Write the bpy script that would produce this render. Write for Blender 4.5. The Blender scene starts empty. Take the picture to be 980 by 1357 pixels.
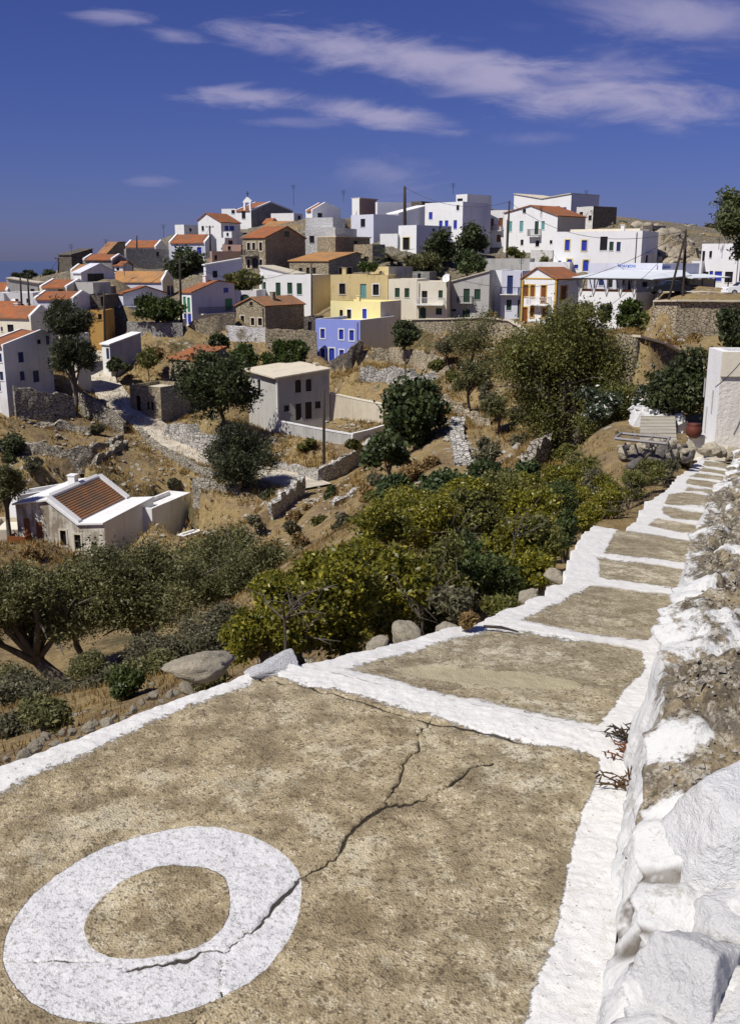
import bpy, math, random
import numpy as np
from mathutils import Vector

random.seed(11)
np.random.seed(11)
SC = bpy.context.scene
COL = SC.collection
F, CX, CY = 1300.0, 490.0, 678.5
TH = math.atan(333 / F)
CS, SN = math.cos(TH), math.sin(TH)
K = Vector((0, 0, 1))
SKYMUL = (.20, .215, .48)
CLOUD = (3.0, 2.85, 4.3)
EXPO = 0.34


# ---------------------------------------------------------------- survey: bearings to points
def ray(u, v):
    x, y = (u - CX) / F, (v - CY) / F
    return Vector((x, CS - y * SN, -(SN + y * CS)))
def P(u, v, Y):
    r = ray(u, v)
    return r * (Y / r.y)
def PZ(u, v, z):
    r = ray(u, v)
    return r * (z / r.z)
def proj(X, Y, Z):
    dep = Y * CS - Z * SN
    return CX + F * X / dep, CY + F * (-Y * SN - Z * CS) / dep
def depth(p):
    return p.y * CS - p.z * SN
ZONES = {0: (0, 0, 1), 1: (0, 240, 3.92), 2: (200, 240, 3.92), 3: (390, 240, 3.92), 4: (580, 240, 3.92),
         5: (740, 240, 4.083), 6: (0, 480, 3.267), 7: (230, 440, 3.267), 8: (450, 420, 3.267), 9: (680, 420, 3.267)}
def zc(z, x, y):
    a = ZONES[z]
    return a[0] + x / a[2], a[1] + y / a[2]

# ---------------------------------------------------------------- objects
def tag(o, label=None, cat=None, group=None, kind=None):
    if label: o['label'] = label
    if cat: o['category'] = cat
    if group: o['group'] = group
    if kind: o['kind'] = kind
    return o
def empty(name, loc, label=None, cat=None, group=None):
    o = bpy.data.objects.new(name, None)
    COL.objects.link(o)
    o.location = loc
    o.empty_display_size = 0.3
    return tag(o, label, cat, group)
class MB:
    def __init__(s):
        s.v, s.f, s.m, s.uv = [], [], [], {}
    def poly(s, pts, m=0, uv=None):
        n = len(s.v)
        s.v += [tuple(p) for p in pts]
        s.f.append(tuple(range(n, n + len(pts))))
        s.m.append(m)
        if uv: s.uv[len(s.f) - 1] = uv
    def hexa(s, p, m=0):
        n = len(s.v)
        s.v += [tuple(q) for q in p]
        for f in ((0, 3, 2, 1), (4, 5, 6, 7), (0, 1, 5, 4), (1, 2, 6, 5), (2, 3, 7, 6), (3, 0, 4, 7)):
            s.f.append(tuple(n + i for i in f)); s.m.append(m)
    def box(s, o, a, b, c, m=0):
        """box from corner o along vectors a, b, c"""
        o, a, b, c = Vector(o), Vector(a), Vector(b), Vector(c)
        s.hexa([o, o + a, o + a + b, o + b, o + c, o + a + c, o + a + b + c, o + b + c], m)
    def tube(s, pts, rad, seg=7, m=0, cap=True):
        pts = [Vector(p) for p in pts]
        if not hasattr(rad, '__len__'): rad = [rad] * len(pts)
        n0 = len(s.v)
        prev = None
        for i, p in enumerate(pts):
            d = (pts[min(i + 1, len(pts) - 1)] - pts[max(i - 1, 0)]).normalized()
            ref = Vector((0, 0, 1)) if abs(d.z) < .9 else Vector((1, 0, 0))
            if prev is None: a = d.cross(ref).normalized()
            else:
                a = (prev - d * prev.dot(d))
                a = a.normalized() if a.length > 1e-6 else d.cross(ref).normalized()
            prev = a
            b = d.cross(a)
            for k in range(seg):
                t = 2 * math.pi * k / seg
                s.v.append(tuple(p + (a * math.cos(t) + b * math.sin(t)) * rad[i]))
        for i in range(len(pts) - 1):
            for k in range(seg):
                k2 = (k + 1) % seg
                s.f.append((n0 + i * seg + k, n0 + i * seg + k2, n0 + (i + 1) * seg + k2, n0 + (i + 1) * seg + k)); s.m.append(m)
        if cap:
            s.f.append(tuple(n0 + k for k in reversed(range(seg)))); s.m.append(m)
            e = n0 + (len(pts) - 1) * seg
            s.f.append(tuple(e + k for k in range(seg))); s.m.append(m)
    def build(s, name, mats, parent=None, smooth=False):
        if not isinstance(mats, (list, tuple)): mats = [mats]
        off = parent_origin(parent)
        me = bpy.data.meshes.new(name)
        me.from_pydata([(x - off.x, y - off.y, z - off.z) for x, y, z in s.v], [], s.f)
        for m in mats: me.materials.append(m)
        me.polygons.foreach_set('material_index', s.m)
        if smooth: me.polygons.foreach_set('use_smooth', [True] * len(s.f))
        if s.uv:
            lay = me.uv_layers.new(name='uv')
            for i, uv in s.uv.items():
                for li, q in zip(me.polygons[i].loop_indices, uv): lay.data[li].uv = q
        me.update()
        o = bpy.data.objects.new(name, me)
        COL.objects.link(o)
        if parent: o.parent = parent
        return o
def parent_origin(parent):
    off = Vector((0, 0, 0))
    while parent is not None:
        off = off + Vector(parent.location)
        parent = parent.parent
    return off
def np_mesh(name, verts, faces, mat, parent=None, smooth=False, attrs=None):
    """verts (n,3), faces (m,k) -> one mesh object"""
    off = parent_origin(parent)
    verts = np.asarray(verts, dtype=np.float32) - np.array(off, dtype=np.float32)
    faces = np.asarray(faces, dtype=np.int32)
    me = bpy.data.meshes.new(name)
    k = faces.shape[1]
    me.vertices.add(len(verts)); me.vertices.foreach_set('co', verts.ravel())
    me.loops.add(faces.size); me.loops.foreach_set('vertex_index', faces.ravel())
    me.polygons.add(len(faces))
    me.polygons.foreach_set('loop_start', np.arange(0, faces.size, k, dtype=np.int32))
    try: me.polygons.foreach_set('loop_total', np.full(len(faces), k, dtype=np.int32))
    except Exception: pass
    me.polygons.foreach_set('use_smooth', np.full(len(faces), smooth))
    if attrs:
        for an, av in attrs.items():
            a = me.attributes.new(an, 'FLOAT', 'POINT')
            a.data.foreach_set('value', np.asarray(av, dtype=np.float32))
    me.update(calc_edges=True)
    for m in (mat if isinstance(mat, (list, tuple)) else [mat]): me.materials.append(m)
    o = bpy.data.objects.new(name, me)
    COL.objects.link(o)
    if parent: o.parent = parent
    return o

# ---------------------------------------------------------------- numpy noise
_perm = np.random.RandomState(5).rand(4096)
def _h(ix, iy, s):
    return _perm[(ix * 374761 + iy * 668265 + s * 9176 + (ix * iy) % 977) % 4096]
def vnoise(x, y, s=0):
    ix, iy = np.floor(x).astype(np.int64), np.floor(y).astype(np.int64)
    fx, fy = x - ix, y - iy
    fx, fy = fx * fx * (3 - 2 * fx), fy * fy * (3 - 2 * fy)
    return (_h(ix, iy, s) * (1 - fx) * (1 - fy) + _h(ix + 1, iy, s) * fx * (1 - fy)
            + _h(ix, iy + 1, s) * (1 - fx) * fy + _h(ix + 1, iy + 1, s) * fx * fy) - .5
def fbm(x, y, s=0, o=4):
    r, a = 0, 1
    for i in range(o):
        r = r + a * vnoise(x * 2 ** i, y * 2 ** i, s + i); a *= .5
    return r
def seg_dist(px, py, poly, closed=True):
    d = np.full(px.shape, 1e9)
    n = len(poly)
    for i in range(n if closed else n - 1):
        ax, ay = poly[i]; bx, by = poly[(i + 1) % n]
        dx, dy = bx - ax, by - ay
        t = np.clip(((px - ax) * dx + (py - ay) * dy) / (dx * dx + dy * dy + 1e-12), 0, 1)
        d = np.minimum(d, np.hypot(px - ax - t * dx, py - ay - t * dy))
    return d
def inside(px, py, poly):
    r = np.zeros(px.shape, bool)
    n = len(poly)
    for i in range(n):
        ax, ay = poly[i]; bx, by = poly[(i + 1) % n]
        c = ((ay > py) != (by > py))
        with np.errstate(divide='ignore', invalid='ignore'):
            r ^= c & (px < (bx - ax) * (py - ay) / (by - ay + 1e-12) + ax)
    return r
def sdf(px, py, poly):
    d = seg_dist(px, py, poly)
    return np.where(inside(px, py, poly), d, -d)      # positive inside

# ---------------------------------------------------------------- materials
def nd(nt, typ, props=None, ins=None):
    n = nt.nodes.new(typ)
    for k, v in (props or {}).items(): setattr(n, k, v)
    for k, v in (ins or {}).items():
        if isinstance(v, bpy.types.NodeSocket): nt.links.new(v, n.inputs[k])
        else: n.inputs[k].default_value = v
    return n
class M:
    """a small node writer"""
    def __init__(s, name):
        s.mat = bpy.data.materials.new(name)
        s.mat.use_nodes = True
        s.nt = s.mat.node_tree
        s.nt.nodes.clear()
        s.co = nd(s.nt, 'ShaderNodeTexCoord').outputs['Object']
    def map(s, scale=(1, 1, 1), rot=(0, 0, 0), vec=None, loc=(0, 0, 0)):
        return nd(s.nt, 'ShaderNodeMapping', None, {'Vector': vec or s.co, 'Scale': scale, 'Rotation': rot, 'Location': loc}).outputs[0]
    def noise(s, scale, detail=4, rough=.6, vec=None, dist=0):
        return nd(s.nt, 'ShaderNodeTexNoise', None, {'Vector': vec or s.co, 'Scale': scale, 'Detail': detail, 'Roughness': rough, 'Distortion': dist}).outputs['Fac']
    def vor(s, scale, feat='F1', vec=None, out='Distance', rnd=1):
        return nd(s.nt, 'ShaderNodeTexVoronoi', {'feature': feat}, {'Vector': vec or s.co, 'Scale': scale, 'Randomness': rnd}).outputs[out]
    def ramp(s, fac, stops, interp='LINEAR'):
        n = nd(s.nt, 'ShaderNodeValToRGB', None, {0: fac})
        n.color_ramp.interpolation = interp
        e = n.color_ramp.elements
        while len(e) < len(stops): e.new(.5)
        for i, (p, c) in enumerate(stops):
            e[i].position = p
            e[i].color = (*c, 1) if hasattr(c, '__len__') else (c, c, c, 1)
        return n.outputs[0]
    def mix(s, fac, a, b, blend='MIX'):
        n = nd(s.nt, 'ShaderNodeMix', {'data_type': 'RGBA', 'blend_type': blend})
        for i, v in ((0, fac), (6, a), (7, b)):
            if isinstance(v, bpy.types.NodeSocket): s.nt.links.new(v, n.inputs[i])
            else: n.inputs[i].default_value = v if i == 0 else (*v, 1)
        return n.outputs[2]
    def math(s, op, a, b=0.0, c=0.0, clamp=False):
        n = nd(s.nt, 'ShaderNodeMath', {'operation': op, 'use_clamp': clamp}, {0: a, 1: b, 2: c})
        return n.outputs[0]
    def step(s, x, lo, hi):
        return nd(s.nt, 'ShaderNodeMapRange', {'interpolation_type': 'SMOOTHSTEP'}, {0: x, 1: lo, 2: hi}).outputs[0]
    def attr(s, name):
        return nd(s.nt, 'ShaderNodeAttribute', {'attribute_name': name}).outputs['Fac']
    def bump(s, h, strength=.5, dist=.02, normal=None):
        d = {'Height': h, 'Strength': strength, 'Distance': dist}
        if normal: d['Normal'] = normal
        return nd(s.nt, 'ShaderNodeBump', None, d).outputs[0]
    def island(s):
        return nd(s.nt, 'ShaderNodeNewGeometry').outputs['Random Per Island']
    def objrand(s):
        return nd(s.nt, 'ShaderNodeObjectInfo').outputs['Random']
    def out(s, color, rough=.9, normal=None, spec=.2, metal=0, trans=0, disp=None):
        d = {'Base Color': color if isinstance(color, bpy.types.NodeSocket) else (*color, 1), 'Roughness': rough, 'Metallic': metal, 'Specular IOR Level': spec}
        if normal: d['Normal'] = normal
        b = nd(s.nt, 'ShaderNodeBsdfPrincipled', None, d).outputs[0]
        if trans:
            t = nd(s.nt, 'ShaderNodeBsdfTranslucent', None, {'Color': color if isinstance(color, bpy.types.NodeSocket) else (*color, 1)}).outputs[0]
            b = nd(s.nt, 'ShaderNodeMixShader', None, {0: trans, 1: b, 2: t}).outputs[0]
        o = nd(s.nt, 'ShaderNodeOutputMaterial', None, {0: b})
        return s.mat

def plaster(name, c, stain=(.45, .42, .38), amt=.35, bumps=.25, thr=(.47, .66)):
    m = M(name)
    big = m.noise(.5, 5, .65)
    streak = m.noise(1.0, 5, .7, m.map((2.2, 2.2, .25)))
    f = m.step(m.math('ADD', m.math('MULTIPLY', big, .5), m.math('MULTIPLY', streak, .5)), *thr)
    col = m.mix(m.math('MULTIPLY', f, amt), c, stain)
    fine = m.noise(9, 4, .7)
    col = m.mix(m.math('MULTIPLY', fine, .18), col, tuple(x * .7 for x in c))
    nrm = m.bump(m.math('ADD', fine, m.math('MULTIPLY', big, 2)), bumps, .03)
    return m.out(col, .9, nrm)
def stone(name, c1, c2, mortar, scale=2.6, wash=None, washamt=0., flat=.75):
    m = M(name)
    warp = nd(m.nt, 'ShaderNodeMixRGB', {'blend_type': 'ADD'}, {0: .35, 1: m.co, 2: nd(m.nt, 'ShaderNodeTexNoise', None, {'Vector': m.co, 'Scale': 1.7, 'Detail': 2}).outputs['Color']}).outputs[0]
    vec = m.map((1, 1, 1 / flat), vec=warp)
    e = m.vor(scale, 'DISTANCE_TO_EDGE', vec)
    cid = m.vor(scale, 'F1', vec, 'Color')
    sep = nd(m.nt, 'ShaderNodeSeparateColor', None, {0: cid}).outputs[0]
    col = m.mix(sep, c1, c2)
    n = m.noise(7, 5, .7)
    col = m.mix(m.math('MULTIPLY', n, .55), col, tuple(x * .4 for x in c1))
    joint = m.step(e, .015, .09)
    col = m.mix(joint, mortar, col)
    big = m.noise(.35, 4, .6)
    col = m.mix(m.math('MULTIPLY', m.step(big, .45, .7), .35), col, tuple(x * .55 for x in c2))
    if wash:
        w = m.step(m.noise(.55, 6, .7), .62 - washamt * .35, .68 - washamt * .3)
        col = m.mix(w, col, wash)
    h = m.math('ADD', m.math('MULTIPLY', joint, 1.0), m.math('ADD', m.math('MULTIPLY', sep, .4), m.math('MULTIPLY', n, .4)))
    return m.out(col, .95, m.bump(h, .8, .08), .1)
def tiles(name, c1, c2, c3):
    m = M(name)
    uv = nd(m.nt, 'ShaderNodeTexCoord').outputs['UV']
    sx = nd(m.nt, 'ShaderNodeSeparateXYZ', None, {0: uv})
    ridge = m.math('ABSOLUTE', m.math('SINE', m.math('MULTIPLY', sx.outputs[0], math.pi / .24)))
    row = m.math('FRACT', m.math('MULTIPLY', sx.outputs[1], 1 / .38))
    cell = m.vor(1, 'F1', m.map((1 / .24, 1 / .38, 1), vec=uv), 'Color', 0.15)
    cr = nd(m.nt, 'ShaderNodeSeparateColor', None, {0: cell}).outputs[0]
    big = m.noise(.6, 5, .7)
    col = m.mix(cr, c1, c2)
    col = m.mix(m.step(big, .42, .6), col, c3)
    col = m.mix(m.math('MULTIPLY', m.noise(5, 5, .75), .5), col, tuple(x * .45 for x in c2))
    h = m.math('ADD', m.math('MULTIPLY', ridge, .6), m.math('MULTIPLY', row, .5))
    return m.out(col, .85, m.bump(h, .9, .09), .15)
def leaf(name, c1, c2, trans=.25, c3=None, rough=.5, spec=.3):
    m = M(name)
    r = m.island()
    col = m.mix(r, c1, c2)
    if c3: col = m.mix(m.step(r, .86, .9), col, c3)
    big = m.noise(.9, 3, .5)
    col = m.mix(m.step(big, .4, .7), col, tuple(x * .62 for x in c2))
    return m.out(col, rough, None, spec, 0, trans)
def paint(name, c, rough=.5, var=.25, metal=0.):
    m = M(name)
    n = m.noise(5, 5, .7)
    col = m.mix(m.math('MULTIPLY', n, var * 2), c, tuple(x * .6 for x in c))
    return m.out(col, rough, m.bump(n, .2, .01), .3, metal)
def rockmat(name, c1, c2, lichen=None, scale=3.0, wash=None, lo=.42, hi=.5):
    m = M(name)
    off = nd(m.nt, 'ShaderNodeMapping', None, {'Vector': m.co, 'Location': nd(m.nt, 'ShaderNodeCombineXYZ', None, {0: m.math('MULTIPLY', m.objrand(), 40)}).outputs[0]}).outputs[0]
    n = m.noise(scale, 7, .7, off)
    n2 = m.noise(scale * 5, 5, .75, off)
    col = m.mix(m.step(n, .35, .65), c1, c2)
    col = m.mix(m.math('MULTIPLY', m.step(n2, .48, .72), .55), col, tuple(x * .38 for x in c1))
    col = m.mix(m.math('MULTIPLY', m.objrand(), .35), col, tuple(x * .6 for x in c2))
    if lichen: col = m.mix(m.step(m.noise(scale * 1.6, 4, .8, off), .6, .66), col, lichen)
    if wash: col = m.mix(m.step(m.noise(scale * .8, 7, .72, off), lo, hi), col, wash)
    return m.out(col, .95, m.bump(m.math('ADD', n, m.math('MULTIPLY', n2, .5)), .8, .05), .1)

MT = {}
W0 = (.76, .76, .745)
MT['white'] = plaster('white_plaster', W0, (.50, .47, .43), .55, .5)
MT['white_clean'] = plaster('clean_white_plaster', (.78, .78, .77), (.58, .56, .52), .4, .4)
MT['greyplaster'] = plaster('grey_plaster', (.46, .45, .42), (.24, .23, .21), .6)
MT['lav'] = plaster('pale_lavender_plaster', (.62, .63, .71), (.44, .43, .47), .45, .4)  # lavender wall, also white walls with their shade put into the colour
MT['cream'] = plaster('cream_plaster', (.70, .62, .44), (.48, .40, .26), .4)
MT['palecream'] = plaster('pale_cream_plaster', (.74, .69, .56), (.52, .46, .36), .45)
MT['yellow'] = plaster('yellow_plaster', (.78, .70, .36), (.62, .50, .22), .35)
MT['oldyellow'] = plaster('worn_ochre_plaster', (.64, .52, .27), (.38, .25, .10), .75)
MT['blue'] = plaster('lilac_blue_plaster', (.25, .30, .68), (.36, .40, .68), .35)
MT['bluetrim'] = paint('pale_trim_paint', (.78, .79, .82))
MT['salmon'] = plaster('faded_salmon_plaster', (.42, .28, .22), (.30, .22, .18), .5)
MT['ochre'] = plaster('ochre_plaster', (.55, .33, .10), (.4, .22, .08), .5)
MT['concrete'] = plaster('pale_concrete', (.60, .54, .42), (.38, .33, .25), .6)
MT['stainedwhite'] = plaster('stained_whitewash', (.66, .62, .53), (.22, .18, .12), .95, .9, (.42, .55))
MT['roughgrey'] = plaster('rough_grey_render', (.74, .71, .64), (.52, .48, .41), .55, .9)
MT['stone'] = stone('tan_rubble_masonry', (.48, .40, .27), (.33, .28, .20), (.20, .17, .12), 2.6)
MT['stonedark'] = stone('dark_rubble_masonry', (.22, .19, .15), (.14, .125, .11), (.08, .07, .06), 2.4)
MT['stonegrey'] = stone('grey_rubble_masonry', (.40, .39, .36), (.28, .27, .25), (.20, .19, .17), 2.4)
MT['stonewhite'] = stone('whitewashed_rubble_masonry', (.68, .68, .67), (.58, .58, .58), (.50, .49, .47), 2.4)
MT['stonewash'] = stone('patchy_whitewashed_masonry', (.40, .34, .24), (.28, .24, .18), (.24, .20, .14), 2.6, (.72, .70, .66), .75)
MT['drystone'] = stone('dry_stone', (.50, .45, .36), (.27, .245, .20), (.05, .043, .034), 2.8, flat=.6)
MT['drystonelight'] = stone('bleached_dry_stone', (.62, .59, .53), (.42, .40, .36), (.10, .09, .08), 3.2, flat=.7)
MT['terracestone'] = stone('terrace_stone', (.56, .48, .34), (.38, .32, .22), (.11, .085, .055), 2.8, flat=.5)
MT['tile'] = tiles('terracotta_tiles', (.46, .17, .068), (.36, .125, .052), (.27, .14, .08))
MT['tileold'] = tiles('weathered_clay_tiles', (.46, .22, .10), (.34, .17, .09), (.26, .17, .11))
MT['tileochre'] = tiles('ochre_clay_tiles', (.58, .28, .10), (.46, .24, .10), (.36, .22, .11))
MT['dark'] = paint('dark_opening', (.018, .018, .02), .25, .1)
MT['bluepaint'] = paint('cobalt_shutter_paint', (.035, .06, .42), .45)
MT['navy'] = paint('navy_shutter_paint', (.03, .045, .14), .45)
MT['green'] = paint('dark_green_shutter_paint', (.03, .07, .045), .5)
MT['greenbright'] = paint('green_door_paint', (.05, .26, .12), .5)
MT['teal'] = paint('teal_shutter_paint', (.16, .36, .36), .5)
MT['brown'] = paint('brown_shutter_paint', (.22, .075, .025), .5)
MT['wood'] = paint('weathered_wood', (.045, .034, .026), .8)
MT['trimyellow'] = paint('yellow_trim_paint', (.72, .60, .28), .7)
MT['trimochre'] = paint('ochre_trim_paint', (.60, .38, .06), .7)
MT['iron'] = paint('dark_iron', (.03, .03, .032), .5, .2)
MT['rust'] = paint('grey_rusty_metal', (.30, .28, .27), .6, .4)
MT['awning'] = paint('pale_awning_sheet', (.66, .70, .72), .6, .1)
MT['bark'] = rockmat('grey_bark', (.09, .075, .06), (.15, .13, .105), None, 4)
MT['signblue'] = paint('blue_sign_paint', (.06, .16, .55), .6)
# ---------------------------------------------------------------- houses
ANCH = []            # surveyed ground points, used to shape the terrain
FOOT = []            # house footprints (corner, e1, e2, wA, wB, base z)
STYLE = {            # pane material, surround material, arch, kind
    'dk': ('dark', None), 'dkw': ('dark', 'white_clean'), 'dky': ('dark', 'trimyellow'), 'dkg': ('dark', 'concrete'),
    'bl': ('bluepaint', None), 'blw': ('bluepaint', 'bluetrim'), 'bly': ('bluepaint', 'trimyellow'), 'nv': ('navy', None),
    'gr': ('green', None), 'grb': ('greenbright', None), 'br': ('brown', None), 'bry': ('brown', 'trimochre'), 'tl': ('teal', None),
    'wd': ('wood', None), 'grw': ('green', 'white_clean')}

def opening(root, org, e, nin, s0, s1, z0, z1, style, hole, wallmat):
    door = 'D' in style
    arch = '^' in style
    pm, sm = STYLE[style.replace('D', '').replace('^', '')]
    off, kd = (0.0, 1.0) if hole else (-.055, .3)
    def pt(s, z, d): return org + e * s + K * z + nin * (d * kd + off)
    def bx(mb, a0, a1, b0, b1, d0, d1, m=0):
        mb.hexa([pt(a0, b0, d0), pt(a1, b0, d0), pt(a1, b0, d1), pt(a0, b0, d1), pt(a0, b1, d0), pt(a1, b1, d0), pt(a1, b1, d1), pt(a0, b1, d1)], m)
    fr = MB()
    if sm:
        w = .13
        bx(fr, s0 - w, s0 - .002, z0 - (0 if door else w), z1 + w, -.035, .04)
        bx(fr, s1 + .002, s1 + w, z0 - (0 if door else w), z1 + w, -.035, .04)
        bx(fr, s0 - .002, s1 + .002, z1 + .002, z1 + w, -.034, .04)
        if not door: bx(fr, s0 - .002, s1 + .002, z0 - w, z0 - .002, -.05, .04)
    elif not door:
        bx(fr, s0 - .05, s1 + .05, z0 - .07, z0 - .004, -.05, .02)
    zt = z1
    r = (s1 - s0) / 2
    if arch:
        zt = z1 - r * .7
        mid = (s0 + s1) / 2
        for sg in (-1, 1):
            pts = [(mid + sg * r, zt), (mid + sg * r, z1), (mid, z1)]
            for k in range(5):
                a = math.pi / 2 * (k / 4.)
                pts.append((mid + sg * r * math.sin(a), zt + (z1 - zt - .004) * math.cos(a)))
            fr.poly([pt(a, b, .012) for a, b in pts])
    # sash or door frame set inside the reveal
    b = .05
    bx(fr, s0 + .003, s0 + b, z0 + .003, z1 - .003, .09, .13, 1)
    bx(fr, s1 - b, s1 - .003, z0 + .003, z1 - .003, .09, .13, 1)
    bx(fr, s0 + b, s1 - b, z1 - b, z1 - .003, .09, .13, 1)
    if pm == 'dark' and not door and s1 - s0 > .7:
        bx(fr, (s0 + s1) / 2 - .025, (s0 + s1) / 2 + .025, z0 + .003, z1 - b, .09, .12, 1)
    sash = MT['wood'] if pm == 'dark' else MT[pm]
    f = fr.build('door' if door else 'window', [MT[sm] if sm else wallmat, sash], root)
    pn = MB()
    mid = (s0 + s1) / 2
    if pm == 'dark':
        bx(pn, s0 + b * .6, s1 - b * .6, z0, z1 - b * .6, .15, .17)
    else:
        bx(pn, s0 + b * .6, mid - .012, z0 + .01, z1 - b * .6, .10, .14)
        bx(pn, mid + .012, s1 - b * .6, z0 + .01, z1 - b * .6, .10, .14)
        n = 6
        for i in range(n):      # ledges of the shutter boards
            zz = z0 + (z1 - z0) * (i + .5) / n
            bx(pn, s0 + b, mid - .04, zz, zz + .03, .088, .1)
            bx(pn, mid + .04, s1 - b, zz, zz + .03, .088, .1)
    pn.build('door_leaf' if door else ('pane' if pm == 'dark' else 'shutter'), MT[pm], f)
    return f

def face_holes(mb, org, e, nin, width, z0, z1, holes, m=0, reveal=.18):
    ss = sorted(set([0, width] + [h[0] for h in holes] + [h[1] for h in holes]))
    zs = sorted(set([z0, z1] + [h[2] for h in holes] + [h[3] for h in holes]))
    pt = lambda s, z, d=0: org + e * s + K * z + nin * d
    for i in range(len(ss) - 1):
        for j in range(len(zs) - 1):
            cs, cz = (ss[i] + ss[i + 1]) / 2, (zs[j] + zs[j + 1]) / 2
            if any(h[0] < cs < h[1] and h[2] < cz < h[3] for h in holes): continue
            mb.poly([pt(ss[i], zs[j]), pt(ss[i + 1], zs[j]), pt(ss[i + 1], zs[j + 1]), pt(ss[i], zs[j + 1])], m)
    for a, b, c, d in holes:
        for q in ((a, c, b, c), (b, c, b, d), (b, d, a, d), (a, d, a, c)):
            mb.poly([pt(q[0], q[1]), pt(q[2], q[3]), pt(q[2], q[3], reveal), pt(q[0], q[1], reveal)], m)

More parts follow.
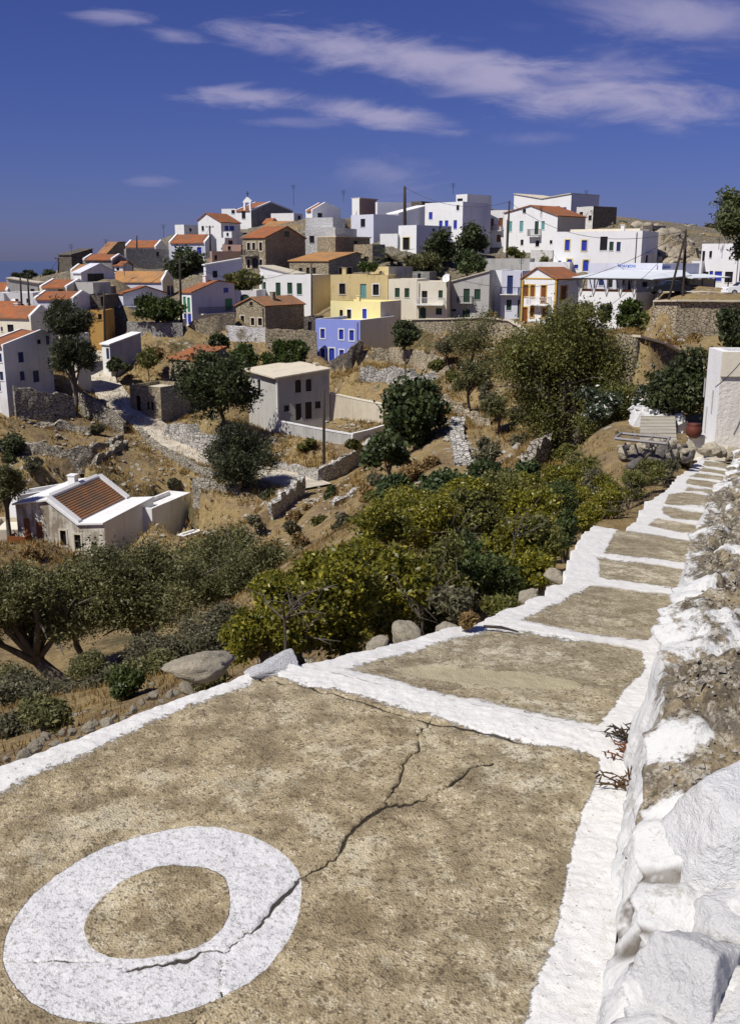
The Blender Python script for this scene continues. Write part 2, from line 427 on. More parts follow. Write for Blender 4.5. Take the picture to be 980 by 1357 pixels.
def house(zn, label, xs, yb, ye, Y, a, wall='white', roof=('flat',), wA=(), wB=(), name='house', depth=None, rmat='tile', wallB=None,
          fnd=8.0, rim=None, root=None, cat='house', over=.18, anchor=True, rimw=.28, par=.35, group='houses of the hillside village'):
    uL, vb = zc(zn, xs[0], yb); uC, ve = zc(zn, xs[1], ye); uR = zc(zn, xs[2], 0)[0]
    C = P(uC, vb, Y)
    az = math.atan2(C.x, C.y); a = math.radians(a)
    r, fw = Vector((math.cos(az), -math.sin(az), 0)), Vector((math.sin(az), math.cos(az), 0))
    e1, e2 = -r * math.cos(a) + fw * math.sin(a), r * math.sin(a) + fw * math.cos(a)
    def solve(d, u):
        k = (u - CX) / F
        return (k * depth_(C) - C.x) / (d.x - k * CS * d.y)
    depth_ = depth_of
    w1 = solve(e1, uL)
    w2 = solve(e2, uR) if xs[2] > xs[1] else min(w1, 7)
    if depth: w2 = depth
    w2 = min(w2, 22)
    def hgt(p, v):
        k = (v - CY) / F
        return (-p.y * SN - p.z * CS - k * (p.y * CS - p.z * SN)) / (CS - k * SN)
    h = hgt(C, ve)
    if __import__('os').environ.get('DBG'): print('DIM %.1f %.1f %.1f %s' % (w1, w2, h, label))
    def onface(x, y, face):
        u, v = zc(zn, x, y)
        rr = ray(u, v)
        n = e2 if face == 'A' else e1
        t = C.dot(n) / rr.dot(n)
        q = rr * t - C
        return q.dot(e1 if face == 'A' else e2), q.z
    own = root is None
    if own:
        root = empty(name, C, label, cat, group)
        FOOT.append((C, e1, e2, w1, w2))
        if anchor:
            ANCH.append(C - K * .15); ANCH.append(C + e1 * w1 - K * .1)
            ANCH.append(C + e2 * min(w2, 8) + K * .3)
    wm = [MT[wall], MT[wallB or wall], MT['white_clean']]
    def mkholes(specs, face, wd, top):
        ok, proud = [], []
        for sp in specs:
            x0, y0, x1, y1, st = sp
            s = sorted([onface(x0, (y0 + y1) / 2, face)[0], onface(x1, (y0 + y1) / 2, face)[0]])
            xm = (x0 + x1) / 2
            zt, zb = onface(xm, y0, face)[1], onface(xm, y1, face)[1]
            s[0] = max(s[0], .12); s[1] = min(s[1], wd - .12)
            if s[1] - s[0] < .25:
                m_ = max(.3, min(wd - .3, (s[0] + s[1]) / 2)); s = [m_ - .16, m_ + .16]
            if 'D' in st: zb = max(zb, -.3)
            if zt - zb < .25: continue
            q = (s[0], s[1], zb, zt, st)
            clash = any(not (q[1] + .1 < o[0] or q[0] - .1 > o[1] or q[3] + .05 < o[2] or q[2] - .05 > o[3]) for o in ok)
            (ok if zt < top - .08 and not clash else proud).append(q)
        return ok, proud
    prof = None; axis = None
    if roof[0] in ('A', 'B'):
        axis = roof[0]
        wd = w1 if axis == 'A' else w2
        pts = sorted(onface(x, y, axis) for x, y in roof[1])
        if len(pts) == 2: prof = [(0, pts[0][1]), (wd, pts[1][1])]
        else:
            prof = [(0, pts[0][1])] + [(min(max(p[0], .1), wd - .1), p[1]) for p in pts[1:-1]] + [(wd, pts[-1][1])]
    elif roof[0] == 'G':        # ridge parallel to the front face A
        axis = 'B'
        hr = hgt(C + e2 * (w2 / 2), zc(zn, 0, roof[2])[1])
        h = hgt(C, zc(zn, 0, roof[1])[1])
        hr = max(hr, h + .5)
        prof = [(0, h), (w2 / 2, hr), (w2, h)]
    elif roof[0] == 'S':        # single slope rising away from the front face A
        axis = 'B'
        h = hgt(C, zc(zn, 0, roof[1])[1]); hr = max(h + .3, hgt(C + e2 * w2, zc(zn, 0, roof[2])[1]))
        prof = [(0, h), (w2, hr)]
    mb = MB()
    def top_at(face, end):       # heights at the two ends of a face
        if axis is None: return h
        return None
    pA = prof if axis == 'A' else ([(0, prof[0][1]), (w1, prof[0][1])] if axis == 'B' else [(0, h), (w1, h)])
    pB = prof if axis == 'B' else ([(0, prof[0][1]), (w2, prof[0][1])] if axis == 'A' else [(0, h), (w2, h)])
    pA2 = prof if axis == 'A' else ([(0, prof[-1][1]), (w1, prof[-1][1])] if axis == 'B' else pA)
    pB2 = prof if axis == 'B' else ([(0, prof[-1][1]), (w2, prof[-1][1])] if axis == 'A' else pB)
    ops = []
    for face, org, e, nin, wd, pr, specs, mi in (('A', C, e1, e2, w1, pA, wA, 0), ('B', C, e2, e1, w2, pB, wB, 1)):
        top = min(p[1] for p in pr)
        ok, proud = mkholes(specs, face, wd, top)
        face_holes(mb, org, e, nin, wd, -fnd, top, [q[:4] for q in ok], mi)
        if max(p[1] for p in pr) > top + .01:
            cap = [(p[0], p[1]) for p in pr]
            pts = [org + e * p[0] + K * p[1] for p in cap]
            if pr[-1][1] > top + .001: pts.append(org + e * wd + K * top)
            if pr[0][1] > top + .001: pts.append(org + K * top)
            mb.poly(pts, mi)
        for q in ok: ops.append((org, e, nin, *q, True, wm[mi]))
        for q in proud: ops.append((org, e, nin, *q, False, wm[mi]))
    for org, e, wd, pr in ((C + e2 * w2, e1, w1, pA2), (C + e1 * w1, e2, w2, pB2)):
        mb.poly([org - K * fnd] + [org + e * p[0] + K * p[1] for p in pr] + [org + e * wd - K * fnd], 1 if org == C else 0)
    rf = MB()
    Q = lambda s, t, z: C + e1 * s + e2 * t + K * z
    if axis is None:
        b = .22
        for (s0, t0, s1, t1) in ((0, 0, w1, b), (0, w2 - b, w1, w2), (0, b, b, w2 - b), (w1 - b, b, w1, w2 - b)):
            mb.poly([Q(s0, t0, h), Q(s1, t0, h), Q(s1, t1, h), Q(s0, t1, h)], 2 if roof[-1] == 'wc' else 0)
        hb = h - par
        for p, q in (((b, b), (w1 - b, b)), ((w1 - b, b), (w1 - b, w2 - b)), ((w1 - b, w2 - b), (b, w2 - b)), ((b, w2 - b), (b, b))):
            mb.poly([Q(*p, hb), Q(*q, hb), Q(*q, h), Q(*p, h)], 0)
        rf.poly([Q(b, b, hb), Q(w1 - b, b, hb), Q(w1 - b, w2 - b, hb), Q(b, w2 - b, hb)])
        rm = MT[rmat if rmat not in ('tile',) else 'concrete']
    else:
        L = w2 if axis == 'A' else w1
        def R_(x, l, z): return Q(x, l, z) if axis == 'A' else Q(l, x, z)
        l0, l1 = (-over, L + over) if not rim else (rimw, L - rimw)
        th = .13
        for i in range(len(prof) - 1):
            (x0, z0), (x1, z1) = prof[i], prof[i + 1]
            dx = x1 - x0
            if abs(dx) < .02: continue
            sl = (z1 - z0) / dx
            o0 = over if i == 0 and z0 <= z1 + .01 else 0
            o1 = over if i == len(prof) - 2 and z1 <= z0 + .01 else 0
            xa, za, xb, zb = x0 - o0, z0 - sl * o0, x1 + o1, z1 + sl * o1
            ln = math.hypot(xb - xa, zb - za)
            up = .01
            uv = [(0, 0), (l1 - l0, 0), (l1 - l0, ln), (0, ln)]
            if za > zb: uv = [(p, ln - q) for p, q in uv]
            rf.poly([R_(xa, l0, za + up + th), R_(xa, l1, za + up + th), R_(xb, l1, zb + up + th), R_(xb, l0, zb + up + th)], 0, uv)
            rf.poly([R_(xa, l0, za + up), R_(xa, l1, za + up), R_(xb, l1, zb + up), R_(xb, l0, zb + up)], 0, uv)
            for l in (l0, l1):
                rf.poly([R_(xa, l, za + up), R_(xb, l, zb + up), R_(xb, l, zb + up + th), R_(xa, l, za + up + th)])
            for x, z in ((xa, za), (xb, zb)):
                rf.poly([R_(x, l0, z + up), R_(x, l1, z + up), R_(x, l1, z + up + th), R_(x, l0, z + up + th)])
            if rim:
                for la, lb in ((-.02, rimw), (L - rimw, L + .02)):
                    z_ = .26
                    mb.hexa([R_(x0, la, z0 + .003), R_(x1, la, z1 + .003), R_(x1, lb - .003, z1 + .003), R_(x0, lb - .003, z0 + .003),
                             R_(x0, la, z0 + z_), R_(x1, la, z1 + z_), R_(x1, lb - .003, z1 + z_), R_(x0, lb - .003, z0 + z_)], 2)
        rm = MT[rmat]
    w = mb.build('wall', wm, root)
    rf.build('roof', rm, root)
    for o in ops: opening(root, *o)
    return dict(root=root, C=C, e1=e1, e2=e2, w1=w1, w2=w2, h=h, on=onface, prof=prof, zn=zn, Q=Q)
def depth_of(p): return p.y * CS - p.z * SN

def balcony(hs, face, x0, y0, x1, y1, out=.8, mat='iron', slab='white', solid=False):
    """slab at y1, railing up to y0 (survey marks on the wall plane)"""
    s0, s1 = sorted([hs['on'](x0, y1, face)[0], hs['on'](x1, y1, face)[0]])
    z0, z1 = hs['on']((x0 + x1) / 2, y1, face)[1], hs['on']((x0 + x1) / 2, y0, face)[1]
    e, n = (hs['e1'], -hs['e2']) if face == 'A' else (hs['e2'], -hs['e1'])
    o = hs['C'] + e * s0 + K * z0
    W = s1 - s0
    mb = MB()
    mb.box(o - K * .12 + n * .005, e * W, n * out, K * .12)
    b = mb.build('balcony', MT[slab], hs['root'])
    rb = MB()
    hh = max(.7, min(1.0, z1 - z0))
    if solid:
        rb.box(o + n * (out - .08) + K * .004, e * W, n * .07, K * hh)
        rb.box(o + n * .01 + K * .004, e * .07, n * (out - .1), K * hh)
        rb.box(o + e * (W - .07) + n * .01 + K * .004, e * .07, n * (out - .1), K * hh)
    else:
        rb.box(o + n * (out - .05) + K * hh, e * W, n * .05, K * .05)
        k = max(4, int(W / .16))
        for i in range(k + 1):
            rb.box(o + e * (W - .03) * (i / k) + n * (out - .04) + K * .01, e * .03, n * .03, K * (hh - .02))
        for sx in (0, W - .04):
            rb.box(o + e * sx + n * .01 + K * hh, e * .04, n * (out - .07), K * .05)
            for j in range(4): rb.box(o + e * sx + n * (.05 + out * .2 * j) + K * .01, e * .03, n * .03, K * (hh - .02))
    rb.build('railing', MT[mat], b)
    return b
def chimney(hs, s, t, z0, z1, w=.5, mat='white'):
    mb = MB()
    p = hs['Q'](s, t, z0)
    mb.box(p, hs['e1'] * w, hs['e2'] * w, K * (z1 - z0))
    mb.box(p - hs['e1'] * .06 - hs['e2'] * .06 + K * (z1 - z0 + .003), hs['e1'] * (w + .12), hs['e2'] * (w + .12), K * .08)
    return mb.build('chimney', MT[mat], hs['root'])
# ================================================================ the village, house by house
H = {}
# ---- lower left
H['left'] = house(1, 'big white house with navy shutters and orange lean-to roof, lower left', (-75, 40, 285), 1125, 862, 90, 42, 'white', ('B', [(40, 862), (215, 785), (285, 790)]),
      [(-12, 895, 10, 940, 'nv'), (0, 990, 18, 1035, 'nv'), (-14, 1040, 5, 1090, 'nv')],
      [(96, 888, 126, 942, 'nv'), (105, 988, 131, 1036, 'nv'), (173, 984, 206, 1046, 'nvD'), (194, 823, 211, 846, 'dk'), (240, 803, 256, 850, 'nv'), (250, 915, 262, 965, 'nv')], name='white_house', rim=True, rimw=.2)
H['long'] = house(1, 'long cream house with two stepped orange roofs behind the navy shuttered house', (-70, 172, 288), 860, 712, 102, 40, 'palecream', ('G', 712, 655), [(40, 745, 72, 785, 'dk'), (5, 757, 16, 780, 'nv')], [], name='cream_house', rim=True)
house(1, 'low white house with bright orange roof and grey front behind the dark pine', (180, 385, 398), 680, 618, 112, 22, 'lav', ('G', 618, 578), [], [], name='white_house', depth=6, rim=True)
house(1, 'small tan house with red roof set between white parapet ends, left hillside', (212, 352, 394), 622, 556, 121, 30, 'cream', ('G', 556, 517), [(300, 562, 330, 575, 'dk')], [], name='tan_house', depth=6, rim=True)
house(1, 'plain pale house with slanting roof edge under the flat dark tree, far left', (45, 205, 205), 625, 575, 130, 12, 'greyplaster', ('A', [(45, 506), (205, 532)]), [(160, 560, 180, 580, 'dk')], name='pale_house', rmat='concrete')
house(1, 'low flat white house with one dark window and a satellite dish, far left', (22, 176, 176), 650, 580, 118, 14, 'white', ('flat', 'wc'), [(76, 612, 98, 642, 'nv'), (138, 610, 157, 634, 'nv')], name='white_house', rmat='white', depth=6)
house(1, 'far left house with a small orange roof cut by the frame edge', (-60, 44, 50), 622, 574, 129, 15, 'white', ('G', 574, 530), [(10, 585, 25, 605, 'dk')], [], name='white_house', depth=5, rim=True)
house(1, 'flat white outbuilding at the frame edge below the far left orange roof', (-60, 26, 30), 660, 582, 117, 15, 'white_clean', ('flat', 'wc'), [], name='white_outbuilding', rmat='white', depth=5)
house(1, 'plain grey cement block wall house with flat roof between white gables', (393, 487, 578), 595, 526, 122, 35, 'greyplaster', ('flat',), name='grey_house')
house(1, 'white gabled house with pale cement roof and open shaded porch', (384, 425, 600), 528, 478, 131, 50, 'white', ('B', [(425, 478), (515, 432), (600, 470)]), [], [(455, 480, 540, 520, 'dk')], name='white_house', rmat='lav')  # white roof tinted as if shaded; dark pane stands for the porch's shade
house(1, 'little white house with ochre tiled roof left of the pale cement gable', (370, 480, 488), 520, 469, 139, 25, 'white', ('G', 469, 438), [], [], name='white_house', depth=5, rmat='tileochre', rim=True)
house(1, 'house with a wide red roof between white parapets below the dark ruin', (433, 586, 600), 450, 411, 147, 22, 'stonegrey', ('G', 411, 385), [], [], name='stone_house', depth=6, rim=True)
house(1, 'tall dark stone ruin with a red edged sloping wall on the left skyline', (316, 380, 492), 516, 384, 156, 45, 'stonedark', ('B', [(380, 384), (492, 354)]), [], [], name='stone_ruin', rmat='stonedark')
house(1, 'brown stone house with weathered hipped roof on the left skyline', (515, 560, 658), 440, 376, 166, 50, 'stone', ('B', [(560, 376), (610, 320), (658, 318)]), [], [(575, 385, 600, 430, 'dk')], name='stone_house', rmat='tileold')
house(1, 'white house with long orange roof between raised white parapets on the left skyline', (648, 812, 830), 402, 346, 173, 20, 'white', ('G', 346, 312), [], [], name='white_house', depth=6, rim=True)
house(1, 'windowless grey masonry block with one tiny window below the skyline', (652, 662, 886), 478, 352, 158, 72, 'stonegrey', ('flat',), [], [(812, 367, 827, 391, 'dk')], name='stone_house', wallB='stonegrey', rmat='white')
house(1, 'white house with broad ochre tile roof and cream right gable', (575, 848, 906), 605, 524, 138, 28, 'lav', ('G', 524, 473), [(590, 535, 604, 560, 'dk')], [(869, 543, 886, 592, 'nv'), (889, 543, 901, 590, 'nv')], name='white_house', wallB='cream', rmat='tileochre', rim=True)
house(1, 'white two-storey house with three navy shutters beside the round green tree', (552, 591, 772), 790, 656, 124, 55, 'white', ('flat', 'wc'), [(560, 680, 572, 712, 'nv'), (565, 725, 578, 755, 'nv')], [(640, 700, 668, 756, 'nv'), (702, 698, 729, 753, 'nv'), (764, 700, 791, 750, 'dk')], name='white_house', rmat='white')
house(1, 'upper white storey with short bright orange roof behind the round green tree', (622, 646, 868), 700, 582, 127.5, 58, 'lav', ('B', [(646, 586), (757, 549), (868, 582)]), [], [(697, 608, 721, 652, 'dk')], name='white_house', rim=False)
house(1, 'white shed with steep white sloping roof and blue door beside the lane', (534, 574, 738), 930, 850, 106, 50, 'white', ('B', [(574, 850), (738, 790)]), [(553, 868, 568, 925, 'nvD')], [], name='white_shed', cat='shed', rmat='white_clean', wallB='greyplaster')  # shade of the white right side painted as grey
house(1, 'small ochre yellow house behind the dark pines', (462, 542, 545), 790, 672, 113, 15, 'ochre', ('flat',), [(510, 690, 530, 720, 'dk')], name='ochre_house', depth=5)
house(1, 'flat brown stone house above the small ochre house', (426, 548, 555), 670, 592, 117, 15, 'stonedark', ('flat',), [(440, 605, 455, 630, 'dk'), (615 - 20, 600, 640 - 20, 650, 'dk')], name='stone_house', depth=6)
house(1, 'pale rendered house half hidden by the lane side pines', (275, 330, 480), 1040, 800, 104, 45, 'palecream', ('flat',), [], [(420, 830, 440, 870, 'dk')], name='cream_house', rmat='concrete')
# ---- upper left
H['lavfront'] = house(2, 'white house with orange roof and three pale blue windows above the dark round tree', (98, 286, 300), 445, 323, 158, 18, 'lav', ('G', 323, 281), [(137, 343, 161, 376, 'tl'), (179, 343, 204, 369, 'tl'), (240, 343, 263, 379, 'blw')], [], name='white_house', depth=7, rim=True)
house(2, 'cube shaped white house with taller white tower block on the skyline', (127, 174, 246), 290, 226, 181, 40, 'white', ('flat', 'wc'), [], [(200, 245, 212, 262, 'dk')], name='white_house', rmat='white')
house(2, 'white gabled house with orange roof and blue framed windows left of the bell gable', (248, 366, 466), 292, 214, 176, 40, 'white', ('A', [(250, 205), (288, 168), (366, 214)]), [(263, 233, 276, 259, 'dk')], [(383, 232, 404, 257, 'bl'), (408, 233, 433, 257, 'bl')], name='white_house')
house(2, 'little white cube house with one dark window left of the skyline church', (368, 440, 452), 192, 143, 196, 25, 'white', ('flat', 'wc'), [(418, 150, 437, 169, 'dk')], name='white_house', rmat='white', depth=6)
CH = house(2, 'white church with orange roofs and small bell gable topped by a cross', (440, 522, 738), 245, 155, 189, 38, 'white', ('B', [(522, 155), (622, 112), (738, 158)]), [(472, 154, 491, 196, 'dk')], [], name='church', cat='church', wallB='stonegrey', group='', rim=True)  # grey stone colour on the side wall stands for its shade
house(2, 'low flat white house with pale side wall right of the church', (624, 742, 788), 218, 166, 183, 25, 'white', ('flat', 'wc'), [], [(762, 180, 778, 200, 'dk')], name='white_house', rmat='white')
house(2, 'white house under a long low dusty orange roof behind the big stone gable', (588, 800, 803), 275, 239, 172, 12, 'white', ('G', 239, 211), [], [], name='white_house', depth=8, rmat='tileochre')
BS = house(2, 'big two-storey brown stone house with blank gable and dark balcony', (480, 597, 803), 458, 294, 142, 42, 'stone', ('B', [(597, 294), (705, 238), (803, 300)]),
      [(500, 320, 516, 358, 'dkg'), (527, 320, 542, 358, 'dkg'), (563, 318, 578, 362, 'dkg'), (500, 407, 516, 452, 'dkg'), (564, 407, 579, 440, 'dkg'), (526, 398, 556, 455, 'dk^D')],
      [(694, 262, 718, 289, 'dk')], name='stone_house', wallB='stone')
balcony(BS, 'A', 487, 358, 557, 386, .9, 'iron', 'stonegrey')
house(2, 'white block house with one dark window left of the big stone house', (343, 386, 476), 372, 294, 151, 40, 'white', ('flat', 'wc'), [], [(402, 308, 425, 331, 'dk')], name='white_house', rmat='white')
house(2, 'faded salmon pink walled yard house below the white block house', (308, 318, 477), 425, 364, 146, 70, 'salmon', ('flat',), [], [(330, 385, 345, 410, 'dk')], name='salmon_house', rmat='tileold')
house(2, 'plain pale lavender gable wall house with one square window', (277, 288, 478), 540, 437, 133, 66, 'white', ('B', [(288, 437), (478, 404)]), [], [(321, 466, 346, 501, 'dk')], name='lavender_house', wallB='lav', rmat='white')  # shade on the white gable is put into its colour
GB = house(2, 'white house with green shutters at its narrow end and green side door', (163, 218, 441), 772, 580, 121, 47, 'white_clean', ('B', [(218, 580), (345, 520), (441, 530)]),
      [(169, 600, 183, 682, 'grb'), (190, 605, 204, 682, 'grb'), (172, 690, 187, 742, 'bl'), (192, 690, 210, 745, 'bl')],
      [(377, 554, 401, 580, 'bl'), (385, 610, 423, 672, 'grbD')], name='white_house', wallB='lav')
balcony(GB, 'B', 250, 665, 425, 684, .7, 'iron', 'white')
house(2, 'low white annex with an arched green door beside the green door house', (436, 550, 556), 655, 568, 127, 12, 'white', ('flat', 'wc'), [(464, 588, 512, 626, 'gr^')], name='white_annex', cat='annex', rmat='tile', depth=6)
SG = house(2, 'stone house with weathered brown tiles and three small gable windows, middle of the slope', (445, 596, 797), 795, 650, 118, 43, 'stone', ('A', [(445, 648), (522, 606), (596, 650)]),
      [(467, 700, 486, 746, 'dkg'), (520, 711, 538, 749, 'dkg'), (557, 712, 578, 750, 'dkg'), (513, 626, 529, 646, 'dk')], [], name='stone_house', rmat='tileold', wallB='stone')
WB = house(2, 'white block house with four dark green openings and a cream side wall', (567, 840, 936), 708, 486, 130, 27, 'white_clean', ('flat', 'wc'),
      [(583, 524, 597, 577, 'gr'), (648, 527, 673, 600, 'gr'), (708, 527, 734, 586, 'gr'), (757, 530, 784, 589, 'gr')], [], name='white_house', wallB='cream', rmat='concrete')
house(2, 'raised white parapet room behind the bright white block house', (568, 738, 742), 600, 446, 132.5, 20, 'white_clean', ('A', [(568, 442), (742, 484)]), [], name='white_house', rmat='concrete', depth=5)
house(2, 'tall whitewashed rubble tower house with a single dark window', (803, 957, 968), 405, 240, 150, 22, 'stonewhite', ('flat', 'wc'), [(823, 284, 848, 321, 'dk')], name='white_house', rmat='white', depth=9)
house(2, 'set back whitewashed terrace storey on the tall rubble tower house', (804, 945, 960), 300, 188, 153, 22, 'stonewhite', ('flat', 'wc'), [], name='white_house', rmat='white', depth=5)
house(2, 'white roof house with orange tiles crowning the tall rubble tower', (804, 838, 984), 205, 157, 158, 50, 'white', ('B', [(838, 157), (905, 118), (984, 152)]), [], [(865, 165, 890, 195, 'dk')], name='white_house', rim=True)
# ---- valley stone houses
house(2, 'small stone house with plain red lean-to roof on the slope above the lane', (97, 237, 396), 1045, 931, 104, 42, 'stone', ('B', [(237, 931), (396, 863)]), [(106, 973, 124, 1037, 'dkD'), (162, 984, 179, 1018, 'dk')], [(344, 894, 360, 917, 'dk')], name='stone_house', wallB='stonegrey')
house(7, 'flat roofed stone ruin with an arched doorway standing beside the lane', (-182, -50, 75), 392, 240, 97, 42, 'stone', ('flat',), [(-160, 275, -142, 352, 'dk^D'), (-115, 300, -104, 335, 'dk'), (-98, 303, -86, 338, 'dk')], [], name='stone_ruin', wallB='stonegrey', rmat='concrete')  # right side coloured greyer to show it in shade
GH = house(7, 'grey rendered house with overhanging flat slab roof and arched upper windows', (328, 455, 676), 440, 198, 95, 68, 'greyplaster', ('B', [(455, 198), (676, 160)]), [(365, 205, 378, 265, 'dkw')],
      [(526, 206, 551, 262, 'dk^'), (572, 203, 596, 256, 'dk^'), (528, 310, 553, 382, 'wdD'), (570, 303, 598, 376, 'wdD'), (478, 318, 500, 345, 'dk'), (612, 300, 636, 330, 'dk')], name='grey_house', rmat='concrete', over=.5)
# ---- centre
house(3, 'small sunlit stone house with lean-to wall under the white tower house', (119, 213, 392), 398, 292, 146, 45, 'stone', ('B', [(213, 290), (392, 296)]), [(160, 368, 178, 388, 'dk')], [(308, 310, 326, 328, 'dk')], name='stone_house', wallB='stone', rmat='concrete')
house(3, 'stone house with plain orange lean-to roof and two shaded side windows', (-25, 178, 346), 495, 416, 138, 40, 'stone', ('B', [(178, 416), (318, 373), (346, 382)]), [(24, 451, 41, 484, 'dk'), (62, 449, 78, 482, 'dk'), (94, 449, 110, 482, 'dk')], [(231, 449, 256, 487, 'dkg'), (274, 449, 297, 487, 'dkg')], name='stone_house', wallB='stonegrey', rmat='tileochre')
house(3, 'low tan stone cottage with tiny dark windows left of the palm', (309, 405, 470), 425, 328, 143, 42, 'stone', ('flat',), [(361, 391, 383, 416, 'dk')], [(426, 392, 443, 411, 'dk')], name='stone_house', wallB='stonegrey')
house(3, 'pale lavender flat house with one dark window below the skyline', (294, 410, 546), 315, 172, 158, 45, 'lav', ('flat', 'wc'), [(343, 196, 367, 238, 'dk')], [], name='lavender_house', rmat='white')  # both white walls carry the tint of their shade
house(3, 'white skyline house with slanted top and brown stone side', (299, 337, 428), 178, 128, 171, 45, 'white', ('B', [(337, 90), (428, 98)]), [], [], name='white_house', wallB='salmon', rmat='concrete')
house(3, 'grey plastered flat skyline house left of the tall utility pole', (420, 430, 604), 205, 108, 169, 68, 'white', ('flat', 'wc'), [], [], name='grey_house', wallB='lav', rmat='white')
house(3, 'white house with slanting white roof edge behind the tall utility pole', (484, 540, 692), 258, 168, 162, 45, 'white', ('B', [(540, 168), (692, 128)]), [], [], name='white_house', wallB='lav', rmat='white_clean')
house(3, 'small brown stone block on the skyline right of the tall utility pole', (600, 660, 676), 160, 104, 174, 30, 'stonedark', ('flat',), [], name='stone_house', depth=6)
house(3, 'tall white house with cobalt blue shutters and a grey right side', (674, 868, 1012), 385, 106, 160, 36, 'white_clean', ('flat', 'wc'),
      [(697, 161, 716, 198, 'bl'), (750, 205, 768, 237, 'bl'), (780, 204, 798, 237, 'bl'), (825, 203, 843, 248, 'bl'), (840, 124, 855, 151, 'dk'), (817, 317, 835, 363, 'tl')], [], name='white_house', wallB='lav', rmat='tile')  # right side's shade is put into its wall colour
house(4, 'plain white box house rising above the blue shuttered white house', (92, 150, 276), 150, 67, 173, 42, 'white', ('flat', 'wc'), [(100, 90, 128, 104, 'dk')], [], name='white_house', wallB='white', rmat='white')
house(3, 'white cubic house with a yellow framed door in front of the dark trees', (539, 632, 812), 372, 228, 150, 42, 'white_clean', ('flat', 'wc'), [(563, 293, 597, 357, 'dkyD')], [(715, 246, 729, 271, 'dk')], name='white_house', wallB='lav', rmat='white')
house(3, 'low white terrace block beside the yellow framed door', (444, 534, 541), 335, 273, 152, 22, 'white_clean', ('flat', 'wc'), [], name='white_annex', cat='annex', rmat='white', depth=5)
OY = house(3, 'long peeling ochre yellow house with a faded blue door', (189, 484, 489), 645, 488, 128, 10, 'oldyellow', ('flat',), [(233, 532, 264, 587, 'dkg'), (341, 534, 373, 608, 'tlD'), (407, 536, 438, 592, 'dkw')], name='yellow_house', depth=7)
house(3, 'tan square block rising behind the peeling ochre house', (395, 488, 614), 510, 444, 134, 42, 'oldyellow', ('flat',), [], [], name='tan_house', wallB='greyplaster')
house(3, 'cream house with two brown windows between the ochre house and the balcony house', (487, 634, 652), 725, 509, 126.5, 12, 'palecream', ('flat',), [(521, 555, 546, 603, 'gr'), (571, 556, 596, 604, 'gr')], name='cream_house', depth=6, rmat='tile')
BH = house(3, 'pale house with white balcony and arched green door beside the roof dish', (636, 787, 790), 725, 521, 125.5, 10, 'palecream', ('flat',), [(747, 567, 769, 611, 'gr'), (660, 570, 689, 635, 'dk'), (733, 660, 765, 694, 'gr'), (650, 654, 682, 722, 'gr^D')], name='cream_house', depth=6, rmat='concrete')
balcony(BH, 'A', 632, 606, 776, 640, .9, 'white', 'white')
GS = house(4, 'grey house with slanted top, two green shuttered windows and small balcony', (40, 261, 264), 720, 470, 127.5, 10, 'greyplaster', ('A', [(40, 530), (261, 468)]), [(132, 559, 164, 629, 'gr'), (188, 561, 220, 616, 'gr'), (127, 662, 166, 718, 'gr^'), (60, 665, 95, 676, 'dk')], name='grey_house', rmat='concrete', depth=8)
balcony(GS, 'A', 104, 600, 182, 630, .7, 'iron', 'greyplaster')
house(4, 'narrow blank white house between the grey and lavender houses', (262, 325, 328), 712, 462, 131, 12, 'white_clean', ('flat', 'wc'), [(263, 620, 278, 668, 'dk')], name='white_house', rmat='white', depth=7)
LV = house(4, 'pale lavender house with tall blue balcony door beside the ochre trimmed house', (322, 428, 432), 722, 466, 128.5, 10, 'lav', ('flat', 'wc'), [(358, 490, 388, 586, 'nv'), (354, 616, 381, 671, 'gr'), (412, 616, 427, 710, 'gr')], name='lavender_house', rmat='white', depth=7)
balcony(LV, 'A', 328, 553, 420, 586, .8, 'navy', 'white')
YB = house(3, 'pale yellow flat house standing directly behind the lilac blue house', (188, 446, 553), 735, 627, 119, 27, 'yellow', ('flat',), [(234, 669, 251, 706, 'dk'), (273, 667, 295, 720, 'dkw'), (353, 664, 375, 714, 'blw')], [], name='yellow_house', wallB='palecream', rmat='yellow')  # greyer cream on the right side paints in its shade
BL = house(3, 'lilac blue two-storey house with cobalt shutters and white window trim', (112, 342, 520), 972, 722, 112, 26, 'blue', ('flat', 'wc'),
      [(136, 768, 158, 816, 'blw'), (232, 771, 255, 822, 'blw'), (286, 774, 309, 828, 'blw'), (136, 870, 158, 917, 'blw'), (234, 877, 257, 932, 'blw'), (283, 880, 315, 932, 'blw'), (180, 868, 209, 966, 'blw^D')], [], name='blue_house', wallB='palecream', rmat='yellow')
# ---- right of centre
GA = house(4, 'white gabled house with ochre trim, orange roof and small front balcony', (428, 606, 737), 738, 510, 115, 40, 'white_clean', ('A', [(428, 508), (517, 452), (606, 510)]),
      [(445, 540, 468, 599, 'bry'), (480, 541, 501, 604, 'bry'), (478, 656, 497, 707, 'bry'), (538, 661, 562, 709, 'bry'), (535, 544, 560, 638, 'bryD'), (440, 656, 463, 731, 'bryD')],
      [(637, 546, 669, 613, 'bry')], name='white_house', wallB='white_clean')
balcony(GA, 'A', 479, 602, 587, 640, .8, 'white', 'white')
mb = MB()
for s in (-.02, GA['w1'] - .24):
    mb.box(GA['Q'](s, -.04, 0), GA['e1'] * .26, GA['e2'] * .03, K * GA['h'])
mb.box(GA['Q'](-.04, -.01, 0), GA['e1'] * .03, GA['e2'] * .26, K * GA['h'])
mb.box(GA['Q'](.25, -.05, GA['h'] - .02), GA['e1'] * (GA['w1'] - .5), GA['e2'] * .045, K * .14)
mb.build('corner_trim', MT['trimochre'], GA['root'])
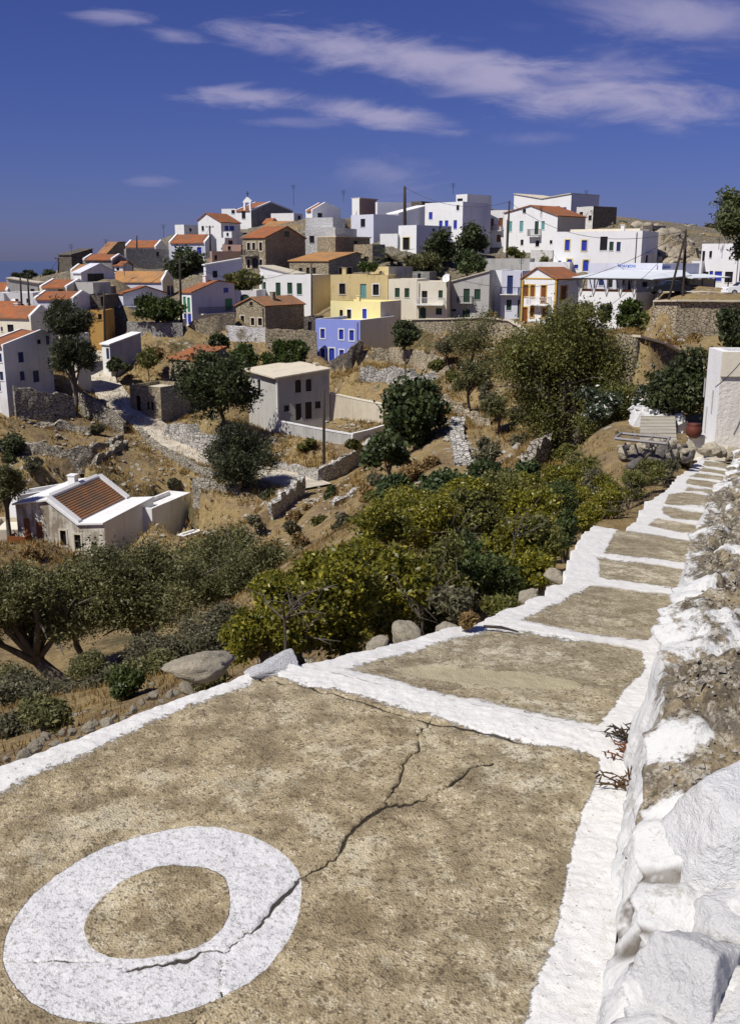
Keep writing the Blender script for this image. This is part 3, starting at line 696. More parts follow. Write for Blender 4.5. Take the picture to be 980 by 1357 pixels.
RB = house(4, 'white house with a recessed brown balcony beside the thin utility pole', (267, 378, 382), 325, 150, 166, 12, 'white', ('flat', 'wc'), [(269, 194, 289, 232, 'br'), (314, 191, 336, 233, 'br'), (304, 279, 326, 316, 'br')], name='white_house', rmat='tile', depth=7)
balcony(RB, 'A', 279, 228, 331, 256, .6, 'brown', 'white')
TG = house(4, 'white gabled house with teal shutters and a small green balcony door', (338, 613, 757), 365, 182, 154, 36, 'white_clean', ('A', [(338, 168), (482, 128), (613, 182)]),
      [(367, 209, 384, 262, 'tl'), (423, 207, 442, 262, 'tl'), (501, 208, 521, 277, 'grD'), (536, 208, 553, 252, 'tl'), (440, 145, 456, 166, 'dk'), (428, 304, 443, 333, 'dk'), (579, 307, 593, 326, 'dk'), (505, 308, 525, 340, 'dk')], [], name='white_house', wallB='concrete')
balcony(TG, 'A', 474, 252, 535, 286, .7, 'iron', 'white')
house(4, 'broad white skyline house with a dipped parapet and blue edged windows', (391, 688, 832), 165, 66, 181, 38, 'white_clean', ('A', [(391, 68), (540, 92), (688, 66)]), [(640, 136, 666, 156, 'bl'), (604, 130, 631, 146, 'bl')], [], name='white_house', wallB='lav', rmat='concrete')
house(4, 'roofless dark ruin with peeling walls right of the skyline houses', (714, 800, 922), 245, 130, 172, 45, 'stonewash', ('flat',), [(733, 160, 751, 202, 'dk'), (780, 178, 797, 204, 'dk')], [], name='stone_ruin', wallB='stonedark', rmat='stonedark')
BW = house(5, 'large white house with yellow framed blue arched doors behind the taverna', (-33, 438, 442), 492, 268, 135, 14, 'white_clean', ('flat', 'wc'),
      [(33, 318, 58, 376, 'bly'), (123, 320, 151, 377, 'bly'), (42, 422, 71, 472, 'bly^D'), (130, 427, 161, 487, 'bly^D'), (82, 452, 104, 473, 'bl'), (-4, 430, 12, 451, 'bl'), (222, 300, 262, 374, 'dk'), (272, 328, 295, 376, 'gr'), (311, 329, 333, 379, 'nv')], name='white_house', depth=9, rmat='palecream')
house(5, 'cream parapet room on the roof of the large blue doored house', (60, 436, 440), 300, 256, 139, 14, 'palecream', ('flat', 'wc'), [], name='white_annex', cat='annex', depth=6)
house(5, 'little cream annex with one dark window at the end of the large white house', (425, 487, 492), 450, 390, 137, 14, 'palecream', ('flat',), [(451, 402, 479, 441, 'dk')], name='white_annex', cat='annex', depth=4)
house(5, 'broken stone ruin on the rocky hilltop right of the white houses', (448, 500, 572), 330, 240, 158, 40, 'stonedark', ('flat',), [], [(505, 262, 520, 285, 'dk')], name='stone_ruin', wallB='stonegrey', rmat='stonedark')
RW = house(5, 'white flat house with bright cobalt shutters behind the parked cars', (752, 964, 1010), 622, 337, 125, 18, 'white_clean', ('flat', 'wc'),
      [(757, 486, 777, 532, 'bl'), (778, 490, 808, 530, 'dkw'), (810, 486, 832, 532, 'bl'), (841, 488, 880, 541, 'bl'), (896, 490, 939, 549, 'dk'), (765, 378, 789, 433, 'dk'), (812, 378, 827, 415, 'dk')], [(972, 495, 990, 560, 'nv')], name='white_house', wallB='lav', depth=8, rmat='tile')
house(5, 'low blank white block joining the taverna to the blue shuttered house', (705, 760, 765), 600, 432, 127, 15, 'white', ('flat', 'wc'), [], name='white_annex', cat='annex', rmat='white', depth=4)
# ---- small houses and yard walls filling the gaps
house(2, 'narrow white house under the tiny cube houses, left of the big stone gable', (376, 420, 476), 300, 262, 160, 35, 'white', ('flat', 'wc'), [(392, 268, 404, 286, 'dk')], [], name='white_house', rmat='white')
house(2, 'small salmon walled house stacked above the salmon yard house', (372, 470, 474), 372, 330, 149, 14, 'salmon', ('flat',), [(400, 338, 415, 358, 'dk')], [], name='salmon_house', depth=4, rmat='tileold')
house(2, 'small white house with grey roof tucked left of the dusty orange roof', (585, 622, 660), 260, 215, 177, 42, 'white', ('B', [(622, 218), (640, 196), (660, 220)]), [], [], name='white_house')
house(1, 'tiny white house between the grey masonry block and the ochre tile roof', (592, 640, 652), 475, 440, 147, 20, 'white', ('G', 440, 420), [(605, 448, 620, 465, 'dk')], [], name='white_house', depth=4)
house(1, 'shaded tan house below the little white ochre roofed house', (430, 560, 575), 590, 548, 126, 16, 'stone', ('flat',), [(520, 556, 545, 590, 'dk')], [], name='stone_house', depth=4)
house(1, 'low whitewashed wall house with dark door right of the round green tree', (840, 938, 944), 770, 720, 117, 14, 'palecream', ('flat',), [(856, 735, 870, 768, 'dkD')], [], name='cream_house', depth=3)
house(1, 'orange roofed white cottage at the left frame edge under the pair of poles', (-60, 60, 130), 700, 655, 108, 40, 'white', ('B', [(60, 655), (95, 630), (130, 652)]), [(10, 665, 30, 690, 'dk')], [], name='white_house')
house(1, 'plain white house half hidden between the two dark pines and the lane', (300, 400, 470), 960, 850, 100, 40, 'palecream', ('flat',), [(330, 870, 350, 905, 'nv')], [(430, 880, 448, 915, 'dk')], name='cream_house')
house(4, 'long pale terrace wall building under the hedge of the teal shuttered house', (240, 474, 480), 462, 402, 140, 10, 'greyplaster', ('flat',), [], name='grey_annex', cat='annex', depth=4)
house(4, 'low white terrace block below the large blue doored house', (474, 682, 690), 470, 420, 137.5, 10, 'white', ('flat', 'wc'), [], name='white_annex', cat='annex', depth=3, rmat='white')
house(4, 'patchy whitewashed masonry base under the teal shuttered house', (478, 592, 598), 425, 358, 146, 12, 'stonewash', ('flat',), [], name='stone_annex', cat='annex', depth=4)
house(3, 'grey stone shed between the palm and the dark trees', (612, 700, 712), 510, 470, 133, 14, 'stonegrey', ('flat',), [(640, 480, 655, 505, 'dk')], name='stone_shed', cat='shed', depth=4)
house(2, 'dark stone yard house between the stone gable house and the lilac blue house', (795, 855, 862), 790, 706, 117, 14, 'stonedark', ('flat',), [(815, 730, 835, 775, 'dk')], name='stone_house', depth=4)
# ---- valley white house
VH = house(6, 'white valley house with stained gable, brown tiled roof panel and wooden shutters', (88, 462, 672), 862, 702, 71, 29, 'stainedwhite', ('A', [(88, 618), (205, 600), (338, 704), (462, 702)]),
      [(106, 676, 131, 756, 'br'), (160, 692, 184, 762, 'br'), (263, 729, 288, 794, 'dkg'), (324, 747, 351, 810, 'dkg'), (397, 776, 421, 832, 'dk^')], [(642, 679, 663, 706, 'dk')], name='white_house', wallB='white', rmat='white_clean')
house(6, 'flat white extension with slanting parapet adjoining the valley house', (570, 668, 832), 830, 634, 77, 33, 'white', ('flat', 'wc'), [], [(690, 735, 719, 757, 'dk^')], name='white_annex', cat='annex', rmat='white')
house(6, 'tiny white lean-to hut with one black window at the end of the valley house', (768, 800, 879), 800, 752, 76, 45, 'white', ('flat', 'wc'), [], [(838, 740, 856, 762, 'dk')], name='white_hut', cat='hut', rmat='white_clean')
house(6, 'low white flat roofed house behind the brown tiled valley house', (44, 84, 420), 690, 578, 78, 66, 'white', ('flat', 'wc'), [(70, 610, 80, 640, 'dk')], [], name='white_house', depth=7.5, rmat='white_clean')
house(6, 'low pale terrace block with parapet left of the valley house', (-60, 96, 100), 780, 725, 73, 15, 'concrete', ('flat',), [], name='terrace_block', cat='terrace', depth=4, rmat='palecream')
mb = balcony(VH, 'A', 68, 742, 140, 792, .9, 'brown', 'wood', True)
# tiled panel laid on the valley house roof, low white walls between
e1, e2, Q, pr = VH['e1'], VH['e2'], VH['Q'], VH['prof']
(xa, za), (xb, zb) = pr[2], pr[1]
if xa > xb: xa, za, xb, zb = xb, zb, xa, za
def panel(f0, f1, t0, t1, up):
    x0, x1 = xa + (xb - xa) * f0, xa + (xb - xa) * f1
    z0, z1 = za + (zb - za) * f0 + up, za + (zb - za) * f1 + up
    return [Q(x0, t0, z0), Q(x0, t1, z0), Q(x1, t1, z1), Q(x1, t0, z1)]
mb = MB()
ln = math.hypot(xb - xa, zb - za)
n = 12
for i in range(n):
    f0, f1 = .04 + .92 * i / n, .04 + .92 * (i + 1) / n
    p, q = panel(f0, f1, .55, VH['w2'] - .6, .23), panel(f0, f1, .55, VH['w2'] - .6, .16)
    top = [p[0], p[1], q[2], q[3]]
    W = VH['w2'] - 1.15
    mb.poly(top, 0, [(0, i * .38 + .02), (W, i * .38 + .02), (W, i * .38 + .36), (0, i * .38 + .36)])
    mb.poly([q[0] - K * .02, q[1] - K * .02, p[1], p[0]], 0, [(0, 0), (W, 0), (W, .1), (0, .1)])
mb.build('tile_panel', MT['tileold'], VH['root'])
mb = MB()
for t0, t1 in ((-.02, .5), (VH['w2'] - .55, VH['w2'] + .02)):
    a, b = panel(-.02, 1.0, t0, t1, .15), panel(-.02, 1.0, t0, t1, .36)
    mb.hexa(a + b)
a, b = panel(.97, 1.06, .505, VH['w2'] - .555, .15), panel(.97, 1.06, .505, VH['w2'] - .555, .34)
mb.hexa(a + b)
mb.build('roof_parapet', MT['white_clean'], VH['root'])
chimney(VH, xb + .3, VH['w2'] * .55, zb - .3, zb + .9, .6)
# grey house: white corner pipe and roof vent, chimneys on a few roofs
mb = MB(); mb.tube([GH['Q'](-.12, -.12, 0), GH['Q'](-.12, -.12, GH['h'] + .1)], .09, 8); mb.build('downpipe', MT['white_clean'], GH['root'])
chimney(GH, 2.2, 5, GH['h'], GH['h'] + .9, .35, 'palecream')
chimney(H['long'], 3.2, 2, H['long']['h'] - .2, H['long']['h'] + 1.3, .45)
chimney(GB, 1.0, 3.4, GB['h'] + .2, GB['h'] + 1.9, .5)
chimney(SG, 1.0, 2.5, SG['h'] - .2, SG['h'] + 1.5, .5, 'stone')
chimney(YB, 3.0, .3, YB['h'] - .4, YB['h'] + .6, .4, 'yellow')
chimney(BW, 3.0, 2.0, BW['h'] - .4, BW['h'] + .8, .5)
chimney(OY, 6.0, 2.5, OY['h'] - .4, OY['h'] + .8, .5, 'oldyellow')
# bell gable of the church
mb = MB()
e1, e2 = CH['e1'], CH['e2']
o = CH['Q'](.9, .05, CH['h'] + .02)
for s in (-.85, .45): mb.box(o + e1 * s, e1 * .4, e2 * .4, K * 1.5)
mb.box(o - e1 * .95 + K * 1.503, e1 * 1.9, e2 * .4, K * .25)
mb.poly([o - e1 * .9 + K * 1.756, o + e1 * .9 + K * 1.756, o + K * 2.5])
mb.poly([o - e1 * .9 + K * 1.756 + e2 * .4, o + e1 * .9 + K * 1.756 + e2 * .4, o + K * 2.5 + e2 * .4])
mb.poly([o - e1 * .9 + K * 1.756, o + K * 2.5, o + K * 2.5 + e2 * .4, o - e1 * .9 + K * 1.756 + e2 * .4])
mb.poly([o + e1 * .9 + K * 1.756, o + K * 2.5, o + K * 2.5 + e2 * .4, o + e1 * .9 + K * 1.756 + e2 * .4])
bg = mb.build('bell_gable', MT['white_clean'], CH['root'])
mb = MB()
mb.box(o - e1 * .06 + e2 * .15 + K * 2.45, e1 * .12, e2 * .1, K * 1.0); mb.box(o - e1 * .32 + e2 * .14 + K * 3.0, e1 * .64, e2 * .12, K * .12)
mb.build('cross', MT['iron'], bg)

# ---- taverna on its white terrace
TV = house(5, 'white taverna with pale awning roof and long shaded gallery above the bushes', (98, 405, 512), 790, 603, 108, 30, 'white_clean', ('flat', 'wc'), [(135, 676, 158, 712, 'dk')], [], name='taverna', cat='taverna', rmat='concrete', par=.9, group='')
T2 = house(5, '', (150, 546, 745), 640, 445, 115, 30, 'lav', ('flat', 'wc'), [(215, 530, 240, 565, 'nv'), (262, 525, 290, 575, 'dk'), (335, 535, 360, 565, 'nv'), (372, 530, 392, 600, 'dk'), (450, 545, 478, 572, 'nv')], [(560, 540, 592, 596, 'dk'), (660, 540, 690, 600, 'dk')], name='taverna', root=TV['root'], wallB='lav', rmat='white')
e1, e2, Q, w1, w2 = TV['e1'], TV['e2'], TV['Q'], TV['w1'], TV['w2']
hf = TV['h']
hp = TV['on'](240, 520, 'A')[1]
Tq = lambda p: ((p - TV['C']).dot(e1), (p - TV['C']).dot(e2))
tb = Tq(T2['C'])[1]
mb = MB()
s0, s1 = -.9, w1 + .5
def slab(p, th):
    mb.hexa([q - K * th for q in p] + list(p))
slab([Q(s0, -.7, hp), Q(s1, -.7, hp), Q(s1, tb - .05, hp + .75), Q(s0, tb - .05, hp + .75)], .09)
slab([Q(-.95, -.7, hp), Q(-.95, tb - .05, hp + .75), Q(-2.2, tb - .3, hp + .2), Q(-2.0, -.2, hp - .12)], .09)
mb.build('awning_roof', MT['awning'], TV['root'])
mb = MB()
mb.box(Q(s0, -.69, hp - .26), e1 * (s1 - s0), e2 * .08, K * .165)
mb.build('fascia', MT['iron'], TV['root'])
for i in range(5):
    s = .25 + (w1 - .5) * i / 4
    mb = MB()
    mb.box(Q(s - .07, .02, hf + .002), e1 * .14, e2 * .14, K * (hp - hf - .1))
    po = mb.build('post', MT['white'], TV['root'])
    mb = MB()
    mb.tube([Q(s, .0, hf - .5), Q(s - .55, -.05, hp - .25)], .06, 6)
    mb.tube([Q(s, .0, hf - .5), Q(s + .55, -.05, hp - .25)], .06, 6)
    mb.build('brace', MT['rust'], po)
mb = MB()
mb.box(Q(.3, .24, hf + .003), e1 * (w1 - .6), e2 * .05, K * .28)
mb.build('gallery_rail', MT['brown'], TV['root'])
# side awning with posts
e1b, e2b = T2['e1'], T2['e2']
q2 = T2['Q']
ha = T2['on'](640, 520, 'B')[1]
mb = MB()
a = [q2(-.02, .5, ha + .35), q2(-3.6, .5, ha), q2(-3.6, T2['w2'] + 1.0, ha), q2(-.02, T2['w2'] + 1.0, ha + .35)]
mb.hexa([p - K * .1 for p in a] + a)
mb.build('awning_roof', MT['awning'], TV['root'])
for t in (.8, T2['w2'] * .35, T2['w2'] * .7, T2['w2'] + .7):
    mb = MB(); mb.box(q2(-3.5, t, -.5), e1b * .1, e2b * .1, K * (ha + .39)); mb.build('post', MT['iron'], TV['root'])
mb = MB(); mb.box(q2(-2.2, T2['w2'] * .3, -.5), e1b * .08, e2b * (T2['w2'] * .7), K * (ha + .3)); mb.build('screen_wall', MT['greyplaster'], TV['root'])
def sign(txt, hs, face, x0, y0, x1, y1, mat, root):
    sa, zt = hs['on'](x0, y0, face); sb, zb = hs['on'](x1, y1, face)
    cu = bpy.data.curves.new('sign_lettering', 'FONT')
    cu.body = txt
    cu.extrude = .01
    o = bpy.data.objects.new('sign_lettering', cu)
    COL.objects.link(o)
    bpy.context.view_layer.update()
    W, Hh = max(o.dimensions.x, .1), max(o.dimensions.y, .1)
    ex, n = (hs['e1'], -hs['e2']) if face == 'A' else (hs['e2'], -hs['e1'])
    left = max(sa, sb) if face == 'A' else min(sa, sb)
    xd = -ex if face == 'A' else ex
    p = hs['C'] + ex * left + K * zb + n * .03
    from mathutils import Matrix
    m = Matrix((xd, K, n)).transposed().to_4x4()
    o.parent = root
    m.translation = p - Vector(root.location)
    o.matrix_local = m @ Matrix.Diagonal((abs(sb - sa) / W, (zt - zb) / Hh, 1, 1))
    me = bpy.data.meshes.new_from_object(o)
    q = bpy.data.objects.new('sign_lettering', me); COL.objects.link(q)
    q.parent = root; q.matrix_local = m @ Matrix.Diagonal((abs(sb - sa) / W, (zt - zb) / Hh, 1, 1))
    bpy.data.objects.remove(o)
    q.name = 'sign_lettering'
    me.materials.clear(); me.materials.append(MT[mat])
    return q
sign('ΜΠΑΛΚΟΝΙ', T2, 'A', 318, 452, 412, 466, 'signblue', TV['root'])
sign('ΜΠΑΛΚΟΝΙ', T2, 'B', 556, 458, 600, 472, 'signblue', TV['root'])

# ---- white roadside building at the end of the path
NB = house(9, 'flat roofed white roadside building with rough grey front at the end of the stepped path', (811, 866, 1180), 578, 150, 25, 74, 'white_clean', ('flat', 'wc'), [], [], name='white_building', cat='building', wallB='roughgrey', group='', fnd=1.5)
e1, e2, Q = NB['e1'], NB['e2'], NB['Q']
mb = MB()
mb.box(Q(-.06, -.01, NB['h'] - .62), e1 * .057, e2 * (NB['w2'] + .01), K * .62)
mb.build('plaster_band', MT['palecream'], NB['root'])
mb = MB()
for s, z0, z1 in ((.45, .9, 1.5), (.9, .3, 1.0), (1.3, 1.2, 1.7)):
    mb.box(Q(s, -.015, z0), e1 * .09, e2 * .012, K * (z1 - z0))
mb.build('wall_slot', MT['greyplaster'], NB['root'])

# rain pipes on some of the white walls
for i, hs in enumerate((WB, BL, TG, BW, GS, LV, GA, RW, BH, SG, GB, T2)):
    mb = MB()
    s_ = hs['w1'] * (.06 if i % 2 else .94)
    mb.tube([hs['Q'](s_, -.07, -1), hs['Q'](s_, -.07, hs['h'] - .3), hs['Q'](s_, .0, hs['h'] - .2)], .05, 6)
    mb.build('rain_pipe', MT['rust' if i % 3 else 'iron'], hs['root'])
# ================================================================ stepped path: plan and levels
HC = 2.0
PSI = math.radians(25)
NX, NY = math.sin(PSI), math.cos(PSI)
SL, D0 = .13, 3.93
def PI_(u, v):
    r = ray(u, v)
    t = (HC - SL * D0) / (-r.z - SL * (NX * r.x + NY * r.y))
    return r * t
def P0(u, v): return PZ(u, v, -HC)
LEFT = [[(385, 882), (422, 873), (560, 843), (640, 824)], [(640, 824), (686, 802), (742, 772)], [(742, 772), (752, 750), (757, 731)],
        [(757, 731), (770, 715), (785, 697)], [(828, 703), (849, 683)], [(849, 683), (856, 665)], [(856, 665), (884, 648)], [(884, 648), (891, 639)],
        [(891, 639), (897, 631)], [(897, 631), (912, 622)], [(912, 622), (920, 614)], [(920, 614), (926, 606)], [(926, 606), (945, 600)]]
RIGHT = [[(855, 985), (872, 920), (882, 868)], [(882, 868), (893, 830), (903, 790)], [(903, 790), (912, 755)], [(912, 755), (925, 718)], [(925, 718), (930, 697)],
         [(930, 697), (944, 678)], [(944, 678), (957, 660)], [(957, 660), (958, 650)], [(958, 650), (959, 641)], [(959, 641), (963, 633)], [(963, 633), (967, 626)],
         [(967, 626), (970, 616)], [(970, 616), (978, 606)]]
PANELS = [
    [(-600, 1300), (0, 1048), (360, 893), (395, 905), (440, 916), (540, 945), (640, 968), (770, 995), (797, 1000), (770, 1080), (745, 1150), (722, 1260), (686, 1357), (600, 1700), (-600, 1700)],
    [(458, 887), (560, 860), (640, 838), (700, 840), (780, 850), (850, 860), (855, 885), (830, 915), (793, 965), (700, 945), (600, 920), (520, 902)],
    [(690, 821), (740, 797), (789, 775), (830, 780), (895, 790), (880, 815), (857, 847), (800, 841), (740, 832)],
    [(796, 764), (791, 740), (850, 745), (905, 753), (900, 770), (897, 780), (850, 773), (805, 768)],
    [(800, 733), (808, 715), (822, 698), (870, 705), (921, 713), (918, 747), (860, 740)],
    [(858, 696), (870, 687), (925, 695), (922, 708), (880, 702)], [(877, 680), (879, 672), (935, 680), (928, 690), (890, 686)],
    [(879, 669), (886, 656), (905, 652), (953, 659), (948, 672), (910, 669)], [(907, 650), (910, 645), (957, 651), (955, 656)],
    [(908, 641), (912, 634), (958, 640), (957, 648)], [(913, 631), (923, 627), (962, 632), (959, 637)], [(923, 624), (931, 620), (966, 625), (963, 630)],
    [(931, 617), (933, 611), (969, 614), (967, 622)]]
def r4(l): return [(x / 2.178, 1040 + y / 2.178) for x, y in l]
def r5(l): return [(350 + x / 2.178, 880 + y / 2.178) for x, y in l]
RING_O = r4([(8, 480), (30, 400), (90, 320), (180, 250), (300, 180), (400, 145), (530, 120), (640, 125), (740, 150), (820, 195), (862, 250), (870, 310), (855, 400), (800, 490), (720, 565), (600, 625), (480, 665), (350, 685), (250, 685), (150, 660), (70, 610), (20, 545)])
RING_I = r4([(245, 400), (270, 350), (330, 295), (420, 245), (500, 230), (600, 240), (645, 265), (662, 320), (655, 390), (610, 440), (540, 475), (440, 495), (340, 495), (270, 470), (248, 435)])
def smooth_loop(pl):
    out = []
    n = len(pl)
    for i in range(n):
        p0, p1, p2, p3 = (np.array(pl[(i + k) % n]) for k in (-1, 0, 1, 2))
        for t in (0, .33, .67):
            out.append(tuple(.5 * ((2 * p1) + (-p0 + p2) * t + (2 * p0 - 5 * p1 + 4 * p2 - p3) * t * t + (-p0 + 3 * p1 - 3 * p2 + p3) * t ** 3)))
    return out
RING_O, RING_I = smooth_loop(RING_O), smooth_loop(RING_I)
CRACKS = [(.0075, r4([(370, 530), (430, 520), (490, 512), (545, 495), (590, 475), (650, 472), (690, 440), (745, 410), (770, 370), (820, 320), (860, 275)]) + r5([(90, 625), (150, 590), (215, 545), (240, 490), (300, 440), (355, 405)])),
          (.0042, r5([(355, 405), (350, 385), (365, 370), (390, 330), (405, 280), (445, 240), (440, 205), (485, 155)])),
          (.0066, r5([(355, 405), (420, 400), (480, 375), (540, 340), (610, 290), (660, 284)])),
          (.004, r4([(-200, 500), (0, 505), (100, 512), (230, 500), (300, 505), (370, 530)])), (.005, r4([(560, 720), (570, 660), (600, 630), (640, 600), (632, 540), (645, 500)])),
          (.005, [(345, 899), (395, 908), (440, 919), (540, 948), (640, 971), (700, 984)])]
def densify(pts, jit, n=5):
    out = []
    rs = random.Random(3)
    for a, b in zip(pts, pts[1:]):
        for k in range(n):
            t = k / n
            out.append((a[0] + (b[0] - a[0]) * t + rs.uniform(-jit, jit), a[1] + (b[1] - a[1]) * t + rs.uniform(-jit, jit)))
    return out + [pts[-1]]
CRACKS = [(w, densify(c, 2.2)) for w, c in CRACKS]

def path_level(X, Y, k, tau):
    return -HC - SL * (NX * X + NY * Y - D0)
def edge_world(k):
    if k == 0:
        a, b = P0(372, 878), P0(0, 1018)
        d = (b - a).normalized()
        L = [b + d * 1.9, b, a]
        R = [P0(805, 1348), P0(821, 1190), P0(838, 1068), P0(855, 985)]
        d = (R[0] - R[2]).normalized()
        R = [R[0] + d * 1.0] + R
        return L, R
    return [PI_(*p) for p in LEFT[k - 1]], [PI_(*p) for p in RIGHT[k - 1]]
def resample(pts, n, bias=None):
    pts = [Vector(p) for p in pts]
    L = [0]
    for a, b in zip(pts, pts[1:]): L.append(L[-1] + (b - a).length)
    out = []
    for i in range(n):
        t = (bias[i] if bias is not None else i / (n - 1)) * L[-1]
        j = max(0, min(len(L) - 2, next((q for q in range(len(L) - 1) if L[q + 1] >= t - 1e-9), len(L) - 2)))
        f = (t - L[j]) / max(L[j + 1] - L[j], 1e-9)
        out.append(pts[j].lerp(pts[j + 1], f))
    return np.array([tuple(p) for p in out])
LE, RE = [], []          # path edges as built, for terrain and wall
RISER = .022
pv, pf, pat, pcr, ppx = [], [], [], [], []
base = 0
ringmask = []
for k in range(14):
    if k == 13: break
    L, Rr = edge_world(k)
    ni = [430, 150, 90, 60, 60, 40, 40, 40, 24, 24, 24, 24, 24, 24][k]
    nj = [420, 220, 140, 110, 110, 70, 70, 70, 50, 50, 50, 50, 50, 50][k]
    lw, rw = resample(L, ni), resample(Rr, ni)
    LE += [Vector(p) for p in lw[::max(1, ni // 12)]]; RE += [Vector(p) for p in rw[::max(1, ni // 12)]]
    t = np.linspace(0, 1, nj)[None, :, None]
    jitL = np.zeros(ni)
    G = lw[:, None, :] * (1 - t) + rw[:, None, :] * t
    X, Y, Z = G[..., 0], G[..., 1], G[..., 2].copy()
    # uneven outer edge on the left
    tt = np.linspace(0, 1, nj)[None, :]
    wob = fbm(X * 3.1, Y * 3.1, 4, 4) * .10 * np.clip(1 - tt * 9, 0, 1)
    if k > 0: X = X + wob * .9; Y = Y - wob * .45
    else: X = X + wob * .4
    tau = np.linspace(0, 1, ni)[:, None]
    if k > 0: Z = Z - RISER * (1 - tau)
    u, v = proj(X, Y, Z)
    dep = Y * CS - Z * SN
    mpp = dep / F * 1.35
    dpan = -sdf(u, v, PANELS[k]) * mpp + fbm(X * 3.5 + 9, Y * 3.5, 77, 4) * (.05 if k == 0 else .035)              # >0 outside the bare panel = painted
    paintv = dpan
    crack = np.zeros_like(X)
    dz = fbm(X * 22, Y * 22, 1, 4) * .006 + fbm(X * 5, Y * 5, 2, 3) * .012 + fbm(X * 70, Y * 70, 8, 2) * .002
    ring = np.zeros_like(X)
    if k == 0:
        dr = np.minimum(sdf(u, v, RING_O), -sdf(u, v, RING_I)) * mpp
        ring = dr
        for w, pl in CRACKS:
            d = seg_dist(u, v, pl, False) * mpp
            wv = w * np.clip(.45 + 1.5 * (fbm(X * 9, Y * 9, 6, 3) + .35), .15, 1.5)
            crack = np.maximum(crack, np.exp(-(d / np.maximum(wv, .001)) ** 2))
        dz = dz - crack * .014
        # rough broken lip along the first step
        paintv = dpan
    dz = dz + .004 * np.clip(paintv / .02, -1, 1) + .003 * fbm(X * 35, Y * 35, 9, 3) * (paintv > 0)
    Z = Z + dz
    if k > 0:       # riser row
        X = np.vstack([X[:1], X]); Y = np.vstack([Y[:1], Y]); Z = np.vstack([Z[:1] + RISER + .004, Z])
        paintv = np.vstack([paintv[:1] * 0 + .05, paintv]); crack = np.vstack([crack[:1], crack]); ring = np.vstack([ring[:1], ring]); ni += 1
    # side skirts
    V = np.stack([X, Y, Z], -1)
    sk = V[:, :1].copy(); sk[..., 2] -= .6; sk[..., 0] -= .03
    V = np.concatenate([sk, V], 1)
    paintv = np.concatenate([np.full((ni, 1), .05), paintv], 1); crack = np.concatenate([crack[:, :1] * 0, crack], 1); ring = np.concatenate([ring[:, :1], ring], 1)
    nj += 1
    idx = np.arange(ni * nj).reshape(ni, nj) + base
    fq = np.stack([idx[:-1, :-1], idx[:-1, 1:], idx[1:, 1:], idx[1:, :-1]], -1).reshape(-1, 4)
    pv.append(V.reshape(-1, 3)); pf.append(fq); pat.append(paintv.ravel()); pcr.append(crack.ravel()); ringmask.append(np.where(k == 0, ring, -1).ravel())
    base += ni * nj
L, Rr = edge_world(0)
dl, dr_ = (L[0] - L[1]).normalized(), (Rr[0] - Rr[1]).normalized()
lw = resample([L[0] + dl * 5, L[0]], 30); rw = resample([Rr[0] + dr_ * 5, Rr[0]], 30)
LE = [Vector(p) for p in lw[::6]] + LE; RE = [Vector(p) for p in rw[::6]] + RE
t = np.linspace(0, 1, 40)[None, :, None]
V = lw[:, None, :] * (1 - t) + rw[:, None, :] * t
V[..., 2] += fbm(V[..., 0] * 5, V[..., 1] * 5, 2, 3) * .012
V[:, 0, 2] -= .6; V[:, 1, :2] = V[:, 0, :2] + .02
idx = np.arange(1200).reshape(30, 40) + base
pv.append(V.reshape(-1, 3)); pf.append(np.stack([idx[:-1, :-1], idx[:-1, 1:], idx[1:, 1:], idx[1:, :-1]], -1).reshape(-1, 4))
pat.append(np.where((t[..., 0] < .12) | (t[..., 0] > .88), .05, -.05).repeat(30, 0).ravel()); pcr.append(np.zeros(1200)); ringmask.append(np.full(1200, -1.0))
pv, pf = np.concatenate(pv), np.concatenate(pf)
pat, pcr, ringv = np.concatenate(pat), np.concatenate(pcr), np.concatenate(ringmask)

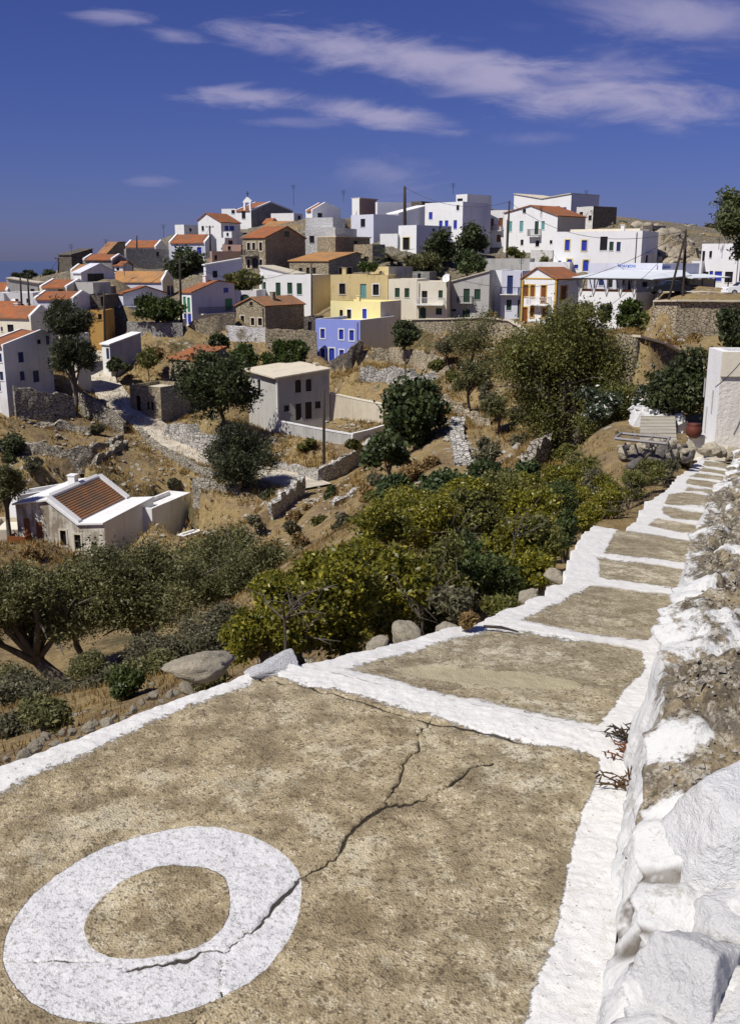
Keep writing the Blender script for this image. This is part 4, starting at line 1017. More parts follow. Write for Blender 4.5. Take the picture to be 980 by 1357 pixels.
def path_material():
    m = M('path_concrete')
    big = m.noise(1.1, 6, .65)
    mid = m.noise(5.5, 6, .7)
    fine = m.noise(60, 4, .7)
    grit = m.vor(95, 'F1', nd(m.nt, 'ShaderNodeMixRGB', {'blend_type': 'ADD'}, {0: .03, 1: m.co, 2: nd(m.nt, 'ShaderNodeTexNoise', None, {'Vector': m.co, 'Scale': 40.0, 'Detail': 3.0}).outputs['Color']}).outputs[0], 'Color')
    g = nd(m.nt, 'ShaderNodeSeparateColor', None, {0: grit}).outputs[0]
    gd = m.vor(120)
    sx = nd(m.nt, 'ShaderNodeSeparateXYZ', None, {0: m.co})
    far = m.step(sx.outputs[1], 3.6, 5.2)
    warm = m.mix(m.step(mid, .36, .64), (.215, .17, .10), (.41, .335, .205))
    cool = m.mix(m.step(mid, .3, .7), (.215, .18, .115), (.36, .305, .205))
    east = m.step(m.math('ADD', sx.outputs[0], m.math('MULTIPLY', big, .8)), .25, .95)
    col = m.mix(m.math('MAXIMUM', far, m.math('MULTIPLY', east, .45)), warm, cool)
    spl = m.step(m.noise(3.2, 6, .72, m.map(loc=(2, 9, 0))), .57, .63)
    pale = m.step(m.math('ADD', m.math('MULTIPLY', big, .55), m.math('MULTIPLY', m.noise(9, 6, .75), .45)), .51, .60)
    col = m.mix(m.math('MULTIPLY', pale, m.math('ADD', .38, m.math('MULTIPLY', east, .5))), col, (.56, .51, .38))
    col = m.mix(m.math('MULTIPLY', m.step(m.noise(2.4, 5, .7, m.map(loc=(7, 3, 0))), .58, .75), .35), col, (.14, .105, .06))
    col = m.mix(m.math('MULTIPLY', spl, .7), col, (.52, .46, .32))
    # aggregate: pale and dark grains
    col = m.mix(m.math('MULTIPLY', m.math('MULTIPLY', m.step(g, .84, .92), m.step(mid, .4, .6)), .6), col, (.62, .56, .42))
    col = m.mix(m.math('MULTIPLY', m.step(g, .16, .1), .6), col, (.06, .045, .028))
    col = m.mix(m.math('MULTIPLY', m.step(fine, .54, .68), m.math('ADD', .15, m.math('MULTIPLY', m.step(mid, .62, .4), .45))), col, (.09, .068, .04))
    # smooth screed patch on the second tread
    pt = nd(m.nt, 'ShaderNodeVectorMath', {'operation': 'DISTANCE'}, {0: m.map((1, 1.0, .0)), 1: (.62, 4.78, 0)}).outputs['Value']
    dx = m.math('MULTIPLY', m.math('SUBTRACT', sx.outputs[0], .62), 1.15)
    dy = m.math('MULTIPLY', m.math('ADD', m.math('SUBTRACT', sx.outputs[1], 4.72), m.math('MULTIPLY', m.math('SUBTRACT', sx.outputs[0], .6), .12)), 3.6)
    rr = m.math('ADD', m.math('SQRT', m.math('ADD', m.math('MULTIPLY', dx, dx), m.math('MULTIPLY', dy, dy))), m.math('MULTIPLY', m.noise(7, 5, .7), .5))
    col = m.mix(m.math('MULTIPLY', m.step(rr, .80, .76), .8), col, (.42, .37, .24))
    # whitewash, worn along its edges
    pa = m.math('ADD', m.attr('paint'), m.math('MULTIPLY', m.math('SUBTRACT', m.noise(26, 7, .78), .5), .11))
    pm_ = m.step(pa, -.004, .008)
    chips = m.math('MAXIMUM', m.step(m.noise(20, 5, .75), .67, .70), m.math('MULTIPLY', m.step(m.noise(75, 3, .7), .66, .70), .6))
    pm_ = m.math('MULTIPLY', pm_, m.math('SUBTRACT', 1, m.math('MULTIPLY', chips, .75)))
    dirt = m.step(m.noise(13, 6, .8), .5, .8)
    wcol = m.mix(m.math('MULTIPLY', dirt, .65), (.64, .63, .60), (.38, .345, .27))
    wcol = m.mix(m.math('MULTIPLY', m.step(m.noise(55, 4, .7, m.map(loc=(4, 4, 0))), .62, .68), m.step(m.noise(2.2, 4, .6), .42, .6)), wcol, (.22, .19, .14))
    col = m.mix(pm_, col, wcol)
    # thinner paint of the ring, pitted by the aggregate
    ra = m.math('ADD', m.attr('ring'), m.math('MULTIPLY', m.math('SUBTRACT', m.noise(50, 5, .75), .5), .016))
    rm_ = m.step(ra, -.001, .003)
    pit = m.step(m.math('ADD', m.math('MULTIPLY', fine, .6), m.math('MULTIPLY', m.noise(48, 5, .8), .4)), .50, .66)
    rm_ = m.math('MULTIPLY', rm_, m.math('SUBTRACT', .90, m.math('MULTIPLY', pit, .42)))
    col = m.mix(rm_, col, (.64, .64, .645))
    ck = m.step(m.attr('crack'), .3, .6)
    col = m.mix(m.math('MULTIPLY', ck, .95), col, (.035, .027, .02))
    h = m.math('ADD', m.math('ADD', m.math('MULTIPLY', fine, .5), m.math('MULTIPLY', gd, .5)), m.math('MULTIPLY', mid, .8))
    hb = m.math('MULTIPLY', h, m.math('SUBTRACT', 1, m.math('MULTIPLY', m.math('MAXIMUM', pm_, rm_), .7)))
    return m.out(col, .93, m.bump(hb, .75, .012), .12)
MT['path'] = path_material()
fr_ = ringv[pf].max(1) > -.02
def sub_mesh(name, mask, parent=None):
    f = pf[mask]
    used = np.unique(f)
    remap = np.zeros(len(pv), np.int32); remap[used] = np.arange(len(used))
    return np_mesh(name, pv[used], remap[f], MT['path'], parent, True, {'paint': pat[used], 'crack': pcr[used], 'ring': ringv[used]})
path = tag(sub_mesh('path', ~fr_), kind='structure')
sub_mesh('painted_ring', fr_, path)

MT['limerock'] = rockmat('whitewashed_rock', (.55, .52, .46), (.40, .37, .32), None, 2.4, (.68, .68, .67), .29, .42)
# ================================================================ dry stone walls, lane, bank
WALLS = []
WG = 'dry stone walls of the terraces'
def wall(label, pts, h, mat='drystone', thick=.5, rough=.22, name='stone_wall', step=.45, group=WG, coping=None, lean=.06, down=1.6, cat='wall', terrace=None, facing=None):
    """pts: (u, v base, distance) along the foot of the wall"""
    W = [P(*p) for p in pts]
    hs = h if hasattr(h, '__len__') else [h] * len(pts)
    L = [0]
    for a, b in zip(W, W[1:]): L.append(L[-1] + (b - a).length)
    n = max(2, int(L[-1] / step))
    line = resample(W, n)
    hh = np.interp(np.linspace(0, L[-1], n), L, hs)
    root = empty(name, W[0], label, cat, group) if coping else None
    dd_ = np.gradient(line, axis=0); nn_ = np.stack([dd_[:, 1], -dd_[:, 0]], 1); nn_ /= np.linalg.norm(nn_, axis=1)[:, None] + 1e-9
    fv = np.array(facing) if facing else None
    nn_ = np.where(((nn_ * (fv if facing else -line[:, :2])).sum(1) < 0)[:, None], -nn_, nn_)
    WALLS.append((line, nn_, hh, (group == WG) if terrace is None else terrace, thick / 2))
    rs = np.random.RandomState(len(label) * 7 + int(L[-1] * 10))
    rows = 5
    V, Fc = [], []
    for i in range(n):
        d = line[min(i + 1, n - 1)] - line[max(i - 1, 0)]
        nr = np.array([d[1], -d[0], 0]); nr /= np.hypot(*nr[:2]) + 1e-9
        if nr[0] * nn_[i, 0] + nr[1] * nn_[i, 1] < 0: nr = -nr
        top = hh[i] + rs.uniform(-1, 1) * rough * (0.8 if hh[i] > .4 else .4)
        for q in range(rows):
            z = -down + (top + down) * q / (rows - 1)
            o = nr * (thick / 2 - lean * max(z, 0) + rs.uniform(-1, 1) * rough * .3)
            V.append(line[i] + o + np.array([0, 0, z + (rs.uniform(-.5, .5) * rough * .4 if q < rows - 1 else 0)]))
        for q in range(rows):
            z = top + (-down - top) * q / (rows - 1)
            o = -nr * (thick / 2 + rs.uniform(-1, 1) * rough * .3)
            V.append(line[i] + o + np.array([0, 0, z + (rs.uniform(-.5, .5) * rough if q == 0 else 0)]))
    R2 = rows * 2
    for i in range(n - 1):
        for q in range(R2 - 1):
            Fc.append((i * R2 + q, (i + 1) * R2 + q, (i + 1) * R2 + q + 1, i * R2 + q + 1))
    for i in (0, n - 1):
        for q in range(rows - 1): Fc.append((i * R2 + q, i * R2 + q + 1, i * R2 + R2 - 2 - q, i * R2 + R2 - 1 - q))
    o = np_mesh('wall_body' if coping else name, V, Fc, MT[mat], root, False)
    if not coping: tag(o, label, cat, group)
    else:
        mb = MB()
        for i in range(n - 1):
            a, b = Vector(line[i]) + K * (hh[i] + .01), Vector(line[i + 1]) + K * (hh[i + 1] + .01)
            d = (b - a); nr = Vector((d.y, -d.x, 0)).normalized() * (thick / 2 + .04)
            q = [a - nr, a + nr, b + nr, b - nr]
            mb.hexa(q + [p + K * .12 for p in q])
        mb.build('coping', MT[coping], root)
    return root or o
wall('rough stone wall below the big navy shuttered house', [(19, 530, 88.5), (60, 536, 90), (98, 541, 92)], 1.25, 'drystone')
wall('tall stone wall carrying the upper lane past the dark pines', [(100, 545, 95), (125, 557, 94), (150, 566, 93.5), (166, 572, 93)], [1.8, 2.0, 1.5, .8], 'drystone')
wall('long stone wall carrying the lower lane down the valley', [(180, 574, 95), (205, 600, 90), (240, 622, 86), (285, 640, 82)], [.7, 1.0, 1.1, 1.0], 'drystone')
wall('crumbling grey terrace wall at the left edge, upper of three', [(-10, 566, 89), (50, 570, 89.5), (100, 572, 90), (122, 576, 89.8)], [.8, .8, .7, .4], 'drystone', rough=.3)
wall('crumbling terrace wall at the left edge with gaps, lowest of three', [(-10, 600, 84), (40, 602, 84.2), (85, 606, 83.8), (120, 603, 84.6), (148, 592, 87), (160, 582, 89.5)], [.8, .9, .8, .9, .7, .4], 'drystone', rough=.3)
wall('short dark field wall falling away below the upper lane', [(126, 616, 82.2), (146, 605, 84.4), (168, 592, 87.5)], [.6, .7, .5], 'drystone', rough=.4)
wall('low field wall on the brown slope behind the valley house', [(258, 648, 80), (290, 652, 78), (318, 655, 76)], .8, 'drystone', rough=.3)
wall('rubble heap wall below the stone ruin beside the lane', [(222, 572, 94), (255, 584, 91), (290, 600, 88), (300, 590, 90)], [.7, 1.2, 1.0, .8], 'drystonelight', thick=1.2, rough=.5)
wall('stone garden wall under the stone house in the middle of the slope', [(352, 466, 113), (385, 468, 113), (420, 470, 113)], 2.6, 'stone', rough=.08)
wall('patchy whitewashed stone base under the small gable windows', [(300, 458, 113.5), (325, 459, 113.5), (353, 460, 113.5)], 2.2, 'stonewash', rough=.1)
wall('brown yard wall left of the small gabled stone house', [(252, 450, 116), (285, 448, 116), (312, 446, 117)], [2.0, 2.6, 2.6], 'stone', rough=.1)
wall('dark yard wall below the round green tree', [(170, 445, 115), (205, 446, 114), (243, 447, 114)], 1.6, 'stonegrey', rough=.1)
wall('dark shaded wall stepping down right of the lilac blue house', [(437, 492, 108), (462, 494, 106), (480, 482, 107)], [1.2, 2.4, 2.6], 'stonedark', rough=.2)  # house shadow over this wall put into the dark stone colour
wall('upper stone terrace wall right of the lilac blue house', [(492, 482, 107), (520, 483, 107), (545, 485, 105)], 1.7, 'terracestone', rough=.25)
wall('broken terrace wall stepping down below the small olive trees', [(545, 486, 104.5), (570, 492, 102), (598, 500, 99)], 1.6, 'terracestone', rough=.35)
wall('lower rubble terrace wall above the fig tree', [(478, 506, 103), (510, 506, 102.5), (545, 510, 100), (590, 522, 96)], 1.3, 'drystonelight', thick=1.0, rough=.5)
wall('curved stone retaining wall below the ochre trimmed gabled house', [(545, 442, 112), (590, 444, 111), (640, 448, 110), (675, 453, 108), (700, 462, 105), (714, 470, 102)], [1.5, 1.7, 2.2, 2.2, 1.6, .9], 'terracestone', rough=.05, coping='concrete')
wall('smooth cream yard wall right of the grey slab roofed house', [(438, 553, 98), (470, 558, 97), (508, 562, 95)], [2.4, 2.2, 1.9], 'concrete', thick=.25, rough=.01, lean=0, coping='palecream', group='')
wall('low patterned block wall in front of the grey slab roofed house', [(371, 574, 92), (420, 584, 90), (465, 592, 88.5)], 1.1, 'greyplaster', thick=.2, rough=.01, lean=0, coping='white', group='')
wall('low white block wall running back from the yard corner', [(466, 592, 88), (490, 586, 90), (508, 580, 92)], 1.1, 'white', thick=.2, rough=.01, lean=0, coping='white', group='')
wall('curving bleached stone wall beside the white lane end', [(362, 627, 86), (390, 636, 83), (422, 642, 80), (455, 628, 83), (485, 606, 87), (506, 588, 90)], [1.0, 1.2, 1.3, 1.4, 1.4, 1.0], 'drystonelight', rough=.2)
wall('stone wall stacked beside the lane end under the leaning pine', [(358, 690, 68), (375, 672, 71), (392, 660, 74), (400, 650, 76)], 1.1, 'drystonelight', rough=.4)
wall('loose stone wall running down the brown slope beside the fig tree', [(606, 560, 66), (604, 580, 60), (610, 602, 54), (612, 618, 50)], .3, 'drystonelight', thick=.9, rough=.3)
wall('broken terrace wall across the brown slope below the patterned wall', [(440, 672, 64), (470, 660, 65), (500, 652, 65)], .6, 'drystonelight', rough=.3)
wall('low terrace wall on the brown slope beneath the small olives', [(600, 545, 74), (630, 560, 70), (655, 578, 66)], .6, 'terracestone', rough=.3)
wall('terrace wall fragment above the round small olive', [(560, 530, 84), (590, 538, 82), (615, 548, 80)], .8, 'terracestone', rough=.3)
wall('mossy field wall below the small right hand olives', [(690, 632, 40), (715, 612, 44), (735, 598, 47), (770, 596, 47)], [.6, 1.0, 1.4, 1.2], 'drystone', rough=.4)
wall('tall sunlit stone terrace wall under the parked cars', [(862, 455, 83), (890, 460, 82), (930, 462, 82), (985, 464, 82)], [3.4, 3.7, 3.8, 3.9], 'terracestone', rough=.12, coping='concrete')
wall('stone side wall of the car terrace below the taverna corner', [(862, 455, 83.4), (864, 446, 93), (868, 436, 104)], [3.4, 3.4, 3.2], 'terracestone', rough=.1, facing=(-1, -.15))
wall('dark shaded stone wall behind the right hand shrubs', [(838, 514, 53), (870, 514, 54), (905, 512, 56), (925, 508, 58)], [2.7, 2.4, 1.6, 1.2], 'stonedark', rough=.05, coping='concrete')  # shaded face of the wall painted with darker stone
wall('sunlit short end of the dark stone wall behind the big olive', [(815, 505, 57), (838, 514, 53)], [2.7, 2.7], 'terracestone', rough=.05)  # sunlit face of the same wall painted with lighter stone
wall('thickly whitewashed boulder wall beside the lower white steps', [(838, 562, 34), (860, 569, 33.4), (885, 576, 32.8), (902, 580, 32.4)], [.40, .45, .5, .5], 'limerock', thick=.5, rough=.3, step=.22, terrace=False)
wall('jumbled rocky wall on the hilltop right of the white houses', [(852, 335, 150), (880, 340, 148), (905, 345, 146), (925, 350, 145)], [2.2, 3.0, 2.2, 1.5], 'terracestone', thick=3, rough=.9)

def ribbon(name, pts, mat, lift=.1, n=120):
    """pts: (u, v, distance, half width)"""
    W = [P(*p[:3]) for p in pts]
    L = [0]
    for a, b in zip(W, W[1:]): L.append(L[-1] + (b - a).length)
    line = resample(W, n)
    hw = np.interp(np.linspace(0, L[-1], n), L, [p[3] for p in pts])
    WALLS.append((line, np.zeros((n, 2)), hw * 0, False, float(hw.mean()) + .2))
    V = []
    for i in range(n):
        d = line[min(i + 1, n - 1)] - line[max(i - 1, 0)]
        nr = np.array([d[1], -d[0], 0]); nr /= np.hypot(*nr[:2]) + 1e-9
        for t in (-1, -.94, -.5, 0, .5, .94, 1):
            p = line[i] + nr * hw[i] * t
            V.append(p + np.array([0, 0, lift if abs(t) < 1 else lift - .8]))
    Fc = [(i * 7 + q, (i + 1) * 7 + q, (i + 1) * 7 + q + 1, i * 7 + q + 1) for i in range(n - 1) for q in range(6)]
    return tag(np_mesh(name, V, Fc, MT[mat]), kind='structure')
m = M('lane_concrete')
a = m.noise(.6, 5, .7); b = m.noise(4, 5, .7)
col = m.mix(m.step(a, .4, .65), (.64, .58, .47), (.42, .38, .31))
col = m.mix(m.math('MULTIPLY', b, .4), col, (.25, .22, .18))
MT['lane'] = m.out(col, .95, m.bump(b, .4, .03), .1)
ribbon('lane', [(124, 455, 117, 1.3), (128, 470, 112, 1.4), (132, 500, 106, 1.6), (150, 526, 101, 1.7), (180, 553, 97.5, 1.6), (215, 577, 94, 2.0), (255, 597, 90, 2.1), (290, 612, 87, 1.9), (345, 626, 84, 1.4), (380, 635, 81, 2.0), (418, 648, 78, 1.8)], 'lane', .22)
ribbon('road', [(884, 386, 111, 1.6), (900, 387, 108, 2.2), (940, 389, 106, 2.6), (985, 392, 104, 3.0)], 'lane', .12, 40)
MT['stepgrey'] = plaster('grey_step_concrete', (.40, .37, .30), (.22, .20, .16), .7)
# lower white steps beyond the path end
mb = MB()
a0, b0, a1, b1 = P(847, 584, 28.2), P(896, 586, 28.2), P(848, 556, 32.5), P(893, 562, 32.5)
nst = 7
for i in range(nst):
    f0, f1 = i / nst, (i + 1) / nst
    p, q, r_, s_ = a0.lerp(a1, f0), b0.lerp(b1, f0), b0.lerp(b1, f1), a0.lerp(a1, f1)
    z = max(p.z, q.z) + .05 * i * .3
    for pt_ in (p, q, r_, s_): pt_.z = z
    mb.hexa([x - K * .5 for x in (p, q, r_, s_)] + [p, q, r_, s_])
    e = (s_ - p) * .16
    mb.hexa([x + K * .003 for x in (p + e * 5.2, q + e * 5.2, r_, s_)] + [x + K * .025 for x in (p + e * 5.2, q + e * 5.2, r_, s_)], 0)
tag(mb.build('lower_steps', [MT['stepgrey'], MT['white_clean']]), kind='structure')
ribbon('path_landing', [(960, 611, float(PI_(960, 611).y), 1.25), (960, 603, float(PI_(960, 603).y), 1.3), (935, 597, 25.0, 1.2), (900, 590, 27, 1.0), (872, 585, 28.3, 1.0)], 'lane', -.03, 30)
mb = MB()
for (u0, v0, u1, v1, Y) in ((738, 434, 762, 436, 111), (736, 438, 757, 441, 109.5), (730, 443, 752, 446, 108), (724, 448, 745, 451, 106.5), (716, 453, 736, 457, 105)):
    a, b = P(u0, v0, Y), P(u1, v1, Y)
    mb.box(a - K * 1.5, b - a, Vector((.1, 1.3, 0)), K * 1.6)
tag(mb.build('front_steps', MT['white_clean']), kind='structure')
# brick of openings in the patterned block wall is in its material

# ---- whitewashed rubble bank along the right side of the path
BANK = []
def bank():
    pts = RE[3:5] + [p for i, p in enumerate(RE) if i > 5 and (p - RE[i - 1]).length > 1e-4]
    L = [0]
    for a, b in zip(pts, pts[1:]): L.append(L[-1] + (b - a).length)
    n1 = 760
    s = np.linspace(0, 1, n1) ** 1.7
    line = resample(pts, n1, s)
    sm = line.copy()
    for _ in range(30): sm[1:-1] = (sm[:-2] + sm[2:] + sm[1:-1]) / 3
    d = np.gradient(sm, axis=0); d[:, 2] = 0
    d /= np.linalg.norm(d, axis=1)[:, None] + 1e-9
    nr = np.stack([d[:, 1], -d[:, 0], np.zeros(n1)], 1)
    OFF = L[2]
    S = s * L[-1] - OFF
    # cross section: (outward, up)
    c = np.concatenate([np.linspace(0, .3, 34)[:-1], np.linspace(.3, .42, 16)[:-1], .42 + (np.linspace(0, 1, 70) ** 1.8) * 4.6])
    nc = len(c)
    h = .34 + .05 * np.sin(S * 1.3) + .25 * fbm(S * .7, S * 0 + 2, 31, 3) - .10 * np.clip((S - 4) / 10, 0, 1)
    h = h * (.40 + .60 * np.clip((S - 1.1) / .8, 0, 1) ** 1.5)
    cs, SS = np.meshgrid(c, S)
    hh = h[:, None]
    face = np.clip(cs / .3, 0, 1)
    out = -.06 + .13 * face + np.clip(cs - .3, 0, None)
    up = -.12 + (hh + .12) * face + np.clip(cs - .42, 0, None) * .10
    # stones by cell noise
    rs = np.random.RandomState(4)
    def cells(sx, cx, n):
        px, py = rs.uniform(-OFF, L[-1] - OFF, n), rs.uniform(-.1, 5, n)
        py = np.where(rs.rand(n) < .5, rs.uniform(-.05, .9, n), py)
        d1 = np.full(SS.shape, 1e9); d2 = d1.copy(); idv = np.zeros(SS.shape)
        rv = rs.rand(n)
        wx = SS + .08 * fbm(SS * 5, cs * 5, 41, 3); wy = cs + .08 * fbm(SS * 5, cs * 5, 43, 3)
        for i in range(n):
            dd = np.hypot((wx - px[i]) / sx, (wy - py[i]) / cx)
            m1 = dd < d1
            d2 = np.where(m1, d1, np.minimum(d2, dd)); idv = np.where(m1, rv[i], idv); d1 = np.where(m1, dd, d1)
        return np.clip((d2 - d1), 0, .5), idv
    e, idv = cells(.42, .30, 300)
    e2_, id2 = cells(.14, .12, 900)
    bump_ = np.sqrt(np.clip(e / .5, 0, 1)) * .13 + (idv - .5) * .10 + np.sqrt(np.clip(e2_ / .5, 0, 1)) * .05 + fbm(SS * 9, cs * 9, 51, 5) * .05 + fbm(SS * 26, cs * 26, 57, 3) * .016
    fw = np.clip(cs / .08, 0, 1) * np.where(cs < .3, .40 + .15 * np.clip((2.6 - SS) / 1.2, 0, 1), 1.0)
    on_top = np.clip((cs - .26) / .12, 0, 1)
    V = line[:, None, :] + nr[:, None, :] * (out - bump_ * fw * (1 - on_top) * .9 + .03)[..., None]
    V[..., 2] += up + bump_ * fw * on_top - .06 * on_top
    lime = (.275 + .12 * fbm(SS * 1.6, cs * 0 + 1, 61, 3) - cs) + .42 * fbm(SS * 3.2, cs * 2.2, 63, 5) * np.clip((cs - .25) * 3, 0, 1)
    lime = lime + np.clip((1.65 + .9 * fbm(SS * 2.5, cs * 2.5, 67, 4) - SS) / .3, 0, 1) * np.clip(1.6 - cs, 0, 1) * .9 + np.clip((e / .5) - .35, 0, 1) * .1
    lime = np.maximum(lime, (fbm(SS * 2.6 + 3, cs * 2.8, 83, 5) - .25) * .7 - .12 * np.clip(cs - .9, 0, 2))
    fi = np.arange(n1 * nc).reshape(n1, nc)
    fq = np.stack([fi[:-1, :-1], fi[:-1, 1:], fi[1:, 1:], fi[1:, :-1]], -1).reshape(-1, 4)
    m = M('whitewashed_rubble')
    w = m.step(m.math('ADD', m.attr('lime'), m.math('MULTIPLY', m.math('SUBTRACT', m.noise(14, 6, .75), .5), .5)), -.04, .04)
    a, b, f = m.noise(3, 6, .7), m.noise(16, 6, .75), m.noise(60, 4, .7)
    soil = m.mix(m.step(a, .42, .58), (.28, .225, .14), (.15, .13, .10))
    soil = m.mix(m.step(b, .5, .6), soil, (.44, .40, .32))
    soil = m.mix(m.math('MULTIPLY', m.step(m.noise(7, 6, .8, m.map(loc=(3, 1, 8))), .52, .6), .8), soil, (.075, .062, .045))
    soil = m.mix(m.math('MULTIPLY', m.step(f, .5, .66), .7), soil, (.045, .034, .024))
    lim = m.mix(m.math('MULTIPLY', m.step(b, .5, .75), .55), (.63, .63, .61), (.32, .30, .26))
    lim = m.mix(m.math('MULTIPLY', m.step(m.attr('gap'), .16, .02), m.step(m.noise(4, 4, .7), .42, .55)), lim, (.16, .14, .115))
    lim = m.mix(m.math('MULTIPLY', m.step(m.noise(5, 7, .8, m.map(loc=(5, 5, 2))), .56, .64), .75), lim, (.36, .34, .30))
    col = m.mix(w, soil, lim)
    h_ = m.math('ADD', m.math('MULTIPLY', b, .8), m.math('MULTIPLY', f, m.math('SUBTRACT', .8, m.math('MULTIPLY', w, .5))))
    MT['bank'] = m.out(col, .95, m.bump(h_, .8, .02), .1)
    o = np_mesh('rubble_wall', V.reshape(-1, 3), fq, MT['bank'], None, True, {'lime': lime.ravel(), 'gap': (e / .5).ravel()})
    BANK.append((V, cs, SS, lime))
    return tag(o, 'low rubble wall, whitewashed face and brown earth top, right of the path', 'wall')
bank()

# ---- rocks
def rock_mesh(name, seed, sub=4, planes=13, rough=.10, mat=None, round_=.25):
    import bmesh
    bm = bmesh.new()
    bmesh.ops.create_icosphere(bm, subdivisions=sub, radius=1)
    V = np.array([v.co[:] for v in bm.verts]); Fc = np.array([[v.index for v in f.verts] for f in bm.faces])
    bm.free()
    rs = np.random.RandomState(seed)
    N = rs.normal(size=(planes, 3)); N /= np.linalg.norm(N, axis=1)[:, None]
    dd = rs.uniform(.55, 1.0, planes)
    c = V @ N.T
    r = np.where(c > .05, dd / np.maximum(c, .05), 9)
    k = 9.0
    rr = -np.log(np.exp(-k * np.minimum(r, 3)).sum(1)) / k
    rr = rr * (1 - round_) + round_ * .8
    rr += rough * (fbm(V[:, 0] * 2.3 + seed, V[:, 1] * 2.3 + V[:, 2] * 1.9, seed, 5)) + rough * .5 * fbm(V[:, 2] * 5 + seed, V[:, 0] * 5 - V[:, 1] * 4, seed + 3, 4)
    V = V * rr[:, None]
    me_o = np_mesh(name, V, Fc, mat, None, True)
    me = me_o.data
    bpy.data.objects.remove(me_o)
    return me
MT['rock'] = rockmat('kerb_rock', (.56, .50, .38), (.38, .34, .26), (.50, .41, .22), 3.2)
MT['rockdark'] = rockmat('dark_field_rock', (.22, .20, .18), (.11, .10, .095), None, 2.5)
ROCKS = [rock_mesh('rock_shape', s, 4, 14, .16, MT['rock'], .45) for s in range(6)]
MT['crag'] = rockmat('hill_crag', (.44, .38, .28), (.24, .21, .165), None, 1.6)
CRAG = [rock_mesh('crag_shape', s + 60, 4, 16, .34, MT['crag'], .35) for s in range(4)]
ROCKSD = [rock_mesh('rock_shape', s + 20, 3, 12, .12, MT['rockdark'], .45) for s in range(4)]
BOULD = [rock_mesh('boulder_shape', s + 40, 6, 11, .12, MT['limerock'], .18) for s in range(5)]
def place(me, name, loc, r, label=None, cat=None, group=None, rot=None, sc=(1, 1, 1)):
    o = bpy.data.objects.new(name, me)
    COL.objects.link(o)
    o.location = loc; o.scale = (r * sc[0], r * sc[1], r * sc[2])
    o.rotation_euler = rot or (random.uniform(-.5, .5), random.uniform(-.5, .5), random.uniform(0, 6.28))
    return tag(o, label, cat, group)
# rocks along the outside of the left edging (pixels u, v, radius)
kr = [(75, 780, 38), (112, 752, 34), (150, 712, 24), (200, 703, 20), (235, 698, 22), (286, 690, 30), (346, 668, 34), (180, 738, 24), (338, 636, 15), (400, 658, 18), (432, 628, 22), (500, 580, 25), (548, 580, 22), (600, 558, 30),
      (22, 785, 20), (494, 545, 12), (-20, 800, 30), (130, 728, 18), (258, 715, 16), (310, 672, 17), (372, 650, 14), (460, 602, 18), (478, 590, 14), (525, 600, 14), (570, 575, 16), (5, 820, 16), (50, 800, 18), (215, 722, 14), (415, 640, 12), (640, 540, 18)]
KG = 'grey rocks along the left edge of the path'
for x, y, r in kr:
    u, v = x / 2.45, 680 + y / 2.45
    p = PZ(u, v, -2.18)
    rr = r / 2.45 * depth(p) / F * .85
    place(random.choice(ROCKS), 'rock', p - K * .02, rr, 'small grey rock in the row outside the near white edging', 'rock', KG, sc=(1, 1, .8))
p = PZ(268, 884, -2.15)
place(ROCKS[2], 'boulder', p, .15, 'large tan boulder outside the left white edging', 'boulder', None, (0, 0, .6), (1.25, 1, .72))
for (u, v, r, l) in ((537, 828, .11, 'rounded grey rock at the foot of the leafy bushes beside the second tread'), (592, 826, .085, 'low flat rock between the leafy bushes and the white edging'), (735, 757, .085, 'grey rock against the white edging at the third step'), (700, 782, .085, 'flat brown rock under the leafy bushes near the third step'), (497, 846, .08, 'small grey stone below the bushes by the first step')):
    p = PI_(u, v); place(random.choice(ROCKS), 'rock', p - K * .05, r, l, 'rock', 'larger rocks beside the bushes', sc=(1.2, 1, .75))
p = P0(362, 886)
place(BOULD[1], 'rock', p - K * .02, .12, 'flat whitewashed stone at the left end of the first white step', 'rock', None, (0, .1, .3), (1.3, .8, .45))
# whitewashed boulders of the wall, lower right corner: facet normal and distance
def facet_rock(seed, facets, rough=.05, k=22.0):
    import bmesh
    bm = bmesh.new(); bmesh.ops.create_icosphere(bm, subdivisions=6, radius=1)
    V = np.array([v.co[:] for v in bm.verts]); Fc = np.array([[v.index for v in f.verts] for f in bm.faces]); bm.free()
    N = np.array([f[:3] for f in facets], float); N /= np.linalg.norm(N, axis=1)[:, None]
    dd = np.array([f[3] for f in facets])
    c = V @ N.T + .05 * fbm(V[:, :1] * 2 + np.arange(len(facets)) * 3, V[:, 1:2] * 2 + V[:, 2:] * 2, seed, 3)
    r = np.where(c > .04, dd / np.maximum(c, .04), 9)
    rr = np.minimum(-np.log(np.exp(-k * np.minimum(r, 3)).sum(1)) / k, 1.6)
    rr += rough * (fbm(V[:, 0] * 3 + seed, V[:, 1] * 3 + V[:, 2] * 2.5, seed, 5) + .5 * fbm(V[:, 2] * 8 + seed, V[:, 0] * 8 - V[:, 1] * 7, seed + 3, 4))
    o = np_mesh('boulder', V * rr[:, None], Fc, MT['limerock'], None, True)
    me = o.data; bpy.data.objects.remove(o)
    return me
BG = 'whitewashed boulders of the wall'
